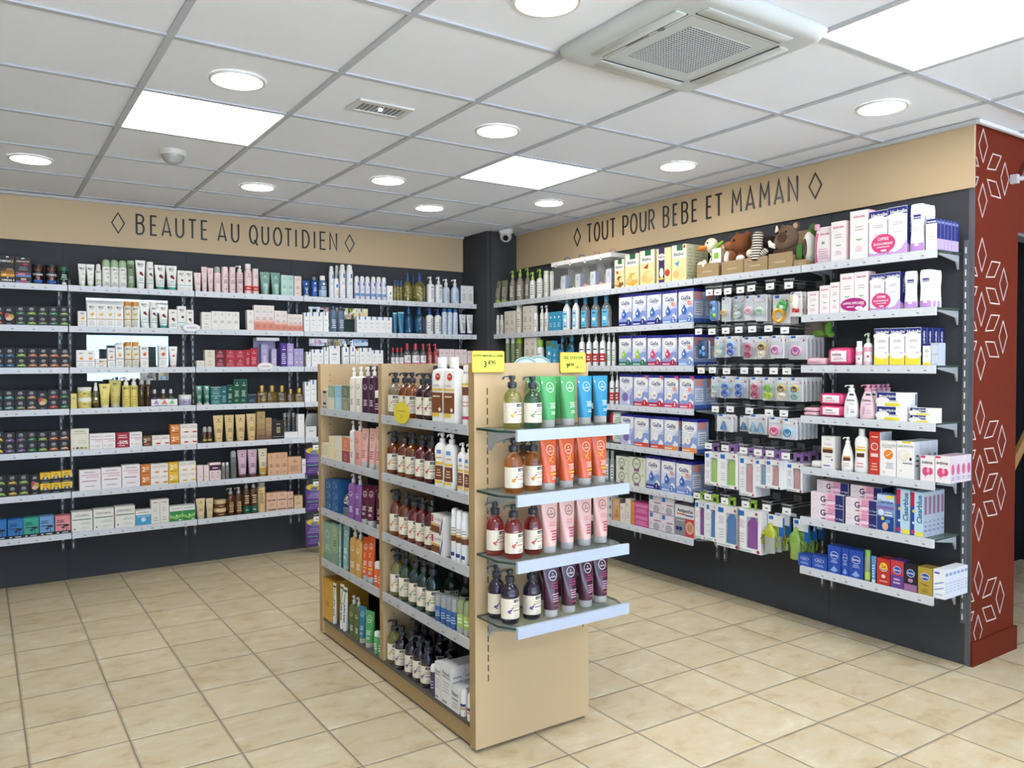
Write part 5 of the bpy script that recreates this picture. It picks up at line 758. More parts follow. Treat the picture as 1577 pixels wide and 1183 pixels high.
    ('whbot2', 1.0569, .0340, .1990), ('whbot2', 1.1151, .0340, .1990), ('bluecart', 1.1870, .0489, .1417), ('bluecart', 1.2367, .0489, .1417),
    ('bluecart', 1.2864, .0489, .1417),]),
  ('B', 2, 2, [
    ('whpeng', 1.3540, .0646, .2403), ('whpeng', 1.4620, .0616, .2419), ('clpeng', 1.5655, .0689, .2269), ('clpeng', 1.6779, .0704, .2225),
    ('clpeng', 1.7912, .0736, .2233),]),
  ('B', 2, 3, [
    ('galb1', 2.0108, .1266, .2105), ('galb1', 2.1444, .1274, .2101), ('galb1', 2.2792, .1292, .2080), ('galb2', 2.4167, .1248, .2054),
    ('galb2', 2.5508, .1205, .2066, dict(dp=2)),]),
  ('B', 2, 5, [
    ('safo', 3.4311, .0648, .1204), ('safo', 3.4977, .0556, .1442), ('safo', 3.5547, .0516, .1558), ('safobig2', 3.6221, .0747, .1936),
    ('safobig', 3.6993, .0723, .1949), ('hydm', 3.7812, .0739, .1750), ('hydmb', 3.8578, .0722, .1768), ('hydbot', 3.9377, .0572, .1745),
    ('hydbot', 4.0090, .0557, .1748, dict(dp=3)),]),
  ('B', 3, 1, [
    ('ggbot', .5799, .0402, .2323), ('ggbot', .6570, .0419, .2300), ('ggreen', .7370, .0612, .2309), ('ivbox', .8795, .0784, .2216),
    ('ivbox', .9547, .0696, .2216), ('greencap', 1.0189, .0571, .2040), ('bluecart2', 1.1662, .0749, .1893), ('bluecart2', 1.2334, .0448, .1630),]),
  ('B', 3, 2, [
    ('bluepump', 1.2944, .0546, .2398), ('bluepump', 1.3961, .0775, .2413), ('whpumpr', 1.5314, .0462, .2409), ('whpumpr', 1.6118, .0411, .2379),
    ('whpumpr', 1.6842, .0424, .2399), ('whpumpr', 1.7586, .0472, .2390), ('whsmr', 1.8314, .0299, .2299), ('whsmr', 1.8813, .0288, .2281),]),
  ('B', 3, 3, [
    ('galg', 2.0093, .1237, .1993), ('galg', 2.1439, .1291, .1981), ('galp', 2.2812, .1205, .1936), ('galp', 2.4145, .1278, .1912),
    ('galb3', 2.5522, .1219, .1917, dict(dp=2)),]),
  ('B', 3, 5, [
    ('wipeflat', 3.4396, .1198, .0406), ('wipes', 3.5750, .1402, .0911), ('rosebot', 3.6809, .0342, .1189), ('rosepump', 3.7251, .0409, .1577),
    ('hydy', 3.8042, .0733, .1763), ('hydy', 3.8805, .0724, .1748), ('hydy', 3.9570, .0737, .1747, dict(dp=4)), ('hydsm', 4.0214, .0369, .0991),
    ('clearcart', 4.0578, .0319, .1012),]),
  ('B', 4, 2, [
    ('whpumpr', 1.8605, .0360, .2227), ('whpumpr', 1.9178, .0234, .2330),]),
  ('B', 4, 3, [
    ('gall1', 2.0192, .1296, .2064), ('galar1', 2.1605, .1348, .2051), ('galar1', 2.2970, .1289, .2034), ('galar2', 2.4315, .1232, .2027),
    ('galar2', 2.5591, .1185, .2020, dict(dp=2)),]),
  ('B', 4, 5, [
    ('wipeflat', 3.4101, .0877, .0225, dict(st=2)), ('wipes', 3.5295, .1447, .0613, dict(st=2)), ('intima', 3.6383, .0711, .1657),
    ('intimapk', 3.7250, .0726, .1690, dict(dp=5)), ('myco', 3.8565, .1466, .0669, dict(st=2)), ('mycosm', 4.0031, .1134, .0333, dict(st=2)),]),
  ('B', 5, 2, [
    ('redpack', 1.8966, .1222, .1081, dict(st=2)),]),
  ('B', 5, 3, [
    ('gall2', 2.0298, .1258, .2078), ('galn', 2.1646, .1327, .2058), ('galn', 2.3078, .1188, .2055), ('galo', 2.4327, .1221, .2055),
    ('galo', 2.5824, .1219, .2036),]),
  ('B', 5, 5, [
    ('whflat', 3.4505, .0665, .0352), ('roge', 3.5241, .0764, .1662), ('rogepump', 3.6215, .0596, .1707), ('rogebot', 3.6955, .0665, .2165),
    ('lacred', 3.7735, .0530, .2066, dict(dp=2)), ('lac', 3.8423, .0787, .1692), ('lac2', 3.9263, .0835, .1727, dict(dp=4)),
    ('ovary', 4.0298, .0649, .1165), ('ovary', 4.0976, .0658, .1213, dict(dp=4)),]),
  ('B', 6, 2, [
    ('greybot', 1.8099, .0339, .2087), ('greybot', 1.8648, .0316, .2085),]),
  ('B', 6, 3, [
    ('natbox', 1.9787, .1200, .0912, dict(st=2)), ('natbox', 2.1225, .1575, .0943, dict(st=2)), ('galb1', 2.2729, .1296, .2125),
    ('galb2', 2.4072, .1220, .2088), ('galb2', 2.5371, .1264, .2055, dict(dp=2)),]),
  ('B', 6, 5, [
    ('gtest', 3.5194, .1866, .0691, dict(st=2)), ('gtest', 3.5307, .1820, .0604, dict(z0=.1370, bk=.030)), ('gtest', 3.7055, .1653, .0678, dict(st=2)),
    ('gtest', 3.7124, .1652, .0630, dict(z0=.1338, bk=.030)), ('clrov', 3.8315, .0853, .1750), ('clrdig', 3.7743, .0540, .2027, dict(bk=.140)),
    ('clr', 3.9174, .0638, .2112), ('clr', 3.9833, .0596, .2075, dict(dp=5)),]),
  ('B', 7, 2, [
    ('gwcart', 1.8503, .0467, .0563, dict(st=3)),]),
  ('B', 7, 3, [
    ('peachc', 1.9194, .0701, .1480), ('ivsm', 1.9833, .0485, .1245), ('ivsm', 2.0368, .0483, .1643), ('pinkorg', 2.1485, .1632, .0779, dict(st=2)),
    ('mamb', 2.2882, .1055, .1127, dict(st=2)), ('mamb', 2.3986, .1080, .1108, dict(st=2)), ('acti', 2.5444, .1605, .1933),]),
  ('B', 7, 5, [
    ('durexs', 3.3897, .0771, .0606), ('durexs', 3.4772, .0876, .0694), ('durext', 3.5629, .0727, .1383), ('durext', 3.6220, .0381, .1379),
    ('durext', 3.6822, .0751, .1383), ('greengel', 3.7347, .0283, .1498), ('bluegel', 3.7693, .0245, .1276), ('durexr', 3.8239, .0658, .1261),
    ('durexp', 3.8910, .0615, .1303), ('durexk', 3.9562, .0620, .1299), ('durexg', 4.0241, .0668, .1259), ('durexw', 4.0867, .0519, .1287, dict(dp=6)),]),
  ('G', 1, 1, [
    ('soapsm', 2.0438, .0893, .0980), ('duogreen', 2.1391, .0875, .1201), ('duoblue', 2.2296, .0842, .1219), ('duodark', 2.3219, .0913, .1238),
    ('lnwhite', 2.3904, .0442, .2120), ('lnwhite', 2.4644, .0520, .2149), ('lnplum', 2.5437, .0520, .2149), ('lnplum', 2.6150, .0520, .2166),
    ('plumsm', 2.6668, .0500, .1071),]),
  ('G', 1, 2, [
    ('soapclear', 2.8078, .0660, .1907), ('soapbrown', 2.9103, .0602, .1914), ('soaporange', 2.9713, .0602, .1916), ('soapwine', 3.0679, .0649, .1902),
    ('soapwine', 3.1336, .0649, .1896), ('rogel', 3.2322, .0840, .2508), ('rogel', 3.3255, .0840, .2509), ('rogesm', 3.4392, .0450, .2193),]),
  ('G', 2, 1, [
    ('creamsoap', 2.0458, .0976, .0729), ('duocream', 2.1362, .0816, .1155), ('duoivory', 2.2239, .0845, .1197), ('duored', 2.3189, .0931, .1249),
    ('lnwpump', 2.3838, .0352, .2083), ('lnpink', 2.4536, .0520, .2102), ('lnpinktube', 2.5104, .0580, .1791), ('lnpinktube', 2.5987, .0580, .1850),
    ('lnpinktube', 2.6740, .0580, .1953),]),
  ('G', 2, 2, [
    ('soapamber', 2.7934, .0660, .1851), ('soapamber', 2.8978, .0660, .1892), ('soaporange', 2.9688, .0660, .1908), ('soapred', 3.0586, .0660, .1900),
    ('soapdkred', 3.1404, .0660, .1909), ('rogew', 3.2430, .0660, .2109), ('rogew', 3.3164, .0660, .2091), ('rogews', 3.4105, .0450, .1852),
    ('rogews', 3.4585, .0450, .1854),]),
  ('G', 3, 1, [
    ('bluesoap', 2.0812, .0814, .0517, dict(st=3)), ('bluesoap', 2.1690, .0850, .0552, dict(st=3)), ('lnpurple', 2.3657, .0520, .2172),
    ('lnpurple', 2.4456, .0520, .2184), ('lnwinetube', 2.5075, .0580, .1776), ('lnwinetube', 2.5768, .0580, .1884),
    ('lnwinetube', 2.6740, .0580, .1958),]),
  ('G', 3, 2, [
    ('soapamber', 2.8140, .0660, .1981), ('soapamber', 2.9036, .0660, .1983), ('soapred', 2.9899, .0660, .1941), ('soapred', 3.0589, .0660, .1986),
    ('soapdkred', 3.1369, .0660, .1977), ('rogebar', 3.2355, .0946, .0775, dict(st=2)), ('rogeaero', 3.3494, .0340, .1988),
    ('rogeaero', 3.3868, .0340, .1959), ('rogeaero', 3.4266, .0340, .1952),]),
  ('G', 4, 1, [
    ('eucbox', 2.0704, .1057, .1988), ('eucbox2', 2.1691, .0883, .2114), ('euctube', 2.2230, .0180, .2181), ('euctube', 2.2786, .0500, .2300),
    ('lngold', 2.3798, .0520, .2251), ('lngold', 2.4461, .0520, .2241), ('lnorange', 2.5152, .0560, .2018), ('lnorange', 2.5724, .0560, .2183),
    ('lnorsm', 2.6437, .0360, .1166), ('lnorsm', 2.6850, .0360, .1236),]),
  ('G', 4, 2, [
    ('soapolive', 2.8157, .0660, .2035), ('soapgreen', 2.9021, .0660, .2096), ('soapdkgreen', 2.9938, .0660, .2075),
    ('soapdkgreen', 3.0665, .0660, .2087), ('soapdkgreen', 3.1448, .0660, .2136), ('soapdkgreen', 3.1355, .0660, .1837, dict(bk=.090)),
    ('soapdkgreen', 3.2576, .0660, .1909, dict(bk=.090)), ('stickblue', 3.2212, .0360, .1060), ('stickblue', 3.2670, .0360, .1113),
    ('stickblue', 3.3079, .0360, .1155), ('stickblue', 3.3462, .0360, .1181), ('stickgreen', 3.3914, .0380, .1271),
    ('stickgreen', 3.4401, .0380, .1310),]),
  ('G', 5, 1, [
    ('mangobox', 2.0590, .1240, .2079), ('aloe', 2.1363, .0289, .2055), ('aloe', 2.2284, .0388, .2206), ('aloe', 2.2680, .0388, .2144),
    ('lnolive', 2.3641, .0500, .1961), ('lnolive', 2.4245, .0414, .2026), ('lnteal', 2.4707, .0494, .1724), ('lngreen', 2.5415, .0660, .1671),
    ('lngrsm', 2.6355, .0340, .1010), ('lngrsm', 2.6837, .0340, .1117),]),
  ('G', 5, 2, [
    ('soapolive', 2.7828, .0660, .1859), ('soapviolet', 2.8573, .0660, .1820), ('soapviolet', 2.9511, .0660, .1872),
    ('soapviolet', 3.0260, .0660, .1885), ('soapviolet', 3.0959, .0660, .1887), ('soapviolet', 2.8056, .0660, .1832, dict(bk=.100)),
    ('soapviolet', 2.8806, .0660, .1824, dict(bk=.100)), ('soapviolet', 3.0148, .0660, .1797, dict(bk=.100)),
    ('soapviolet', 3.1088, .0660, .1803, dict(bk=.100)), ('etbot', 3.1773, .0300, .1203), ('etbox', 3.2352, .0473, .1449),
    ('etbox', 3.3010, .0772, .1574, dict(dp=3)), ('etsm', 3.3693, .0577, .0936, dict(dp=3)), ('rollon', 3.4142, .0304, .0995),
    ('rollon', 3.4630, .0360, .1022),]),
]
# row, position along the wall, height of the price holder, then the front pack: distance from the wall, width, top, height, design, how many on the rod
HOOKS = [
  ('a', 2.7765, 1.8360, 0.2680, 0.0597, 1.7793, 0.1166, 'bluebag', 1),
  ('a', 2.8395, 1.8334, 0.2437, 0.0621, 1.7981, 0.1435, 'paciA', 2),
  ('a', 2.9115, 1.8332, 0.2178, 0.0789, 1.8024, 0.1482, 'paciB', 2),
  ('a', 3.0008, 1.8325, 0.2283, 0.0731, 1.7980, 0.1429, 'paciC', 2),
  ('a', 3.0753, 1.8360, 0.2254, 0.0729, 1.7979, 0.1518, 'paciD', 3),
  ('a', 3.1991, 1.8361, 0.2154, 0.1082, 1.7889, 0.1644, 'teether', 3),
  ('a', 3.3172, 1.8320, 0.2511, 0.0747, 1.7921, 0.1329, 'toyring', 5),
  ('b', 2.6943, 1.6127, 0.2653, 0.0793, 1.5548, 0.1146, 'bluebag2', 1),
  ('b', 2.7963, 1.6088, 0.2416, 0.0860, 1.5723, 0.1249, 'paciB', 2),
  ('b', 2.8982, 1.6104, 0.2534, 0.0925, 1.5716, 0.1196, 'paciE', 2),
  ('b', 2.9909, 1.6122, 0.2171, 0.0899, 1.5653, 0.1298, 'paciF', 2),
  ('b', 3.0831, 1.6121, 0.2163, 0.0846, 1.5662, 0.1308, 'paciG', 2),
  ('b', 3.1902, 1.6108, 0.2364, 0.0850, 1.5676, 0.1284, 'paciP', 3),
  ('b', 3.2942, 1.5981, 0.2011, 0.1135, 1.5648, 0.1326, 'paciP', 5),
  ('c', 2.7157, 1.3843, 0.1870, 0.0695, 1.3370, 0.1255, 'paciB', 1),
  ('c', 2.8008, 1.3862, 0.1854, 0.0977, 1.3413, 0.1329, 'paciE', 2),
  ('c', 2.9048, 1.3824, 0.1888, 0.1011, 1.3378, 0.1258, 'paciE', 2),
  ('c', 3.0303, 1.3848, 0.2037, 0.0972, 1.3392, 0.1299, 'paciF', 2),
  ('c', 3.1240, 1.3839, 0.2138, 0.0873, 1.3392, 0.1334, 'paciH', 2),
  ('c', 3.2251, 1.3841, 0.2313, 0.0832, 1.3404, 0.1326, 'paciG', 2),
  ('c', 3.3078, 1.3832, 0.2305, 0.0792, 1.3397, 0.1321, 'paciI', 7),
  ('d', 2.8238, 1.1625, 0.2313, 0.1140, 1.1187, 0.1032, 'teatA', 2),
  ('d', 2.9321, 1.1671, 0.1889, 0.0671, 1.1151, 0.0932, 'teatA', 2),
  ('d', 3.0653, 1.1634, 0.2389, 0.1210, 1.1294, 0.1112, 'teatB', 3),
  ('d', 3.1965, 1.1601, 0.2487, 0.0978, 1.1230, 0.1163, 'paciR', 2),
  ('d', 3.2907, 1.1603, 0.2609, 0.0877, 1.1206, 0.1150, 'paciJ', 6),
  ('e', 2.7724, 0.9455, 0.2450, 0.1096, 0.8930, 0.1930, 'boxG', 1),
  ('e', 2.8959, 0.9441, 0.2450, 0.1344, 0.8980, 0.2016, 'boxG', 2),
  ('e', 3.0274, 0.9417, 0.2450, 0.1105, 0.8901, 0.2189, 'boxR', 2),
  ('e', 3.1255, 0.9397, 0.2450, 0.0826, 0.8849, 0.1540, 'boxB', 2),
  ('e', 3.2030, 0.9401, 0.2450, 0.0983, 0.8884, 0.1537, 'boxR2', 2),
  ('e', 3.3039, 0.9365, 0.2000, 0.1005, 0.8782, 0.1511, 'boxR2', 3),
  ('f', 2.6837, 0.6431, 0.2450, 0.0827, 0.5944, 0.2242, 'boxP', 1),
  ('f', 2.7683, 0.6478, 0.2450, 0.0810, 0.5924, 0.2201, 'boxB2', 1),
  ('f', 2.8940, 0.6421, 0.2450, 0.1674, 0.5925, 0.2349, 'boxB2', 1),
  ('f', 3.0418, 0.6443, 0.2450, 0.1679, 0.5967, 0.2389, 'boxP', 1),
  ('f', 3.1833, 0.6459, 0.2450, 0.1121, 0.5848, 0.2038, 'cupY', 3),
  ('f', 3.3115, 0.6464, 0.2000, 0.1090, 0.5768, 0.2107, 'cupG', 5),
]
END_ITEMS = [
  (1, 'soapolive', -2.2273, -3.6206, 0.0660, 0.1884),
  (1, 'soapgreen', -2.1591, -3.6483, 0.0660, 0.1857),
  (1, 'lngreen', -2.0697, -3.6207, 0.0720, 0.1821),
  (1, 'lngreen', -1.9657, -3.6049, 0.0720, 0.1817),
  (1, 'lngreen', -2.0812, -3.5520, 0.0720, 0.1821),
  (1, 'lngreen', -1.9538, -3.5520, 0.0720, 0.1809),
  (1, 'lnblue', -1.8749, -3.5916, 0.0720, 0.1814),
  (1, 'lnblue', -1.7702, -3.5606, 0.0720, 0.1825),
  (2, 'soaporange', -2.2457, -3.6535, 0.0660, 0.1906),
  (2, 'soaporange', -2.1542, -3.6421, 0.0660, 0.1847),
  (2, 'soapbrown', -2.1375, -3.5620, 0.0660, 0.1757),
  (2, 'lnorange', -1.9629, -3.5520, 0.0720, 0.1658),
  (2, 'lnorange', -1.8757, -3.5520, 0.0720, 0.1654),
  (2, 'lnorange', -1.7966, -3.5520, 0.0720, 0.1610),
  (2, 'lnorange', -2.0937, -3.6532, 0.0720, 0.1803),
  (2, 'lnorange', -2.0041, -3.6445, 0.0720, 0.1787),
  (2, 'lnorange', -1.9137, -3.6371, 0.0720, 0.1793),
  (2, 'lnorange', -1.8277, -3.6201, 0.0720, 0.1776),
  (3, 'soapred', -2.2739, -3.5781, 0.0660, 0.1909),
  (3, 'soapred', -2.2456, -3.6527, 0.0660, 0.1874),
  (3, 'soapred', -2.1541, -3.6415, 0.0660, 0.1861),
  (3, 'lnpinktube', -2.0908, -3.6546, 0.0720, 0.1816),
  (3, 'lnpinktube', -2.0009, -3.6414, 0.0720, 0.1807),
  (3, 'lnpinktube', -1.9149, -3.6367, 0.0720, 0.1797),
  (3, 'lnpinktube', -1.8344, -3.6363, 0.0720, 0.1842),
  (4, 'soapviolet', -2.2692, -3.5801, 0.0660, 0.1877),
  (4, 'soapviolet', -2.2634, -3.6557, 0.0660, 0.1866),
  (4, 'soapviolet', -2.1714, -3.6572, 0.0660, 0.1799),
  (4, 'lnplumtube', -2.0983, -3.6736, 0.0720, 0.1858),
  (4, 'lnplumtube', -2.0137, -3.6694, 0.0720, 0.1862),
  (4, 'lnplumtube', -1.9206, -3.6526, 0.0720, 0.1813),
  (4, 'lnplumtube', -1.8390, -3.6407, 0.0720, 0.1802),
  (3, 'lnpinktube', -2.0364, -3.5520, 0.0720, 0.1583),
  (3, 'lnpinktube', -1.9566, -3.5520, 0.0720, 0.1502),
  (3, 'lnpinktube', -1.8708, -3.5520, 0.0720, 0.1502),
  (4, 'lnplumtube', -2.0339, -3.5520, 0.0720, 0.1463),
  (4, 'lnplumtube', -1.9450, -3.5520, 0.0720, 0.1372),
  (4, 'lnplumtube', -1.8623, -3.5520, 0.0720, 0.1327),
]
# ------------------------------------------------------------------ the room
def floor_mat():
    m = bpy.data.materials.new('floor tiles'); m.use_nodes = True; nt = m.node_tree; N = nt.nodes.new; K = nt.links.new
    b = nt.nodes['Principled BSDF']
    def math_(op, a, c=None):
        n = N('ShaderNodeMath'); n.operation = op
        for i, v in enumerate((a, c)):
            if v is None: continue
            if isinstance(v, (int, float)): n.inputs[i].default_value = v
            else: K(v, n.inputs[i])
        return n.outputs[0]
    g = N('ShaderNodeNewGeometry'); s = N('ShaderNodeSeparateXYZ'); K(g.outputs['Position'], s.inputs[0])
    x, y = s.outputs[0], s.outputs[1]
    u = math_('DIVIDE', math_('ADD', x, .43), .3235)
    v = math_('DIVIDE', math_('SUBTRACT', math_('ADD', y, 3.0925), math_('MULTIPLY', math_('ADD', x, .43), -.0235)), .3287)
    def edge(t, k):                                   # distance to the tile edge in metres
        f = math_('FRACT', t); return math_('MULTIPLY', math_('MINIMUM', f, math_('SUBTRACT', 1, f)), k)
    d = math_('MINIMUM', edge(u, .3235), edge(v, .3287))
    ids = N('ShaderNodeCombineXYZ'); K(math_('FLOOR', u), ids.inputs[0]); K(math_('FLOOR', v), ids.inputs[1])
    wn = N('ShaderNodeTexWhiteNoise'); K(ids.outputs[0], wn.inputs['Vector'])
    off = N('ShaderNodeVectorMath'); off.operation = 'SCALE'; off.inputs['Scale'].default_value = 7; K(wn.outputs['Color'], off.inputs[0])
    add = N('ShaderNodeVectorMath'); add.operation = 'ADD'; K(g.outputs['Position'], add.inputs[0]); K(off.outputs[0], add.inputs[1])
    mp = N('ShaderNodeMapping'); mp.inputs['Scale'].default_value = (1, 1.45, 1); K(add.outputs[0], mp.inputs[0])
    n1 = N('ShaderNodeTexNoise'); n1.inputs['Scale'].default_value = 7.5; n1.inputs['Detail'].default_value = 9; n1.inputs['Roughness'].default_value = .62; n1.inputs['Distortion'].default_value = .25; K(mp.outputs[0], n1.inputs[0])
    cr = N('ShaderNodeValToRGB'); e = cr.color_ramp.elements
    e[0].position = .32; e[0].color = lin('#b6a380'); e[1].position = .70; e[1].color = lin('#d9ccae')
    k = e.new(.44); k.color = lin('#c7b693'); k = e.new(.58); k.color = lin('#cabea2')
    K(n1.outputs[0], cr.inputs[0])
    vs = N('ShaderNodeHueSaturation'); K(cr.outputs[0], vs.inputs['Color']); K(math_('ADD', .95, math_('MULTIPLY', wn.outputs['Value'], .1)), vs.inputs['Value'])
    gr = N('ShaderNodeMapRange'); gr.inputs['From Min'].default_value = .0022; gr.inputs['From Max'].default_value = .0034; K(d, gr.inputs[0])
    mx = N('ShaderNodeMix'); mx.data_type = 'RGBA'; mx.inputs['A'].default_value = lin('#82786a'); K(vs.outputs[0], mx.inputs['B']); K(gr.outputs[0], mx.inputs['Factor'])
    K(mx.outputs['Result'], b.inputs['Base Color'])
    hh = N('ShaderNodeMapRange'); hh.inputs['From Min'].default_value = .0015; hh.inputs['From Max'].default_value = .010; hh.interpolation_type = 'SMOOTHSTEP'; K(d, hh.inputs[0])
    bp = N('ShaderNodeBump'); bp.inputs['Strength'].default_value = .9; bp.inputs['Distance'].default_value = .0035
    K(math_('ADD', hh.outputs[0], math_('MULTIPLY', n1.outputs[0], .12)), bp.inputs['Height']); K(bp.outputs[0], b.inputs['Normal'])
    b.inputs['Roughness'].default_value = .38
    return m
WALLC, BEIGE, SAND = '#414347', '#cfb792', '#cdb28a'
def slab(name, x0, x1, y0, y1, z0, z1, m, **k):
    mb = MB(); mb.box(x0, x1, y0, y1, z0, z1, m, **k); return struct(mb.obj(name))
slab('floor', -6.6, 3, -9.1, .3, -.05, 0, mat('#8d8474', 'm'), tm=floor_mat())
slab('ceiling', -6.6, 3, -9.1, .3, H+.004, H+.08, mat('#e6ebf3', 'm'))
mb = MB(); TBAR = mat('#b4b9c0', 'm')
for i in range(-5, 11):                               # the visible bars of the suspended ceiling
    x = .6*i-3.2413
    if x > -.02 and i < 6: continue
    mb.box(x-.012, x+.012, -9.0, -.005 if x < 0 else -4.12, H-.004, H+.004, TBAR)
for r in range(-9, 7):
    y = .6*r-3.6823
    if y < -.02: mb.box(-6.55, -.005 if y > -4.1 else 2.9, y-.012, y+.012, H-.0035, H+.0035, TBAR)
struct(mb.obj('ceiling_grid'))
wm = mat(WALLC, 'w')
slab('wall_back', -6.6, .3, 0, .12, 0, H, wm)
slab('wall_right', 0, .42, -4.0926, 0, 0, H, wm)
slab('wall_left', -6.7, -6.6, -9.1, .1, 0, H, mat('#d9d5cc', 'm'))
slab('wall_front', -6.6, 3, -9.1, -9.0, 0, .10, mat('#d9d5cc', 'm')); slab('wall_front', -6.6, 3, -9.1, -9.0, 2.40, H, mat('#d9d5cc', 'm'))
slab('wall_front', -6.6, -6.1, -9.1, -9.0, .10, 2.40, mat('#d9d5cc', 'm')); slab('wall_front', 1.3, 3, -9.1, -9.0, .10, 2.40, mat('#d9d5cc', 'm'))
mb = MB()
for x in (-6.1, -4.25, -2.4, -.55, 1.3): mb.box(x-.03, x+.03, -9.08, -9.02, .10, 2.40, mat('#4a4d52', 'e'))
struct(mb.obj('window_1'))
slab('wall_east', 3, 3.1, -9.1, .1, 0, H, mat('#cfc9bf', 'm'))
slab('pavement', -16, 12, -17, -9.1, -.06, -.01, mat('#a4a8ad', 'm'))
slab('added_facade', -18, 14, -17.5, -17, 0, 7, mat('#7d97ad', 'm'))  # unseen facade, added to hold back low sky light and dim the mirrors' view
slab('roof', -6.7, 3.1, -9.1, .3, H+.1, H+.3, mat('#77797b', 'm'))
slab('added_dark_wall', .42, 3, -3.3, -3.2, 0, H, mat('#1d1f22', 'w')); slab('added_dark_wall', 2.4, 2.5, -4.0, -3.3, 0, H, mat('#1d1f22', 'w'))  # near-black walls added to darken the passage; its gloom is in their colour
# thin joints between the dark wall boards
mb = MB()
for x in (-3.318, -2.56, -1.803, -1.045): mb.box(x-.0015, x+.0015, -.0012, .001, .0, 2.212, mat('#25272b', 'm'))
for y in (-1.135, -1.885, -2.64, -3.378): mb.box(-.0012, .001, y-.0015, y+.0015, 0, 2.212, mat('#25272b', 'm'))
struct(mb.obj('trim_1'))
slab('pillar', -.27, 0, -.42, 0, 0, H, wm); slab('pillar', -.30, -.27, -.40, 0, 0, H, wm)
slab('trim_2', -6.6, -.3, -.016, 0, 2.212, H, mat(BEIGE, 'd'))
mb = MB()
mb.box(-.016, 0, -4.1126, -.42, 2.212, H, mat(BEIGE, 'd')); struct(mb.obj('trim_3'))
mb = MB(); mb.box(-.035, -.016, -4.13, -.42, H-.018, H, mat('#c9cbcb', 'p')); mb.box(-6.6, -.3, -.035, -.016, H-.018, H, mat('#c9cbcb', 'p')); mb.box(-.035, 3, -4.145, -4.1296, H-.018, H, mat('#e3e5e6', 'p')); struct(mb.obj('trim_4'))
slab('trim_5', -.004, .0, -4.1126, -4.088, 0, 2.212, mat('#5a5d62', 'p'))
# red end of the wall with its outlined diamonds, its plinth and the red header over the passage
RED = mat('#6b2412', 'w')
slab('baseboard_end', .0, .435, -4.124, -4.1126, 0, .115, RED)
slab('trim_6', .42, 3, -4.112, -4.02, 2.03, 2.045, mat('#6f7478', 'p'))
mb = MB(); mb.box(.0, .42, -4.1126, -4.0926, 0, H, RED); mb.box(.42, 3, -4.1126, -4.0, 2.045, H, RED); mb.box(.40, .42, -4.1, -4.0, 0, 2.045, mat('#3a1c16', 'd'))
def outline(pts, closed=True):
    w = .003; m = mat('#d9ccc4', 'm'); n = len(pts)
    for i in range(n if closed else n-1):
        a, b = Vector(pts[i]), Vector(pts[(i+1) % n]); d = (b-a).normalized(); q = Vector((-d.y, d.x))*w; a = a-d*w; b = b+d*w
        mb.face([(p.x, -4.1132, p.y) for p in (a-q, b-q, b+q, a+q)], m)
def upright_diamond(x, z): outline([(x, z+.077), (x+.041, z+.003), (x, z-.077), (x-.039, z)])
for i in range(10):
    if 2.412-.251*i > .1: upright_diamond(.067, 2.412-.251*i)
for k in (0, 2, 3, 5, 6, 8):
    z = 2.287-.251*k; upright_diamond(.278, z)
    outline([(.159, z+.101), (.241, z+.101), (.188, z+.03), (.108, z+.025)])
    outline([(.109, z-.025), (.195, z-.026), (.24, z-.096), (.15, z-.094)])
    outline([(.006, z+.063), (.026, z+.025), (.006, z+.026)], False); outline([(.006, z-.063), (.026, z-.025), (.006, z-.026)], False)
struct(mb.obj('wall_end'))

# ------------------------------------------------------------------ lettering over the shelves
def arc(cx, cz, rx, rz, a0, a1, n=10): return [(cx+rx*math.cos(math.radians(a0+(a1-a0)*i/n)), cz+rz*math.sin(math.radians(a0+(a1-a0)*i/n))) for i in range(n+1)]
GLYPH = {
 'B': [[(0, 0), (0, 1), (.45, 1)]+arc(.45, .78, .5, .22, 90, -90)+[(0, .56)], [(.45, .56)]+arc(.5, .28, .5, .28, 90, -90)+[(0, 0)]],
 'E': [[(1, 1), (0, 1), (0, 0), (1, 0)], [(0, .52), (.85, .52)]], 'A': [[(0, 0), (.5, 1), (1, 0)], [(.2, .24), (.8, .24)]],
 'U': [[(0, 1), (0, .3)]+arc(.5, .3, .5, .3, 180, 360)+[(1, 1)]], 'T': [[(0, 1), (1, 1)], [(.5, 1), (.5, 0)]],
 'Q': [arc(.5, .5, .5, .5, 90, 450, 24), [(.6, .2), (1.05, -.1)]], 'O': [arc(.5, .5, .5, .5, 90, 450, 24)], 'I': [[(.5, 0), (.5, 1)]],
 'D': [[(0, 0), (0, 1), (.3, 1)]+arc(.3, .5, .7, .5, 90, -90, 14)+[(0, 0)]], 'N': [[(0, 0), (0, 1), (1, 0), (1, 1)]],
 'P': [[(0, 0), (0, 1), (.45, 1)]+arc(.45, .72, .55, .28, 90, -90)+[(0, .44)]], 'R': [[(0, 0), (0, 1), (.45, 1)]+arc(.45, .74, .52, .26, 90, -90)+[(0, .48)], [(.4, .48), (1, 0)]],
 'M': [[(0, 0), (.08, 1), (.5, .38), (.92, 1), (1, 0)]]}
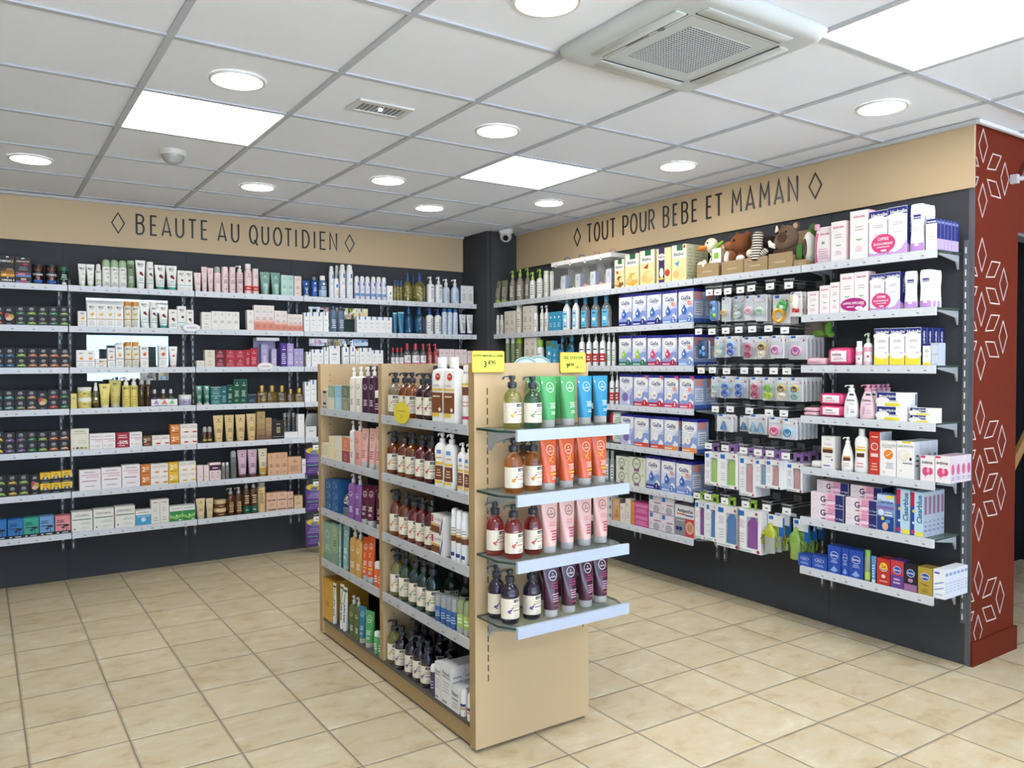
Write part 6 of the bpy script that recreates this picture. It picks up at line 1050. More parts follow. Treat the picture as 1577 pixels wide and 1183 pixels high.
def stroke(mb, pts, place, w, m):
    pts = [Vector(p) for p in pts]; pts = [p for k, p in enumerate(pts) if not k or (p-pts[k-1]).length > 1e-5]; n = len(pts)
    L = []; R = []
    for i, p in enumerate(pts):
        d1 = (p-pts[i-1]).normalized() if i else None; d2 = (pts[i+1]-p).normalized() if i < n-1 else None
        if not i and (pts[0]-pts[-1]).length < 1e-4: d1 = (pts[0]-pts[-2]).normalized()
        if i == n-1 and (pts[0]-pts[-1]).length < 1e-4: d2 = (pts[1]-pts[0]).normalized()
        a = d1 or d2; b = d2 or d1; t = (a+b)
        t = t.normalized() if t.length > .05 else a
        nn = Vector((-t.y, t.x)); k = min(1.9, 1/max(.4, nn.dot(Vector((-b.y, b.x)))))
        L.append(p+nn*w*k); R.append(p-nn*w*k)
    for i in range(n-1):
        q = (R[i], R[i+1], L[i+1], L[i])
        mb.face([place(p, .0042) for p in q], m)
        for a, b in ((R[i], R[i+1]), (L[i+1], L[i])): mb.face([place(a, 0), place(b, 0), place(b, .0042), place(a, .0042)], m)
def sign(name, word, label, place, z0, z1, dia):
    root = thing(name, label, 'wall lettering'); INK = mat('#1b1a1c', 'p')
    for ch, x0, x1 in word:
        mb = MB()
        for st in GLYPH[ch]: stroke(mb, [(x0+p[0]*(x1-x0), z0+p[1]*(z1-z0)) for p in st], place, .0058, INK)
        mb.obj('letter', root)
    for cx in dia:
        mb = MB(); d = [(cx, 2.306), (cx+.0385, 2.373), (cx, 2.440), (cx-.0385, 2.373), (cx, 2.306)]; stroke(mb, d, place, .0036, INK); mb.obj('diamond', root)
sign('beauty_lettering', [('B', -2.88, -2.835), ('E', -2.79, -2.753), ('A', -2.718, -2.662), ('U', -2.627, -2.579), ('T', -2.544, -2.495), ('E', -2.456, -2.419), ('A', -2.343, -2.288), ('U', -2.248, -2.200), ('Q', -2.119, -2.065), ('U', -2.028, -1.982), ('O', -1.942, -1.884), ('T', -1.857, -1.806), ('I', -1.782, -1.762), ('D', -1.72, -1.671), ('I', -1.637, -1.617), ('E', -1.58, -1.539), ('N', -1.502, -1.449)],
     'black lettering BEAUTE AU QUOTIDIEN between two diamonds on the beige band', lambda p, l: (p.x, -.0162-l, p.y), 2.311, 2.441, (-2.994, -1.340))
sign('baby_lettering', [('T', 1.358, 1.408), ('O', 1.440, 1.497), ('U', 1.530, 1.585), ('T', 1.616, 1.670), ('P', 1.752, 1.800), ('O', 1.830, 1.890), ('U', 1.925, 1.978), ('R', 2.010, 2.058), ('B', 2.146, 2.193), ('E', 2.236, 2.273), ('B', 2.313, 2.360), ('E', 2.401, 2.440), ('E', 2.522, 2.562), ('T', 2.590, 2.645), ('M', 2.722, 2.788), ('A', 2.826, 2.884), ('M', 2.925, 2.990), ('A', 3.026, 3.084), ('N', 3.120, 3.176)],
     'black lettering TOUT POUR BEBE ET MAMAN between two diamonds', lambda p, l: (-.0162-l, -p.x, p.y), 2.316, 2.448, (1.238, 3.290))

# ------------------------------------------------------------------ ceiling fittings
GLOWP, GLOWD = emit('#fbfdff', PANEL_GLOW), emit('#fff6ea', DOWN_GLOW)
ORD = ['first', 'second', 'third', 'fourth', 'fifth', 'sixth', 'seventh', 'eighth', 'ninth', 'tenth', 'eleventh', 'twelfth']
proto = None
for cx, cy, lab in ((-2.9413, -2.1823, 'square glowing ceiling panel nearest the smoke detector'), (-1.1413, -2.1823, 'square glowing ceiling panel in front of the baby lettering'), (-1.1413, -4.5823, 'square glowing ceiling panel beside the air conditioner'), (-2.9413, -4.5823, 'square glowing ceiling panel over the camera'), (-2.9413, -7.0, 'square glowing ceiling panel near the shop window'), (-1.1413, -7.0, 'square glowing ceiling panel near the entrance')):
    if proto is None:
        proto = thing('ceiling_light_panel', lab, 'ceiling light', (0, 0, H), 0, 'square ceiling lights')
        mb = MB(); mb.box(-.285, .285, -.285, .285, -.001, .003, GLOWP); mb.obj('diffuser', proto)
        mb = MB()
        for a in ((-.288, -.285, -.288, .288), (.285, .288, -.288, .288), (-.285, .285, -.288, -.285), (-.285, .285, .285, .288)): mb.box(*a, -.003, .0035, mat('#e9e9e6', 'p'))
        mb.obj('frame', proto); o = proto
    else: o = copy_tree(proto)
    o.location = (cx, cy, H); o['label'] = lab
proto = None
DL = [(.5, 1.5, 'round downlight above the square panel by the detector'), (-.5, 4.5, 'round downlight at the left end over the black cartons'), (1.5, 4.5, 'round downlight over the beauty lettering'), (2.5, 3.5, 'round downlight between the two square panels'), (3.5, 4.5, 'round downlight nearest the security camera'), (2.5, 1.5, 'round downlight beside the emergency light'), (4.5, 1.5, 'round downlight over the word BEBE'), (4.5, 3.5, 'round downlight over the word TOUT'), (4.5, -.5, 'round downlight nearest the red wall'), (1.5, -.5, 'round downlight at the top edge beside air conditioner'),
      (.5, -2.5, 'round downlight behind the camera'), (4.5, -2.5, 'round downlight near the entrance')]
for u, v, lab in DL:
    if proto is None:
        proto = thing('downlight', lab, 'ceiling light', (0, 0, H), 0, 'round downlights')
        mb = MB(); mb.lathe([(-.0012, .094), (.003, .094)], GLOWD, n=32); mb.obj('diffuser', proto)
        mb = MB(); n = 40; R = [[(r*math.cos(2*PI*j/n), r*math.sin(2*PI*j/n), z) for j in range(n)] for r, z in ((.094, .003), (.094, -.0045), (.099, -.006), (.105, -.0045), (.107, .003))]
        mb.rings(R, mat('#dcdcda', 'p'), caps=False); mb.obj('trim_ring', proto); o = proto
    else: o = copy_tree(proto)
    o.location = (.6*u-3.2413, .6*v-3.6823, H); o['label'] = lab
# air conditioning cassette
ac = thing('air_conditioner', 'square white air conditioner cassette in the ceiling', 'air conditioner', (-1.766, -4.022, H)); AW = mat('#c6cccb', 'p')
mb = MB()
def sq(a, z, r=.05, n=5): return [((a-r)*sx+r*math.cos((q+j/n)*PI/2), (a-r)*sy+r*math.sin((q+j/n)*PI/2), z) for sx, sy, q in ((1, 1, 0), (-1, 1, 1), (-1, -1, 2), (1, -1, 3)) for j in range(n+1)]
mb.rings([sq(.327, .003), sq(.330, -.004), sq(.328, -.010), sq(.316, -.030), sq(.300, -.0375), sq(.28, -.038)], AW); mb.obj('panel', ac)
for k in range(4):
    a = k*PI/2; mb = MB(); DKL = mat('#17191a', 'm')
    mb.bevbox(-.2, .2, .222, .268, -.0425, -.0375, .002, AW); mb.box(-.2, .2, .2135, .2195, -.0390, -.0378, DKL)
    mb.obj('air_flap', ac, rz=a)
mb = MB()
for a0, a1 in ((.1985, .2005),):
    for s_ in (-1, 1): mb.box(-a1, a1, min(s_*a0, s_*a1), max(s_*a0, s_*a1), -.0386, -.0378, mat('#9a9d98', 'm')); mb.box(min(s_*a0, s_*a1), max(s_*a0, s_*a1), -a1, a1, -.0386, -.0378, mat('#9a9d98', 'm'))
mb.obj('grille_frame', ac)
mb = MB(); mb.box(-.146, .146, -.146, .146, -.0384, -.038, mat('#141516', 'm'))
for i in range(25):
    t = -.146+.292*i/24; mb.box(t-.0014, t+.0014, -.146, .146, -.0405, -.0384, AW); mb.box(-.146, .146, t-.0014, t+.0014, -.0407, -.0386, AW)
mb.obj('intake_grille', ac)
mb = MB(); mb.box(-.209, -.204, -.02, .085, -.0386, -.0379, mat('#5a5c5c', 'm')); mb.box(-.214, -.211, .0, .09, -.0386, -.0379, mat('#5a5c5c', 'm')); mb.lathe([(-.0386, .016), (-.0379, .016)], mat('#6a6c6a', 'm'), -.21, -.075, n=14); mb.obj('maker_mark', ac)
# emergency light, detector, security camera
em = thing('emergency_light', 'slim recessed emergency light with white frame in ceiling tile', 'emergency light', (-2.337, -2.775, H))
mb = MB(); FW = mat('#d9d9d5', 'p')
for a in ((-.125, .125, -.078, -.05), (-.125, .125, .05, .078), (-.125, -.1, -.05, .05), (.1, .125, -.05, .05)): mb.box(*a, -.006, .003, FW)
mb.obj('frame', em)
mb = MB(); mb.box(-.1, .1, -.05, .05, -.0015, .003, mat('#b9bcbd', 'p'))
for i in range(9): mb.box(-.095+.021*i, -.088+.021*i, -.045, .045, -.004, -.0015, mat('#d3d5d6', 'c'))
mb.obj('lens', em); mb = MB(); mb.lathe([(-.007, .008), (-.0015, .008)], emit('#dfe4ff', 8), n=12); mb.obj('lamp', em)
dt = thing('motion_detector', 'round white motion detector on the ceiling', 'detector', (-2.943, -1.566, H))
mb = MB(); mb.lathe([(-.022, .062), (-.018, .065), (.003, .066)], mat('#d6d6d0', 'p'), n=28); mb.obj('base', dt)
mb = MB(); mb.lathe([(-.066, .012), (-.062, .028), (-.05, .045), (-.036, .054), (-.021, .056)], mat('#c3c6c4', 't'), n=20); mb.obj('lens', dt)
cm = thing('security_camera', 'white dome security camera on the ceiling by the dark pillar', 'camera', (-.19, -.52, H))
mb = MB(); mb.lathe([(-.03, .052), (-.027, .056), (.003, .058)], mat('#e9e9e8', 'p'), n=28); mb.obj('base', cm)
mb = MB(); mb.blob((0, 0, -.052), (.048, .048, .046), mat('#ededec', 'p'), n=24, k=14); mb.obj('housing', cm)
dirn = Vector((-.52, -.72, -.38)).normalized(); mb = MB(); cc = Vector((0, 0, -.052))
mb.tube([cc+dirn*.03, cc+dirn*.049], .03, mat('#b9bbbb', 'p'), n=20); mb.tube([cc+dirn*.04, cc+dirn*.0515], .022, mat('#17181a', 's'), n=20); mb.obj('lens', cm)

# ------------------------------------------------------------------ wall shelving
ZS = {1: 1.917, 2: 1.660, 3: 1.399, 4: 1.138, 5: .874, 6: .612, 7: .352}
SHN = {1: 'top', 2: 'second', 3: 'third', 4: 'fourth', 5: 'fifth', 6: 'sixth', 7: 'bottom'}
BAYS = {'A': [-4.07, -3.316, -2.559, -1.798, -1.045, -.305], 'B': [.425, 1.135, 1.882, 2.625, 3.372, 4.070]}
WALLN = {'A': 'beauty wall', 'B': 'baby wall'}
BAYN = ['', 'first', 'second', 'third', 'fourth', 'fifth']
def on_wall(wall, s, off, z):                         # a point off metres in front of the wall; s runs along it
    return (s, -off, z) if wall == 'A' else (-off, -s, z)
ROT = {'A': 0, 'B': -PI/2, 'G': -PI/2, 'E': 0}
GLASS, EDGE, LIP, STEEL = mat('#dfe6e3', 'x'), mat('#2f4a40', 's'), mat('#d3d8de', 'p'), mat('#a9adb1', 'p')
TAGW, TAGK = mat('#d9dde2', 'd'), mat('#73767b', 'd')
def make_shelf(w, seed):
    root = link('glass_shelf', None); rnd = random.Random(seed)
    mb = MB(); mb.box(-w/2+.004, w/2-.004, .012, .2275, -.007, 0, GLASS, fm=EDGE, sm=EDGE); mb.obj('glass_panel', root)
    mb = MB(); mb.box(-w/2+.002, w/2-.002, -.004, .011, -.036, .002, LIP)
    x = -w/2+.05
    while x < w/2-.06:
        mb.box(x, x+.040, -.0052, -.004, -.031, -.006, TAGW); q = rnd.uniform(.006, .014)
        mb.box(x+q, x+q+.015, -.0058, -.0052, -.025, -.0205, TAGK); mb.box(x+.004, x+.022, -.0058, -.0052, -.012, -.0108, TAGK)
        x += rnd.uniform(.055, .125)
    mb.obj('price_rail', root)
    for s_ in (-1, 1):
        mb = MB(); x = s_*(w/2-.02)
        P = [(.2275, -.009), (.2275, -.075), (.208, -.040), (.05, -.016), (.05, -.009)]
        mb.face([(x-.004, p[0], p[1]) for p in P], STEEL); mb.face([(x+.004, p[0], p[1]) for p in P[::-1]], STEEL)
        for i in range(5):
            a, b = P[i], P[(i+1) % 5]; mb.face([(x-.004, *a), (x+.004, *a), (x+.004, *b), (x-.004, *b)], STEEL)
        mb.obj('bracket', root)
    return root
SHELF_LIST = [('A', b, sh) for b in (1, 2, 3) for sh in range(1, 8)]+[('A', 4, sh) for sh in range(1, 6)]+[('A', 5, sh) for sh in (1, 2, 3)]
SHELF_LIST += [('B', b, sh) for b in (3, 5) for sh in range(1, 8)]+[('B', 2, sh) for sh in range(1, 8)]+[('B', 1, sh) for sh in (1, 2, 3)]+[('B', 4, 1)]
protos = {}
for wall, b, sh in SHELF_LIST:
    s0, s1 = BAYS[wall][b-1], BAYS[wall][b]; w = round(s1-s0-.002, 3)
    if (w, sh % 3) in protos: o = copy_tree(protos[(w, sh % 3)])
    else: o = protos[(w, sh % 3)] = make_shelf(w, sh*7+int(w*1000))
    o.location = on_wall(wall, (s0+s1)/2, .247, ZS[sh]); o.rotation_euler = (0, 0, ROT[wall])
    tag(o, 'glass shelf with grey price rail, %s shelf of the %s\'s %s bay' % (SHN[sh], WALLN[wall], BAYN[b]), 'shelf', 'glass wall shelves')
up = None
UPR = [('A', x) for x in (-3.348, -3.289, -2.590, -2.527, -1.834, -1.770, -1.076, -1.013, -.338)]+[('B', s) for s in (1.16, 1.105, 1.87, 1.928, 2.611, 2.672, 3.347, 3.405, 4.083)]
for i, (wall, s) in enumerate(UPR):
    if up is None:
        mb = MB(); mb.box(-.0095, .0095, -.018, -.0008, .20, 1.975, mat('#5d6166', 'p'))
        for k in range(34): mb.box(-.003, .003, -.0186, -.018, .215+.0515*k, .243+.0515*k, mat('#e6e8ea', 'p'))
        o = up = mb.obj('slotted_upright')
    else: o = up.copy(); COL.objects.link(o)
    o.location = on_wall(wall, s, 0, 0); o.rotation_euler = (0, 0, ROT[wall])
    n = [q for q in UPR if q[0] == wall].index((wall, s)) if wall == 'A' else sorted(q[1] for q in UPR if q[0] == 'B').index(s)
    tag(o, '%s slotted metal upright from the left on the %s' % (ORD[n], WALLN[wall]), 'shelf upright', 'slotted shelf uprights')
# the two mirrors behind the beauty shelves
mm = mat('#c9d3d8', 'e'); mm.node_tree.nodes['Principled BSDF'].inputs['Roughness'].default_value = .02; mm.node_tree.nodes['Principled BSDF'].inputs['Metallic'].default_value = 1
mb = MB(); mb.box(-3.192, -2.687, -.006, -.0005, 1.31, 1.885, mm); tag(mb.obj('wall_mirror'), 'mirror behind the white BIO cartons of the second bay', 'mirror')
mb = MB(); mb.box(-1.675, -1.185, -.006, -.0005, 1.56, 1.885, mm); tag(mb.obj('wall_mirror'), 'mirror behind the frosted blue bottles of the fourth bay', 'mirror')

# ------------------------------------------------------------------ the gondola in the middle
GX0, GX1, GY0, GY1, GH = -2.325, -1.80, -3.523, -1.955, 1.415
gd = thing('gondola', 'sand coloured double sided gondola standing on the tiles', 'display unit', ((GX0+GX1)/2, (GY0+GY1)/2, 0))
def gpart(name, x0, x1, y0, y1, z0, z1, m, **k):
    mb = MB(); cx, cy = (GX0+GX1)/2, (GY0+GY1)/2; mb.box(x0-cx, x1-cx, y0-cy, y1-cy, z0, z1, m, **k); return mb.obj(name, gd)
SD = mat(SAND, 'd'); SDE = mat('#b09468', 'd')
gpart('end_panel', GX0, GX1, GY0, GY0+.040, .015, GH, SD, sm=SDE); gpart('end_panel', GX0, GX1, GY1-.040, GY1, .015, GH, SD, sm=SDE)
gpart('divider', GX0, GX1, -2.742, -2.706, .10, GH, SD, sm=SDE)
gpart('back_panel', -2.068, -2.058, GY0+.04, GY1-.04, .10, GH-.01, mat('#3a3c40', 'd'))
gpart('plinth', GX0+.012, GX1-.012, GY0+.04, GY1-.04, .012, .082, SDE)
gpart('base_shelf', GX0+.004, GX1-.004, GY0+.04, GY1-.04, .082, .100, mat('#5a5754', 'd'))
mb = MB()
for z in [.30+.032*i for i in range(34)]:
    for y in (-2.10, -1.998): pass
    for x in (GX0+.05, GX0+.20):
        for y, q in ((-1.9955, -1), (-2.7425, -1)): mb.box(x-.0025+2.0625, x+.0025+2.0625, y-.0006+2.739, y+2.739, z, z+.005, mat('#3c3428', 'm'))
mb.obj('peg_holes', gd)['kind'] = 'stuff'
for x in (GX0+.055, GX1-.028):
    mb = MB()
    for i in range(30 if x < -2 else 14):
        z = 1.30-.036*i if x < -2 else .84-.036*i
        mb.box(x-.0022+2.0625, x+.0022+2.0625, GY0-.0006+2.739, GY0+2.739, z, z+.024, mat('#2a2622', 'm'))
    mb.obj('slot_strip', gd)
ZG = {1: 1.187, 2: .935, 3: .670, 4: .405}
GRAIL = mat('#bfc2c6', 'p')
for side in (-1, 1):
    for bay, (y0, y1) in enumerate(((-2.704, -1.997), (-3.481, -2.744))):
        for lv, z in ZG.items():
            if side > 0 and lv < 3: pass
            root = thing('gondola_shelf', '%s shelf of the gondola\'s %s bay on the %s side' % (SHN[lv], ('far', 'near')[bay], ('soap', 'baby wall')[side > 0]), 'shelf', (0, 0, 0), 0, 'gondola shelves')
            mb = MB(); xa, xb = (GX0+.006, -2.069) if side < 0 else (-2.057, GX1-.006)
            mb.box(xa, xb, y0, y1, z-.018, z, mat('#6a6560', 'd')); mb.obj('board', root)
            mb = MB(); xr = GX0-.004 if side < 0 else GX1-.006
            mb.box(xr, xr+.010, y0, y1, z-.034, z+.003, GRAIL)
            if side < 0:
                rnd = random.Random(lv*5+bay); y = y1-.05
                while y > y0+.06: mb.box(xr-.0012, xr, y-.04, y, z-.030, z-.006, GRAIL); mb.box(xr-.0018, xr-.0012, y-.03, y-.014, z-.024, z-.019, TAGK); y -= rnd.uniform(.07, .17)
            mb.obj('price_rail', root)
ZE = {1: 1.183, 2: .960, 3: .732, 4: .507}
for lv, z in ZE.items():
    root = thing('gondola_end_shelf', '%s glass shelf with pale blue front strip on the gondola end' % ('top', 'second', 'third', 'lowest')[lv-1], 'shelf', (0, 0, 0), 0, 'glass shelves on the gondola end')
    mb = MB(); pts = [(-2.318, -3.524), (-2.318, -3.66), (-2.285, -3.722), (-1.80, -3.722), (-1.775, -3.66), (-1.775, -3.524)]
    mb.face([(p[0], p[1], z) for p in pts], GLASS); mb.face([(p[0], p[1], z-.008) for p in pts[::-1]], GLASS)
    for i in range(6): a, b = pts[i], pts[(i+1) % 6]; mb.face([(*a, z-.008), (*b, z-.008), (*b, z), (*a, z)], EDGE)
    mb.obj('glass_panel', root)
    mb = MB(); mb.box(-2.283, -1.776, -3.735, -3.7225, z-.036, z+.003, mat('#b9c4d6', 'p')); mb.obj('price_strip', root)
    for x in (-2.262, -1.835):
        mb = MB(); P = [(-3.524, -.009), (-3.524, -.085), (-3.55, -.06), (-3.70, -.02), (-3.70, -.009)]
        mb.face([(x-.008, p[0], z+p[1]) for p in P], STEEL); mb.face([(x+.008, p[0], z+p[1]) for p in P[::-1]], STEEL)
        for i in range(5): a, b = P[i], P[(i+1) % 5]; mb.face([(x-.008, a[0], z+a[1]), (x+.008, a[0], z+a[1]), (x+.008, b[0], z+b[1]), (x-.008, b[0], z+b[1])], STEEL)
        mb.obj('bracket', root)
# ------------------------------------------------------------------ setting out the goods
_B = {}
def build(d, w, h):
    """a finished pack of design d, w wide and h high, standing at the origin and facing -y"""
    k = (d, round(w/.0015), round(h/.0025))
    if k not in _B:
        D = DES[d]; parts = MAKE[D['k']](D, w, h)
        _B[k] = [(p[0], p[1], p[2] if len(p) > 2 else (0, 0, 0)) for p in parts]
    D = DES[d]; parts = _B[k]
    if parts[0][0] == '': root = link(D['nm'], parts[0][1]); rest = parts[1:]
    else: root = link(D['nm'], None); rest = parts
    for n, me, loc in rest: link(n, me, root, loc)
    return root
def depth_of(d, w):
    D = DES[d]
    return {'box': D.get('d', .05), 'bottle': w*D.get('yk', 1), 'tube': w*.72, 'jar': w, 'pillow': D.get('d', .09), 'pouch': D.get('d', .05)}[D['k']]
PLACE = {'A': lambda sh, b: '%s shelf, beauty wall\'s %s bay' % (SHN[sh], BAYN[b]), 'B': lambda sh, b: '%s shelf, baby wall\'s %s bay' % (SHN[sh], BAYN[b]),
         'G': lambda sh, b: ('%s shelf' % ('', 'top', 'second', 'third', 'fourth')[sh] if sh < 5 else 'base')+', gondola\'s %s bay' % ('', 'far', 'near')[b],
         'E': lambda sh, b: '%s shelf, gondola end' % ('', 'top', 'second', 'third', 'lowest')[sh]}
TIER = {1: [''], 2: ['lower ', 'upper '], 3: ['lowest ', 'middle ', 'topmost ']}
ROWN = ['', 'second row', 'third row', 'fourth row', 'fifth row', 'sixth row']
GRP = {'carton': 'cartons', 'bottle': 'bottles', 'tube': 'tubes', 'jar': 'jars', 'wipes pack': 'wipes packs', 'pouch': 'pouches', 'soap pack': 'soap packs', 'pack': 'packs'}
def label_for(desc, i, n, k, t, st, where):
    s = TIER[st][t]+desc
    if n > 1: s += ', %s of %s' % (ORD[i], ['', 'one', 'two', 'three', 'four', 'five', 'six', 'seven', 'eight', 'nine', 'ten', 'eleven', 'twelve'][n])
    if k: s += ', '+ROWN[k]
    return s+', '+where

for wall, sh, bay, items in SHELVES:
    z = ZS[sh] if wall != 'G' else ZG.get(sh, .100); where = PLACE[wall](sh, bay)
    norm = [(it[0], it[1], it[2], it[3], it[4] if len(it) > 4 else {}) for it in items]
    front = {}                                        # the order of look-alikes along the shelf, front row first
    for it in norm: front.setdefault((DES[it[0]]['desc'], it[4].get('bk', 0) > .03), []).append(it[1])
    for d, s, w, h, o in norm:
        D = DES[d]; dp = o.get('dp', 1); st = o.get('st', 1); bk = o.get('bk', 0); dd = depth_of(d, w)
        same = sorted(front[(D['desc'], bk > .03)]); i = same.index(s); n = len(same)
        rnd = random.Random(int(s*9973)+sh*31)
        for k in range(dp):
            for t in range(st):
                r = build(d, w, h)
                off = .232-bk-dd/2-k*(dd+.0015); j = 0 if D['k'] == 'box' else rnd.uniform(-.08, .08)
                if D['k'] in ('bottle', 'tube', 'jar') and wall != 'A': j += .5 if D['k'] == 'bottle' and D.get('yk', 1) > .9 and D.get('n', 2) < 3 else .22
                if wall == 'G': r.location = (GX0+.235-off, -s, z+o.get('z0', 0)+t*h)
                else: r.location = on_wall(wall, s, off, z+o.get('z0', 0)+t*h)
                r.rotation_euler = (0, 0, ROT[wall]+j+(rnd.uniform(-.02, .02) if D['k'] == 'box' and st == 1 and dp == 1 else 0))
                tag(r, label_for(D['desc'], i, n, k, t, st, where+(', back' if bk > .03 else '')), D['cat'], '%s on the %s' % (GRP.get(D['cat'], D['cat']), where))
for lv in ZE:
    row = [e for e in END_ITEMS if e[0] == lv]; seen = {}
    for e in row: seen.setdefault((DES[e[1]]['desc'], e[3] > -3.56), []).append(e[2])
    for _, d, x, y, w, h in row:
        r = build(d, w, h); D = DES[d]; b = y > -3.56; same = sorted(seen[(D['desc'], b)])
        r.location = (x, y, ZE[lv]); r.rotation_euler = (0, 0, random.Random(int(x*5000)).uniform(-.06, .06)-(.42 if D['k'] == 'bottle' else .02))
        tag(r, label_for(D['desc'], same.index(x), len(same), 0, 0, 1, PLACE['E'](lv, 0)+(', rear' if b else '')), D['cat'], '%s on the %s' % (GRP[D['cat']], PLACE['E'](lv, 0)))

# ------------------------------------------------------------------ hanging goods on rods
CLEAR, CARDW, BLUE = mat('#fbfcfc', 'c'), mat('#f1f1f2', 'd'), mat('#2a72c4', 'd')
TICK = mat('#f1f1ef', 'd')
def make_hook(depth):
    r = link('display_hook', None)
    mb = MB(); mb.tube([(0, depth-.002, 0), (0, .004, 0), (0, -.004, .004)], .0024, mat('#b9bdc1', 'e'), n=6); mb.tube([(0, depth-.002, .016), (0, .0, .016)], .0018, mat('#b9bdc1', 'e'), n=6); mb.obj('rod', r)
    mb = MB(); mb.box(-.026, .026, depth-.004, depth, -.012, .026, mat('#8d9196', 'e')); mb.obj('back_plate', r)
    mb = MB(); mb.box(-.031, .031, -.006, -.003, -.020, .016, mat('#f3f5f6', 'c')); mb.box(-.031, .031, -.009, -.001, .016, .022, mat('#8d9196', 'p')); mb.obj('price_holder', r)
    mb = MB(); mb.box(-.026, .026, -.0075, -.0065, -.030, .004, TICK); mb.box(-.010, .010, -.008, -.0075, -.019, -.0135, mat('#4a4c50', 'd')); mb.obj('price_ticket', r)
    return r
def paci(P, m1, m2, z, s=1.0, x=0):                   # a dummy: shield, ring, teat
    mb = MB(); P.append(('dummy', mb))
    mb.blob((x, -.012, z), (.021*s, .006, .016*s), m1, n=14, k=7)
    n = 14; mb.tube([(x+.012*s*math.cos(2*PI*i/n), -.019, z-.004+.011*s*math.sin(2*PI*i/n)) for i in range(n)], .0026, m2, n=6, closed=True)
    mb.blob((x, -.018, z+.003), (.007*s, .005, .006*s), m2, n=10, k=6)
def make_pack(d, w, h):
    r = link('blister_pack', None); parts = []
    top = .28 if d.startswith('paci') else .2
    mb = MB(); mb.box(-w/2, w/2, .008, .010, -h, -.012, mat('#eff2f4', 'd') if d[:4] == 'paci' else CARDW); mb.box(-w*.42, w*.42, .006, .008, -h*top, -.004, CARDW)
    P = Print(mb, lambda u, v, l: (u*w/2, .006-l, -h+v*h), w, h)
    P([('R', -.75, -.25, .86, .95, '#2a72c4'), ('L', .0, .7, .80, .90, 2, '#c9ccd2'), ('E', .6, .76, .1, '#b8405c')])
    m = lambda c: mat(c, 's'); 
    if d in PACI:
        c = PACI[d]
        mb2 = MB(); mb2.bevbox(-w*.44, w*.44, -.022, .007, -h*.98, -h*top, .008, CLEAR); parts.append(('blister', mb2))
        for i, q in enumerate(c): paci(parts, m(q[0]), m(q[1]), -h*(.47+.30*i) if len(c) > 1 else -h*.64, min(1.3, w/.075)*(1.22 if len(c) > 1 else 1.5))
    elif d == 'teether':
        mb2 = MB(); n = 18; mb2.tube([(-.008+.032*math.cos(2*PI*i/n), -.006, -h*.72+.032*math.sin(2*PI*i/n)) for i in range(n)], .010, m('#e9b02f'), n=8, closed=True); parts.append(('ring', mb2))
        mb2 = MB(); [mb2.blob((.012+.022*math.cos(a), -.005, -h*.40+.018*math.sin(a)), (.016, .008, .016), m('#5fbe6a'), n=10, k=6) for a in (.4, 1.7, 3.1, 4.3, 5.4)]; mb2.blob((.010, -.010, -h*.46), (.014, .006, .014), m('#d9ecd6'), n=10, k=6); parts.append(('leaf', mb2))
    elif d == 'toyring':
        mb2 = MB(); mb2.blob((0, -.010, -h*.45), (w*.34, .02, h*.36), mat('#e3ddd0', 'f'), n=14, k=8); mb2.blob((-.006, -.026, -h*.36), (.012, .008, .02), mat('#c9c08a', 'f')); parts.append(('soft_toy', mb2))
        mb2 = MB(); mb2.lathe([(-h*.78-.010, .010), (-h*.78+.010, .010)], m('#c23a34'), .008, -.022, n=14); parts.append(('red_seal', mb2))
    elif d in ('teatA', 'teatB'):
        mb2 = MB(); mb2.bevbox(-w*.44, w*.44, -.024, .007, -h*.96, -h*.22, .008, CLEAR); parts.append(('blister', mb2))
        mb2 = MB()
        for x in ((0,) if d == 'teatA' else (-w*.2, w*.2)): mb2.lathe([(-h*.88, .018), (-h*.80, .019), (-h*.62, .012), (-h*.45, .007), (-h*.40, .003)], mat('#4f97d0' if d == 'teatA' else '#9fc3dc', 't'), x, -.006, n=14)
        parts.append(('teat', mb2))
    elif d in ('bluebag', 'bluebag2'):
        mb2 = MB(); mb2.bevbox(-w*.44, w*.44, -.018, .007, -h*.98, -h*.02, .01, mat('#6fa3d3' if d == 'bluebag' else '#3a5a8c', 't')); parts.append(('pouch', mb2))
        mb2 = MB(); [mb2.blob((w*q, -.02, -h*e), (.012, .006, .014), m(c)) for q, e, c in ((-.2, .3, '#23486f'), (.15, .45, '#8fc0e3'), (-.1, .65, '#4f8fc8'), (.2, .75, '#9fd05a' if d == 'bluebag' else '#6f9ad0'))]; parts.append(('contents', mb2))
    mb.v = mb.v; r2 = mb.obj('card', r)
    if d[:3] == 'tea' or d == 'toyring': pass
    for n, q in parts: q.obj(n, r)
    return r
PACI = dict(paciA=[('#e9d9c0', '#e3b96a')], paciB=[('#9fc8d6', '#e6d9b0'), ('#b9d6d9', '#efe3c4')], paciC=[('#ecd0d6', '#d9a0b0')], paciD=[('#c9dcc0', '#9fc8c0')], paciE=[('#a9c6e6', '#3f5fc0'), ('#8fa9dc', '#2f4fb0')], paciF=[('#d9a0b4', '#b8325f'), ('#c98aa0', '#a32a5a')],
            paciG=[('#e9c04a', '#3a3a5c'), ('#e3d0b9', '#f0ead9')], paciH=[('#a9d080', '#7fbf4a'), ('#c9dc5a', '#9fc83a')], paciI=[('#e6c84a', '#2f3f7c'), ('#a9c6c0', '#7fa9a0')], paciP=[('#e9c3dc', '#b85aa0')], paciR=[('#f0b9d0', '#d9487f')], paciJ=[('#a9cfe6', '#2f7fb0')])
BOXW = dict(boxG=('#a9d070', 'green'), boxR=('#cf9a9c', 'dusky pink'), boxB=('#7f9fbc', 'blue grey'), boxR2=('#cf9f9c', 'pink'), boxP=('#8f4aa0', 'purple'), boxB2=('#4f86c0', 'blue'))
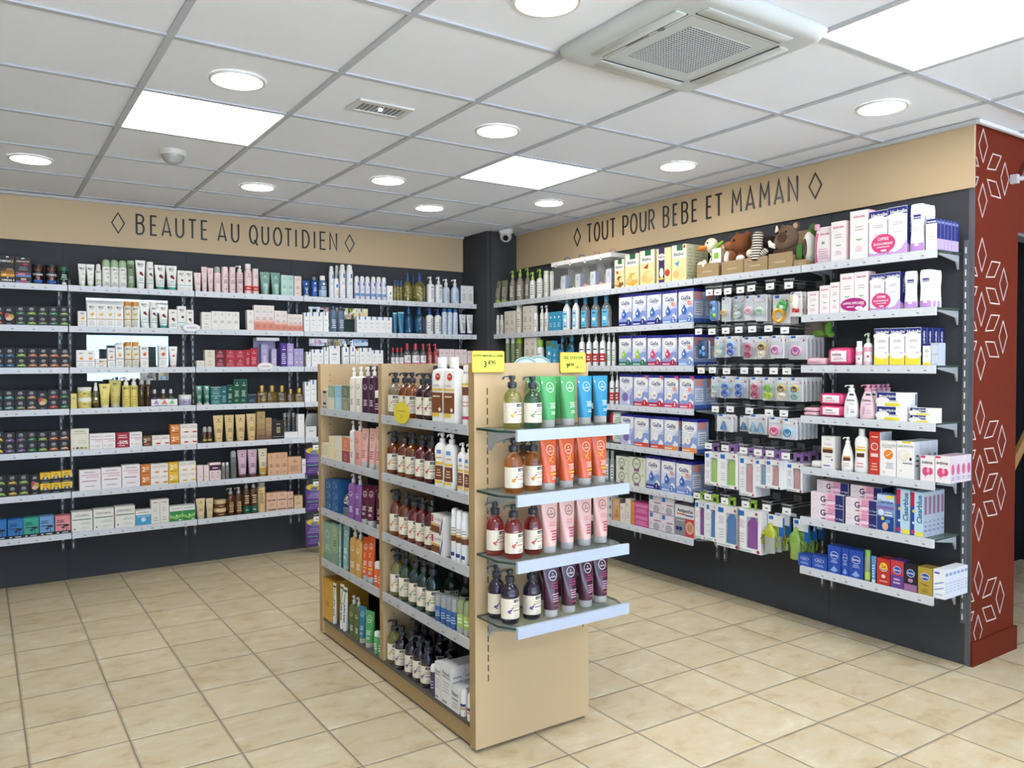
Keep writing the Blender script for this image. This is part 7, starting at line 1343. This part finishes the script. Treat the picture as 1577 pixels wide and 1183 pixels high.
def make_bottlebox(d, w, h):
    """hanging carton with a window that shows the feeding bottle inside"""
    r = link('baby_bottle_carton', None); D = .062; mb = MB(); c = BOXW[d][0]; x0, x1, z0, z1 = -w*.12, w*.36, -h*.90, -h*.16; y = -D/2
    mb.box(-w/2, w/2, -D/2+.02, D/2, -h, 0, CARDW)
    for a in ((-w/2, x0, -h, 0), (x1, w/2, -h, 0), (x0, x1, -h, z0), (x0, x1, z1, 0)): mb.box(a[0], a[1], y, y+.021, a[2], a[3], CARDW)
    mb.box(x0, x1, y+.019, y+.0195, z0, z1, mat('#d9dde0', 'd'))
    P = Print(mb, lambda u, v, l: (u*w/2, y-l, -h+v*h), w, h)
    P([('R', -.88, -.40, .83, .95, '#2a72c4'), ('L', -.85, -.35, .55, .75, 5, '#c9b3b6'), ('L', -.85, -.35, .2, .45, 4, '#c9ccd0'), ('R', -.9, .2, .02, .06, '#b9d0c4'), ('E', .75, .05, .12, '#a8325f'), ('E', .6, .92, .10, '#b8506a')])
    mb.obj('carton', r)
    mb = MB(); k = (x1-x0)*.46; mb.lathe([(z0, k*.9), (z0+.01, k), (z0+(z1-z0)*.62, k*.9), (z0+(z1-z0)*.70, k), (z0+(z1-z0)*.80, k*.96), (z0+(z1-z0)*.92, k*.5), (z1, k*.3)], mat(c, 's'), (x0+x1)/2, y+.011, n=20, yk=.22)
    mb.obj('feeding_bottle', r)
    mb = MB(); mb.face([(x0, y+.001, z0), (x1, y+.001, z0), (x1, y+.001, z1), (x0, y+.001, z1)], CLEAR); mb.obj('window', r)
    mb = MB(); tc = mat('#8f6aa8' if d in ('boxG', 'boxR', 'boxB', 'boxR2') else '#a3d04a', 'p'); mb.box(-.03, -.012, -.001, .001, 0, .040, tc); mb.box(.012, .03, -.001, .001, 0, .040, tc); mb.box(-.03, .03, -.001, .001, .032, .052, tc); mb.obj('hanger_tab', r)
    return r
def make_cup(d, w, h):
    r = link('sippy_cup', None); g = '#d9df3a' if d == 'cupY' else '#a9d85a'; gm = mat(g, 't'); cm_ = mat('#cfd9cf' if d == 'cupY' else '#b9dc7a', 't')
    mb = MB(); mb.face([(-w*.40, .012, -.02), (w*.40, .012, -.02), (w*.30, .012, -h*.30), (-w*.30, .012, -h*.30)], CARDW); mb.face([(w*.28, .013, 0), (w*.50, .013, -h*.30), (w*.50, .013, -h*.58), (w*.28, .013, -h*.5)], BLUE)
    mb.box(-w*.42, w*.42, .012, .014, -h*.30, 0, CARDW); mb.box(-w*.34, -w*.12, .010, .012, -h*.13, -.008, BLUE); mb.box(w*.20, w*.50, .014, .016, -h*.55, -.01, BLUE); mb.obj('card', r)
    k = w*.32; mb = MB(); mb.lathe([(-h, k*.8), (-h*.97, k*.92), (-h*.75, k*.85), (-h*.55, k)], cm_, -w*.06, -.020, n=18, yk=.72); mb.obj('cup', r)
    mb = MB(); mb.lathe([(-h*.56, k*1.04), (-h*.42, k*1.02), (-h*.36, k*.8), (-h*.30, k*.45), (-h*.22, k*.38), (-h*.20, k*.2)], gm, -w*.06, -.020, n=18, yk=.72); mb.obj('lid', r)
    for s_ in (-1, 1):
        mb = MB(); x = -w*.06; mb.tube([(x+s_*k*.9, -.022, -h*.50), (x+s_*k*1.35, -.026, -h*.52), (x+s_*k*1.5, -.026, -h*.65), (x+s_*k*1.3, -.026, -h*.80)], .0065, gm, n=8); mb.obj('handle', r)
    return r
PKD = dict(paciA='cream dummy', paciB='pale teal dummies', paciC='pink and white dummy', paciD='green dummy', paciE='blue dummies', paciF='raspberry dummies', paciG='yellow and navy dummies', paciH='lime green dummies', paciI='yellow and white dummies', paciP='pink dummy', paciR='hot pink dummy', paciJ='blue ringed dummy',
           teether='green and yellow teether', toyring='soft toy and red seal', teatA='blue teat', teatB='two pale teats', bluebag='blue pouch', bluebag2='dark blue pouch')
RWN = dict(a='top', b='second', c='third', d='fourth', e='fifth', f='lowest')
hooks = {}; pk = {}
cnt = {}
for row, s, zh, f, w, top, h, d, n in HOOKS: cnt.setdefault(row, []).append(s)
for row, s, zh, f, w, top, h, d, n in HOOKS:
    place = '%s hook row' % RWN[row]; i = sorted(cnt[row]).index(s); tot = len(cnt[row])
    if 'h' not in hooks: r = hooks['h'] = make_hook(.266)
    else: r = copy_tree(hooks['h'])
    r.location = (-.270, -s, zh); r.rotation_euler = (0, 0, -PI/2)
    tag(r, 'metal hook with price ticket, %s of %s, %s' % (ORD[i], ['', '', '', '', '', 'five', 'six', 'seven', 'eight'][tot], place), 'display hook', 'display hooks')
    thick = .034 if d[:4] == 'paci' or d[:4] in ('teat', 'toyr', 'blue', 'teet') else .066
    if d[:3] == 'cup': thick = .060
    f = min(f, .262)
    same = sorted(q[1] for q in HOOKS if q[0] == row and q[7] == d)
    for k in range(n):
        if f-.03-k*thick < .015: break
        key = (d, round(w, 3), round(h, 3))
        if key in pk: r = copy_tree(pk[key])
        else:
            mk = make_pack if d in PKD else make_cup if d[:3] == 'cup' else make_bottlebox
            r = pk[key] = mk(d, w, h)
        r.location = (-(f-.03-k*thick), -s, top); r.rotation_euler = (0, 0, -PI/2+((.05 if k == 0 else .03*k) if d in PKD else 0))
        desc = 'pack with '+PKD[d] if d in PKD else ('clear cup with yellow lid and green handles' if d == 'cupY' else 'light green cup with two handles') if d[:3] == 'cup' else 'white carton showing %s feeding bottle' % BOXW[d][1]
        if len(same) > 1: desc += ', %s of %s' % (ORD[same.index(s)], ['', '', 'two', 'three', 'four'][len(same)])
        if k: desc += ', '+(['', 'second', 'third', 'fourth', 'fifth', 'sixth', 'seventh'][k])+' on hook'
        tag(r, 'hanging '+desc+', '+place, 'sippy cup' if d[:3] == 'cup' else 'carton' if d[:3] == 'box' else 'blister pack', 'packs on the '+place)
# purple packs on the beauty wall's fourth bay
pp = None
for i, (zt, zb) in enumerate(((.795, .585), (.523, .305), (.262, .050))):
    lab = '%s purple and yellow hanging pack beside the gondola' % ('top', 'middle', 'lowest')[i]
    if pp is None:
        pp = link('foot_mask_pack', None); mb = MB(); mb.lathe([(-.2, .068, .004, 4), (-.19, .07, .012, 4), (-.1, .07, .018, 4), (-.03, .07, .010, 4), (0, .068, .003, 4)], mat('#5f3f8c', 's'), n=24)
        P = Print(mb, lambda u, v, l: (u*.07, -.019-l, -.2+.2*v), .14, .2)
        P([('E', 0, .92, .9, '#e9cf3a', .13), ('E', -.1, .86, .4, '#8a8aa8', .07), ('L', -.8, .5, .50, .70, 3, '#a98fc4'), ('R', -.8, .3, .36, .40, '#5aa08f'), ('L', -.8, .6, .1, .3, 3, '#8f78b4'), ('R', .3, .9, .02, .14, '#e3d9b4')]); mb.obj('pouch', pp); o = pp
        mb = MB(); mb.box(-.06, .06, -.001, .001, 0, .03, mat('#f0f0f4', 'c')); mb.obj('header', pp)
    else: o = copy_tree(pp)
    o.location = (-1.720, -.225, zt-.005); tag(o, lab, 'pack', 'purple hanging packs'); o.rotation_euler = (0, 0, -.15)
    r = copy_tree(hooks['h']); r.location = (-1.722, -.268, zt+.020); r.rotation_euler = (0, 0, 0); tag(r, 'metal hook holding the %s purple hanging pack' % ('top', 'middle', 'lowest')[i], 'display hook', 'display hooks')

# ------------------------------------------------------------------ single pieces
# gift set and trays on the beauty wall
r = thing('gift_set', 'white and lilac gift set box with two lilac tubes inside', 'gift set', (-2.052, -.172, ZS[3]))
mb = MB(); mb.box(-.08, .08, .05, .052, 0, .21, mat('#b9b0d6', 'd')); mb.box(-.08, .08, -.055, .052, 0, .006, mat('#dcd8e6', 'd')); mb.box(-.08, -.078, -.05, .052, 0, .14, mat('#5a3f8c', 'd')); mb.box(.078, .08, -.05, .052, 0, .14, mat('#5a3f8c', 'd')); mb.box(-.082, .082, -.04, .054, .19, .212, mat('#efeef2', 'd')); mb.obj('box', r)
for x, w, h, c in ((-.022, .05, .165, '#a9a3cc'), (.046, .036, .13, '#b9b4d3')):
    mb = MB(); mb.box(x-w/2, x+w/2, -.03, .01, .006, h, mat(c, 'd')); Print(mb, lambda u, v, l: (x+u*w/2, -.03-l, v*h), w, h)([('O', 0, .7, .4, WH), ('L', -.5, .5, .2, .5, 4, WH)]); mb.obj('inner_carton', r)
r = thing('sample_tray', 'white tray for three tiny coloured bottles, beauty wall\'s second bay', 'tray', (-2.756, -.172, ZS[4]))
mb = MB(); mb.box(-.082, .082, -.05, .05, 0, .004, CARDW); mb.box(-.082, .082, -.05, -.046, 0, .046, CARDW); mb.box(-.082, .082, .046, .05, 0, .046, CARDW); mb.box(-.082, -.078, -.046, .046, 0, .046, CARDW); mb.box(.078, .082, -.046, .046, 0, .046, CARDW)
Print(mb, lambda u, v, l: (u*.082, -.05-l, v*.046), .164, .046)([('G', [(-.85, .3), (-.6, .95), (-.4, .3)], '#a98ac4'), ('G', [(-.25, .3), (0, .95), (.25, .3)], '#d98a5a'), ('G', [(.35, .3), (.6, .95), (.8, .3)], '#8fbf7a'), ('L', -.7, .3, .08, .24, 1, GR)]); mb.obj('tray', r)
for x, c, n in ((-.055, '#8f6fae', 'violet'), (.0, '#b8764a', 'orange'), (.047, '#8fb08a', 'green')):
    q = thing('sample_bottle', 'tiny %s bottle standing in the white sample tray' % n, 'bottle', (-2.756+x, -.185, ZS[4]+.004), 0, 'sample bottles in the tray')
    mb = MB(); mb.lathe([(0, .016), (.05, .017), (.075, .009), (.082, .008)], mat(c, 'g'), n=16); mb.obj('bottle', q); mb = MB(); mb.lathe([(.081, .010), (.108, .009)], mat('#dfe0de', 'p'), n=14); mb.obj('cap', q)
r = thing('perfume_tray', 'white stepped tray of perfumes, beauty wall\'s third bay', 'tray', (-1.896, -.165, ZS[5]))
mb = MB(); mb.box(-.052, .052, -.06, .03, 0, .045, CARDW); mb.obj('tray', r)
for x, y, c, n in ((-.078, .06, '#5c5f63', 'dark grey'), (-.030, -.012, '#b3b58a', 'olive glass'), (.005, .008, '#9fa6a6', 'clear glass'), (.035, -.015, '#6f6a86', 'violet grey')):
    q = thing('perfume_bottle', 'tall %s perfume bottle by the white stepped tray' % n, 'bottle', (-1.896+x, -.165+y, ZS[5]+(.045 if y < .05 else 0)), 0, 'perfume bottles')
    mb = MB(); mb.lathe([(0, .014), (.1, .0145), (.108, .008)], mat(c, 'g'), n=16, ex=3); mb.obj('bottle', q); mb = MB(); mb.lathe([(.107, .011), (.140, .011)], mat('#c9cbcb', 't'), n=14); mb.obj('cap', q)
# a dark tilted display of tortoiseshell sunglasses
r = thing('sunglasses_stand', 'black tilted stand with tortoiseshell glasses beside the gondola', 'display stand', (-1.735, -.15, ZS[5]+.078)); r.scale = (1, 1, .70)
mb = MB(); v = [(-.05, -.06, 0), (.06, -.06, 0), (.06, .06, 0), (-.05, .06, 0), (.0, .0, .24), (.06, .0, .24), (.06, .06, .24), (.0, .06, .24)]
mb.faces(v, [(0, 3, 2, 1), (4, 5, 6, 7), (0, 1, 5, 4), (1, 2, 6, 5), (2, 3, 7, 6), (3, 0, 4, 7)], mat('#1f1c1b', 's')); mb.obj('stand', r)
mb = MB(); mb.tube([(-.053, -.064, .0), (.003, -.004, .243), (.06, -.004, .243)], .003, mat('#c9cbcb', 'e'), n=6); mb.obj('wire_edge', r)
mb = MB(); n = 12
for cx in (-.012, .035): mb.tube([(cx+.02*math.cos(2*PI*i/n), -.045-.0, .195+.016*math.sin(2*PI*i/n)) for i in range(n)], .004, mat('#6f4a2a', 's'), n=6, closed=True); mb.blob((cx, -.044, .195), (.018, .002, .014), mat('#4a3524', 's'))
mb.tube([(.0, -.045, .175), (.03, -.02, .16)], .003, mat('#6f4a2a', 's'), n=6); mb.obj('glasses', r)
# two scrub pots on a clear rest, third shelf of the gondola's far bay
r = thing('acrylic_rest', 'clear rest under two white pots, gondola\'s far bay', 'display rest', (-2.245, -2.276, ZG[3]), -PI/2)
mb = MB(); mb.faces([(-.058, -.05, .028), (.058, -.05, .028), (.058, .05, .075), (-.058, .05, .075)], [(0, 1, 2, 3)], CLEAR); mb.box(-.058, .058, -.052, -.049, 0, .036, CLEAR); mb.box(-.058, .058, .049, .052, 0, .076, CLEAR); mb.obj('rest', r)
for s_, n in ((2.247, 'first'), (2.305, 'second')):
    q = thing('scrub_pot', '%s white pot with round black label on the clear rest' % n, 'jar', (-2.268, -s_, ZG[3]+.068), -PI/2, 'white pots on the clear rest'); q.rotation_euler = (PI/2-.5, 0, -PI/2)
    mb = MB(); mb.lathe([(-.03, .024), (.0, .026)], mat('#efede6', 'p'), n=22); mb.obj('pot', q); mb = MB(); mb.lathe([(-.001, .027), (.022, .027), (.024, .025)], mat('#e6e3da', 'p'), n=22); mb.obj('lid', q)
    mb = MB(); mb.lathe([(.0238, .021), (.0246, .021)], mat('#1f1e1e', 'd'), n=22); mb.lathe([(.0245, .012), (.0250, .012)], mat('#e6e3da', 'd'), n=16); mb.obj('label', q)
# talkers clipped to the rails
def talker(loc, rz, rx, rzz, c, label, edge='#8d8f94', txt=None):
    q = thing('shelf_talker', label, 'shelf sign', loc, rz); mb = MB(); n = 28
    P = [(rx*math.cos(2*PI*i/n), rzz*math.sin(2*PI*i/n)) for i in range(n)]; m = mat(c, 'd')
    mb.face([(p[0], -.001, p[1]) for p in P], m); mb.face([(p[0], .001, p[1]) for p in P[::-1]], m)
    for i in range(n): a, b = P[i], P[(i+1) % n]; mb.face([(a[0], .001, a[1]), (b[0], .001, b[1]), (b[0], -.001, b[1]), (a[0], -.001, a[1])], mat(edge, 'd'))
    Print(mb, lambda u, v, l: (u*rx, -.001-l, (v-.5)*2*rzz), 2*rx, 2*rzz)(txt or [('O', 0, .5, .97, edge, .04, .485), ('L', -.55, .55, .38, .62, 2, '#a98a94')]); mb.obj('disc', q)
    return q
talker((-2.585, -.259, 1.668), 0, .060, .028, '#eef0f2', 'white oval sign clipped between the second and third bays', '#6a6c72')
talker((-2.086, -.259, 1.405), 0, .058, .027, '#f1ecec', 'white oval sign clipped under the lilac gift set', '#b9a0a0')
talker((-2.336, -2.96, 1.209), -PI/2, .073, .045, '#e3d23f', 'round yellow sign hanging on the gondola\'s soap shelf', '#c9b42f', [('L', -.5, .5, .55, .66, 1, '#a8963a'), ('T', '2€', .05, .34, .12, '#b8862a', 1, .6)])
for x, zc, y, l in ((-1.668, 1.366, -2.905, 'left hand round white sign with pale teal rim on gondola'), (-1.560, 1.373, -2.86, 'round white sign with pale teal rim behind its twin')):
    talker((x, y, zc), 0, .085, .08, '#e3ecea', l, '#7fb3b3', [('O', 0, .5, .96, '#8fc0be', .1, .48), ('L', -.5, .5, .7, .8, 1, '#b9c9c6')])
# price signs on the gondola end
for name, x0, x1, z0, z1, rows, lab in (('a', -2.338, -2.201, 1.380, 1.459, [('T', 'SAVON MARSEILLE 500ML', 0, .77, .11, '#2a2a1c', 1, 1.86), ('T', '3', -.2, .38, .26, '#2a2a20', 1), ('T', '€95', .2, .46, .17, '#2a2a20', 1)], 'yellow price sign reading SAVON MARSEILLE 500ML 3€95'),
                                       ('b', -1.943, -1.819, 1.376, 1.456, [('T', 'GEL DOUCHE', 0, .74, .13, '#3a3a24', 1, 1.6), ('T', '9', -.45, .34, .22, '#2a2a20', 1), ('T', '€90', -.15, .40, .14, '#2a2a20', 1), ('T', 'LES 3', .35, .27, .10, '#2a2a20', 1)], 'yellow price sign reading GEL DOUCHE 9€90 LES 3')):
    q = thing('price_sign', lab, 'price sign', ((x0+x1)/2, -3.528, (z0+z1)/2), -.03); w, h = x1-x0, z1-z0; mb = MB()
    def rr(a, b, rad): return [(sx*(a-rad)+rad*math.cos((k+j/4)*PI/2), sz*(b-rad)+rad*math.sin((k+j/4)*PI/2)) for sx, sz, k in ((1, 1, 0), (-1, 1, 1), (-1, -1, 2), (1, -1, 3)) for j in range(5)]
    o1, o2 = rr(w/2, h/2, .008), rr(w/2-.0022, h/2-.0022, .006); YL = mat('#eef05a', 'd'); OR = mat('#c98a2f', 'd')
    mb.face([(p[0], 0, p[1]) for p in o1[::-1]], OR); mb.face([(p[0], -.003, p[1]) for p in o1], OR); mb.face([(p[0], -.0034, p[1]) for p in o2], YL)
    for i in range(len(o1)): a, b = o1[i-1], o1[i]; mb.face([(a[0], 0, a[1]), (b[0], 0, b[1]), (b[0], -.003, b[1]), (a[0], -.003, a[1])], OR)
    Print(mb, lambda u, v, l: (u*w/2, -.0036-l, (v-.5)*h), w, h)(rows); mb.obj('card', q)
    mb = MB(); mb.box(-.01, .01, 0, .003, -h*.45, h*.1, mat('#d9d9d9', 'p')); mb.obj('clip', q)
# gift cases with handles, baby wall
proto = None; HC = ['#8f9fd6', '#8f9fd6', '#eab3c0', '#eab3c0']
for i, s in enumerate((1.277, 1.446, 1.615, 1.784)):
    r = thing('gift_case', 'clear and white baby gift case with %s handle, %s of four' % (('blue', 'blue', 'pink', 'pink')[i], ORD[i]), 'gift case', on_wall('B', s, .145, ZS[1]), -PI/2, 'baby gift cases'); w = .166
    mb = MB(); mb.box(-w/2, w/2, -.085, .075, 0, .006, mat('#eeeeea', 'd')); mb.box(-w/2, w/2, -.087, -.084, 0, .045, mat('#eeeeea', 'd')); mb.obj('base', r)
    mb = MB(); mb.box(-w/2, w/2, -.087, .078, .222, .252, mat('#f2f1ee', 'd')); Print(mb, lambda u, v, l: (u*w/2, -.087-l, .205+v*.05), w, .05)([('E', -.3, .35, .16, '#f2f1ee'), ('E', -.3, .4, .1, '#a9b0cc')]); mb.obj('lid', r)
    mb = MB(); mb.box(-w/2, w/2, -.0855, -.085, .045, .222, CLEAR); mb.box(w/2-.0006, w/2, -.085, .075, .006, .222, CLEAR); mb.box(-w/2, w/2, .073, .075, .006, .222, mat('#a3a09b', 'm')); mb.obj('clear_wall', r)
    mb = MB(); mb.tube([(-.03, 0, .25), (-.03, 0, .278), (-.02, 0, .285), (.02, 0, .285), (.03, 0, .278), (.03, 0, .25)], .005, mat(HC[i], 't'), n=8); mb.obj('handle', r)
    mb = MB(); mb.box(-.01, .045, -.05, -.01, .046, .146, mat('#eceef2', 'd'), sm=mat('#9fa9d0', 'd')); Print(mb, lambda u, v, l: (.0175+u*.0275, -.05-l, .046+v*.1), .055, .1)([('L', -.5, .3, .55, .85, 3, '#7f8fc0')]); mb.obj('inner_carton', r)
    mb = MB(); mb.blob((-.03, .01, .085), (.045, .045, .08), mat('#9c9a96', 'f')); mb.blob((.03, .03, .12), (.04, .035, .08), mat('#8f8c88', 'f')); mb.obj('grey_plush', r)
    mb = MB(); mb.blob((-.052, -.06, .045), (.017, .017, .022), mat(('#4f6aa8', '#4f6aa8', '#e89aa8', '#e89aa8')[i], 's')); mb.blob((-.018, -.062, .04), (.012, .012, .018), mat('#efd76a', 's')); mb.obj('bath_toys', r)
# kraft boxes with soft toys, baby wall
KR = mat('#a98f68', 'd')
KB = [(2.722, .165, .082, 'duck'), (2.905, .155, .08, 'brown bear'), (3.067, .158, .08, 'striped monkey'), (3.230, .152, .085, 'boar'), (3.352, .075, .035, 'toucan')]
for i, (s, w, h, n) in enumerate(KB):
    r = thing('display_box', 'kraft display box holding the %s soft toy' % n, 'display box', on_wall('B', s, .145, ZS[1]), -PI/2, 'kraft boxes of soft toys'); mb = MB()
    mb.box(-w/2, w/2, -.087, .08, 0, .004, KR); mb.box(-w/2, w/2, -.087, -.083, .004, h, KR); mb.box(-w/2, w/2, .076, .08, .004, h+.13, KR); mb.box(-w/2, -w/2+.003, -.083, .076, .004, h*.8, KR); mb.box(w/2-.003, w/2, -.083, .076, .004, h*.8, KR)
    Print(mb, lambda u, v, l: (u*w/2, -.087-l, v*h), w, h)([('L', -.5, .4, .35, .55, 1, '#c9b694')]); mb.obj('box', r)
def toy(n, i, lab): return thing('soft_toy', lab, 'soft toy', on_wall('B', KB[i][0], .145, ZS[1]+.004), -PI/2, 'soft toys in kraft boxes')
def eye(mb, x, y, z, r=.006): mb.blob((x, y, z), (r, r, r), mat('#17120f', 's'), n=10, k=6)
CRM = mat('#eadfc6', 'f')
r = toy('duck', 0, 'cream duck soft toy with orange beak')
mb = MB(); mb.blob((.0, .0, .075), (.055, .05, .075), CRM); mb.blob((-.065, -.06, .085), (.035, .016, .016), CRM); mb.blob((-.035, -.075, .075), (.02, .014, .03), CRM); mb.obj('body', r)
mb = MB(); mb.blob((-.022, -.028, .190), (.042, .040, .045), CRM); mb.blob((-.012, -.02, .150), (.024, .024, .03), CRM); eye(mb, -.018, -.068, .203); mb.obj('head', r)
mb = MB(); mb.blob((-.052, -.068, .178), (.030, .024, .014), mat('#d8823a', 'f')); mb.blob((-.065, -.076, .168), (.022, .02, .009), mat('#c9702f', 'f')); mb.obj('beak', r)
mb = MB(); mb.box(.03, .095, -.082, -.079, .075, .160, mat('#eef0ea', 'd')); mb.box(.045, .078, -.0835, -.082, .10, .135, mat('#8fc83a', 'd')); mb.obj('hang_tag', r)
mb = MB(); mb.tube([(.0, -.045, .10), (.02, -.06, .14), (.05, -.055, .18), (.085, -.05, .20)], [.010, .014, .012, .008], mat('#8fb84a', 'f'), n=8); mb.obj('green_scarf', r)
BRN, BR2 = mat('#7a4522', 'f'), mat('#e9e3da', 'f')
r = toy('bear', 1, 'reddish brown bear soft toy with white muzzle')
mb = MB(); mb.blob((.01, .0, .08), (.06, .055, .085), BRN); mb.blob((-.02, -.06, .10), (.025, .02, .035), BRN); mb.blob((.04, -.065, .085), (.028, .02, .02), BR2); mb.blob((-.055, -.055, .095), (.02, .03, .045), BR2); mb.obj('body', r)
mb = MB(); mb.blob((.01, -.028, .175), (.068, .055, .056), BRN); mb.blob((-.045, -.062, .165), (.034, .03, .026), mat('#8d5530', 'f')); eye(mb, .008, -.082, .190, .007); mb.obj('head', r)
mb = MB(); mb.blob((.052, -.02, .222), (.022, .012, .02), BRN); mb.blob((-.018, -.02, .230), (.014, .01, .014), BRN); mb.obj('ears', r)
mb = MB(); mb.blob((-.066, -.078, .160), (.012, .012, .010), mat('#d9c4b4', 'f')); mb.obj('nose', r)
GRY, STR, DKB = mat('#7d746c', 'f'), mat('#e6dfd0', 'f'), mat('#3a2a22', 'f')
r = toy('monkey', 2, 'soft toy with brown and white striped sock legs')
mb = MB(); mb.blob((.02, .02, .09), (.05, .05, .09), DKB); mb.blob((.030, .0, .160), (.046, .045, .040), DKB); mb.obj('body', r)
for q, (x0, z0, x1, z1, rad, nb) in enumerate(((-.005, .06, .004, .215, .028, 11), (-.045, .055, -.03, .10, .018, 4), (.03, .085, .062, .112, .016, 4))):
    mb = MB()
    for k in range(nb*2):
        a, b = k/(nb*2), (k+1)/(nb*2); e = .55 if k == nb*2-1 else 1
        mb.tube([(x0+(x1-x0)*a, -.07, z0+(z1-z0)*a), (x0+(x1-x0)*b, -.07, z0+(z1-z0)*b)], [rad, rad*e], STR if k % 2 else DKB, n=12)
    mb.obj('striped_leg', r)
mb = MB(); mb.blob((-.058, -.055, .105), (.026, .024, .026), STR); mb.blob((-.06, -.04, .10), (.03, .03, .032), GRY); mb.obj('paw', r)
BO = mat('#6f5a46', 'f')
r = toy('boar', 3, 'grey brown boar soft toy with white tusks')
mb = MB(); mb.blob((-.01, .0, .085), (.060, .055, .080), BO); mb.blob((-.05, -.03, .085), (.025, .035, .03), mat('#5c4a3a', 'f')); mb.blob((-.02, -.065, .09), (.04, .018, .02), mat('#4a2f22', 'f')); mb.obj('body', r)
mb = MB(); mb.blob((.0, -.03, .165), (.062, .055, .068), BO); mb.blob((.0, -.07, .14), (.05, .035, .042), BO); eye(mb, -.025, -.080, .190, .006); eye(mb, .03, -.08, .19, .006); mb.obj('head', r)
mb = MB(); mb.lathe([(0, .027), (.008, .027), (.010, .018)], mat('#4a3524', 'f'), n=18); o = mb.obj('snout', r, (.022, -.098, .158)); o.rotation_euler = (PI/2, 0, 0)
for x in (-.05,): mb = MB(); mb.tube([(-.030, -.09, .118), (-.055, -.095, .128), (-.068, -.09, .150)], [.014, .014, .008], mat('#f0ead9', 'f'), n=10); mb.obj('tusk', r)
mb = MB(); mb.blob((-.040, -.015, .222), (.013, .010, .022), BO); mb.blob((.045, -.015, .224), (.022, .012, .022), BO); mb.blob((.046, -.025, .224), (.014, .006, .015), mat('#b99a88', 'f')); mb.obj('ears', r)
mb = MB(); mb.tube([(-.05, -.05, .20), (-.052, -.05, .235)], [.012, .004], mat('#e6d9c6', 'f'), n=8); mb.obj('horn', r)
r = toy('toucan', 4, 'green and white bird soft toy beside the boar')
mb = MB(); mb.blob((.005, -.01, .10), (.030, .05, .085), mat('#e9e6dc', 'f')); mb.blob((.012, .02, .185), (.028, .045, .045), mat('#4a6a34', 'f')); mb.obj('body', r)
mb = MB(); mb.blob((-.012, -.075, .075), (.018, .012, .045), mat('#3f6f2f', 'f')); mb.blob((.016, -.07, .09), (.012, .01, .05), mat('#4a3f34', 'f')); mb.obj('wing', r)
r = thing('soft_toy', 'grey and green soft toy on a card hanging behind the hooks', 'soft toy', on_wall('B', 3.33, .055, 1.56), -PI/2)
mb = MB(); mb.box(-.075, .075, .0, .004, -.01, .09, mat('#8d8474', 'd')); mb.obj('card', r)
mb = MB(); mb.blob((.03, -.02, .01), (.04, .02, .02), mat('#6f9a3f', 'f')); mb.blob((.085, -.02, .035), (.022, .016, .04), mat('#6fae3f', 'f')); mb.blob((.10, -.02, -.0), (.02, .014, .014), mat('#6fae3f', 'f')); mb.obj('toy', r)
# what shows of the passage: a wooden folding trestle, and a grey bracket on the red header
r = thing('wooden_trestle', 'light wooden trestle standing in the dark passage', 'trestle', (.95, -3.75, 0)); WD = mat('#b0844f', 'd')
def plank(p, q, w=.03): 
    mb = MB(); a, b = Vector(p), Vector(q); d = (b-a).normalized(); n = Vector((-d.z, 0, d.x))*w
    v = [(*(a+s*n).xz, y) for y in (p[1]-.011, p[1]+.011) for s in (-1, 1)]+[(*(b+s*n).xz, y) for y in (p[1]-.011, p[1]+.011) for s in (-1, 1)]
    v = [(c[0], c[2], c[1]) for c in v]; mb.faces(v, [(0, 1, 3, 2), (4, 6, 7, 5), (0, 4, 5, 1), (2, 3, 7, 6), (0, 2, 6, 4), (1, 5, 7, 3)], WD); return mb.obj('leg', r)
plank((-.05, -.02, .56), (.55, -.02, 1.12)); plank((-.05, .01, .70), (.22, .01, .03)); plank((.55, .01, 1.05), (.75, .01, .03))
mb = MB(); mb.lathe([(-.004, .012), (.004, .012)], STEEL, n=12); o = mb.obj('bolt', r, (-.02, -.036, .60)); o.rotation_euler = (PI/2, 0, 0)
r = thing('wall_bracket', 'pale grey curved bracket on the red wall above the passage', 'bracket', (.40, -4.1126, 2.30))
mb = MB(); mb.tube([(-.06, -.02, -.01), (.0, -.03, .0), (.05, -.03, .06), (.10, -.02, .12)], .012, mat('#c9cbcc', 'p'), n=10); mb.obj('arm', r)
mb = MB(); mb.box(-.07, -.04, -.03, 0, -.03, .012, mat('#c9cbcc', 'p')); mb.obj('foot', r)
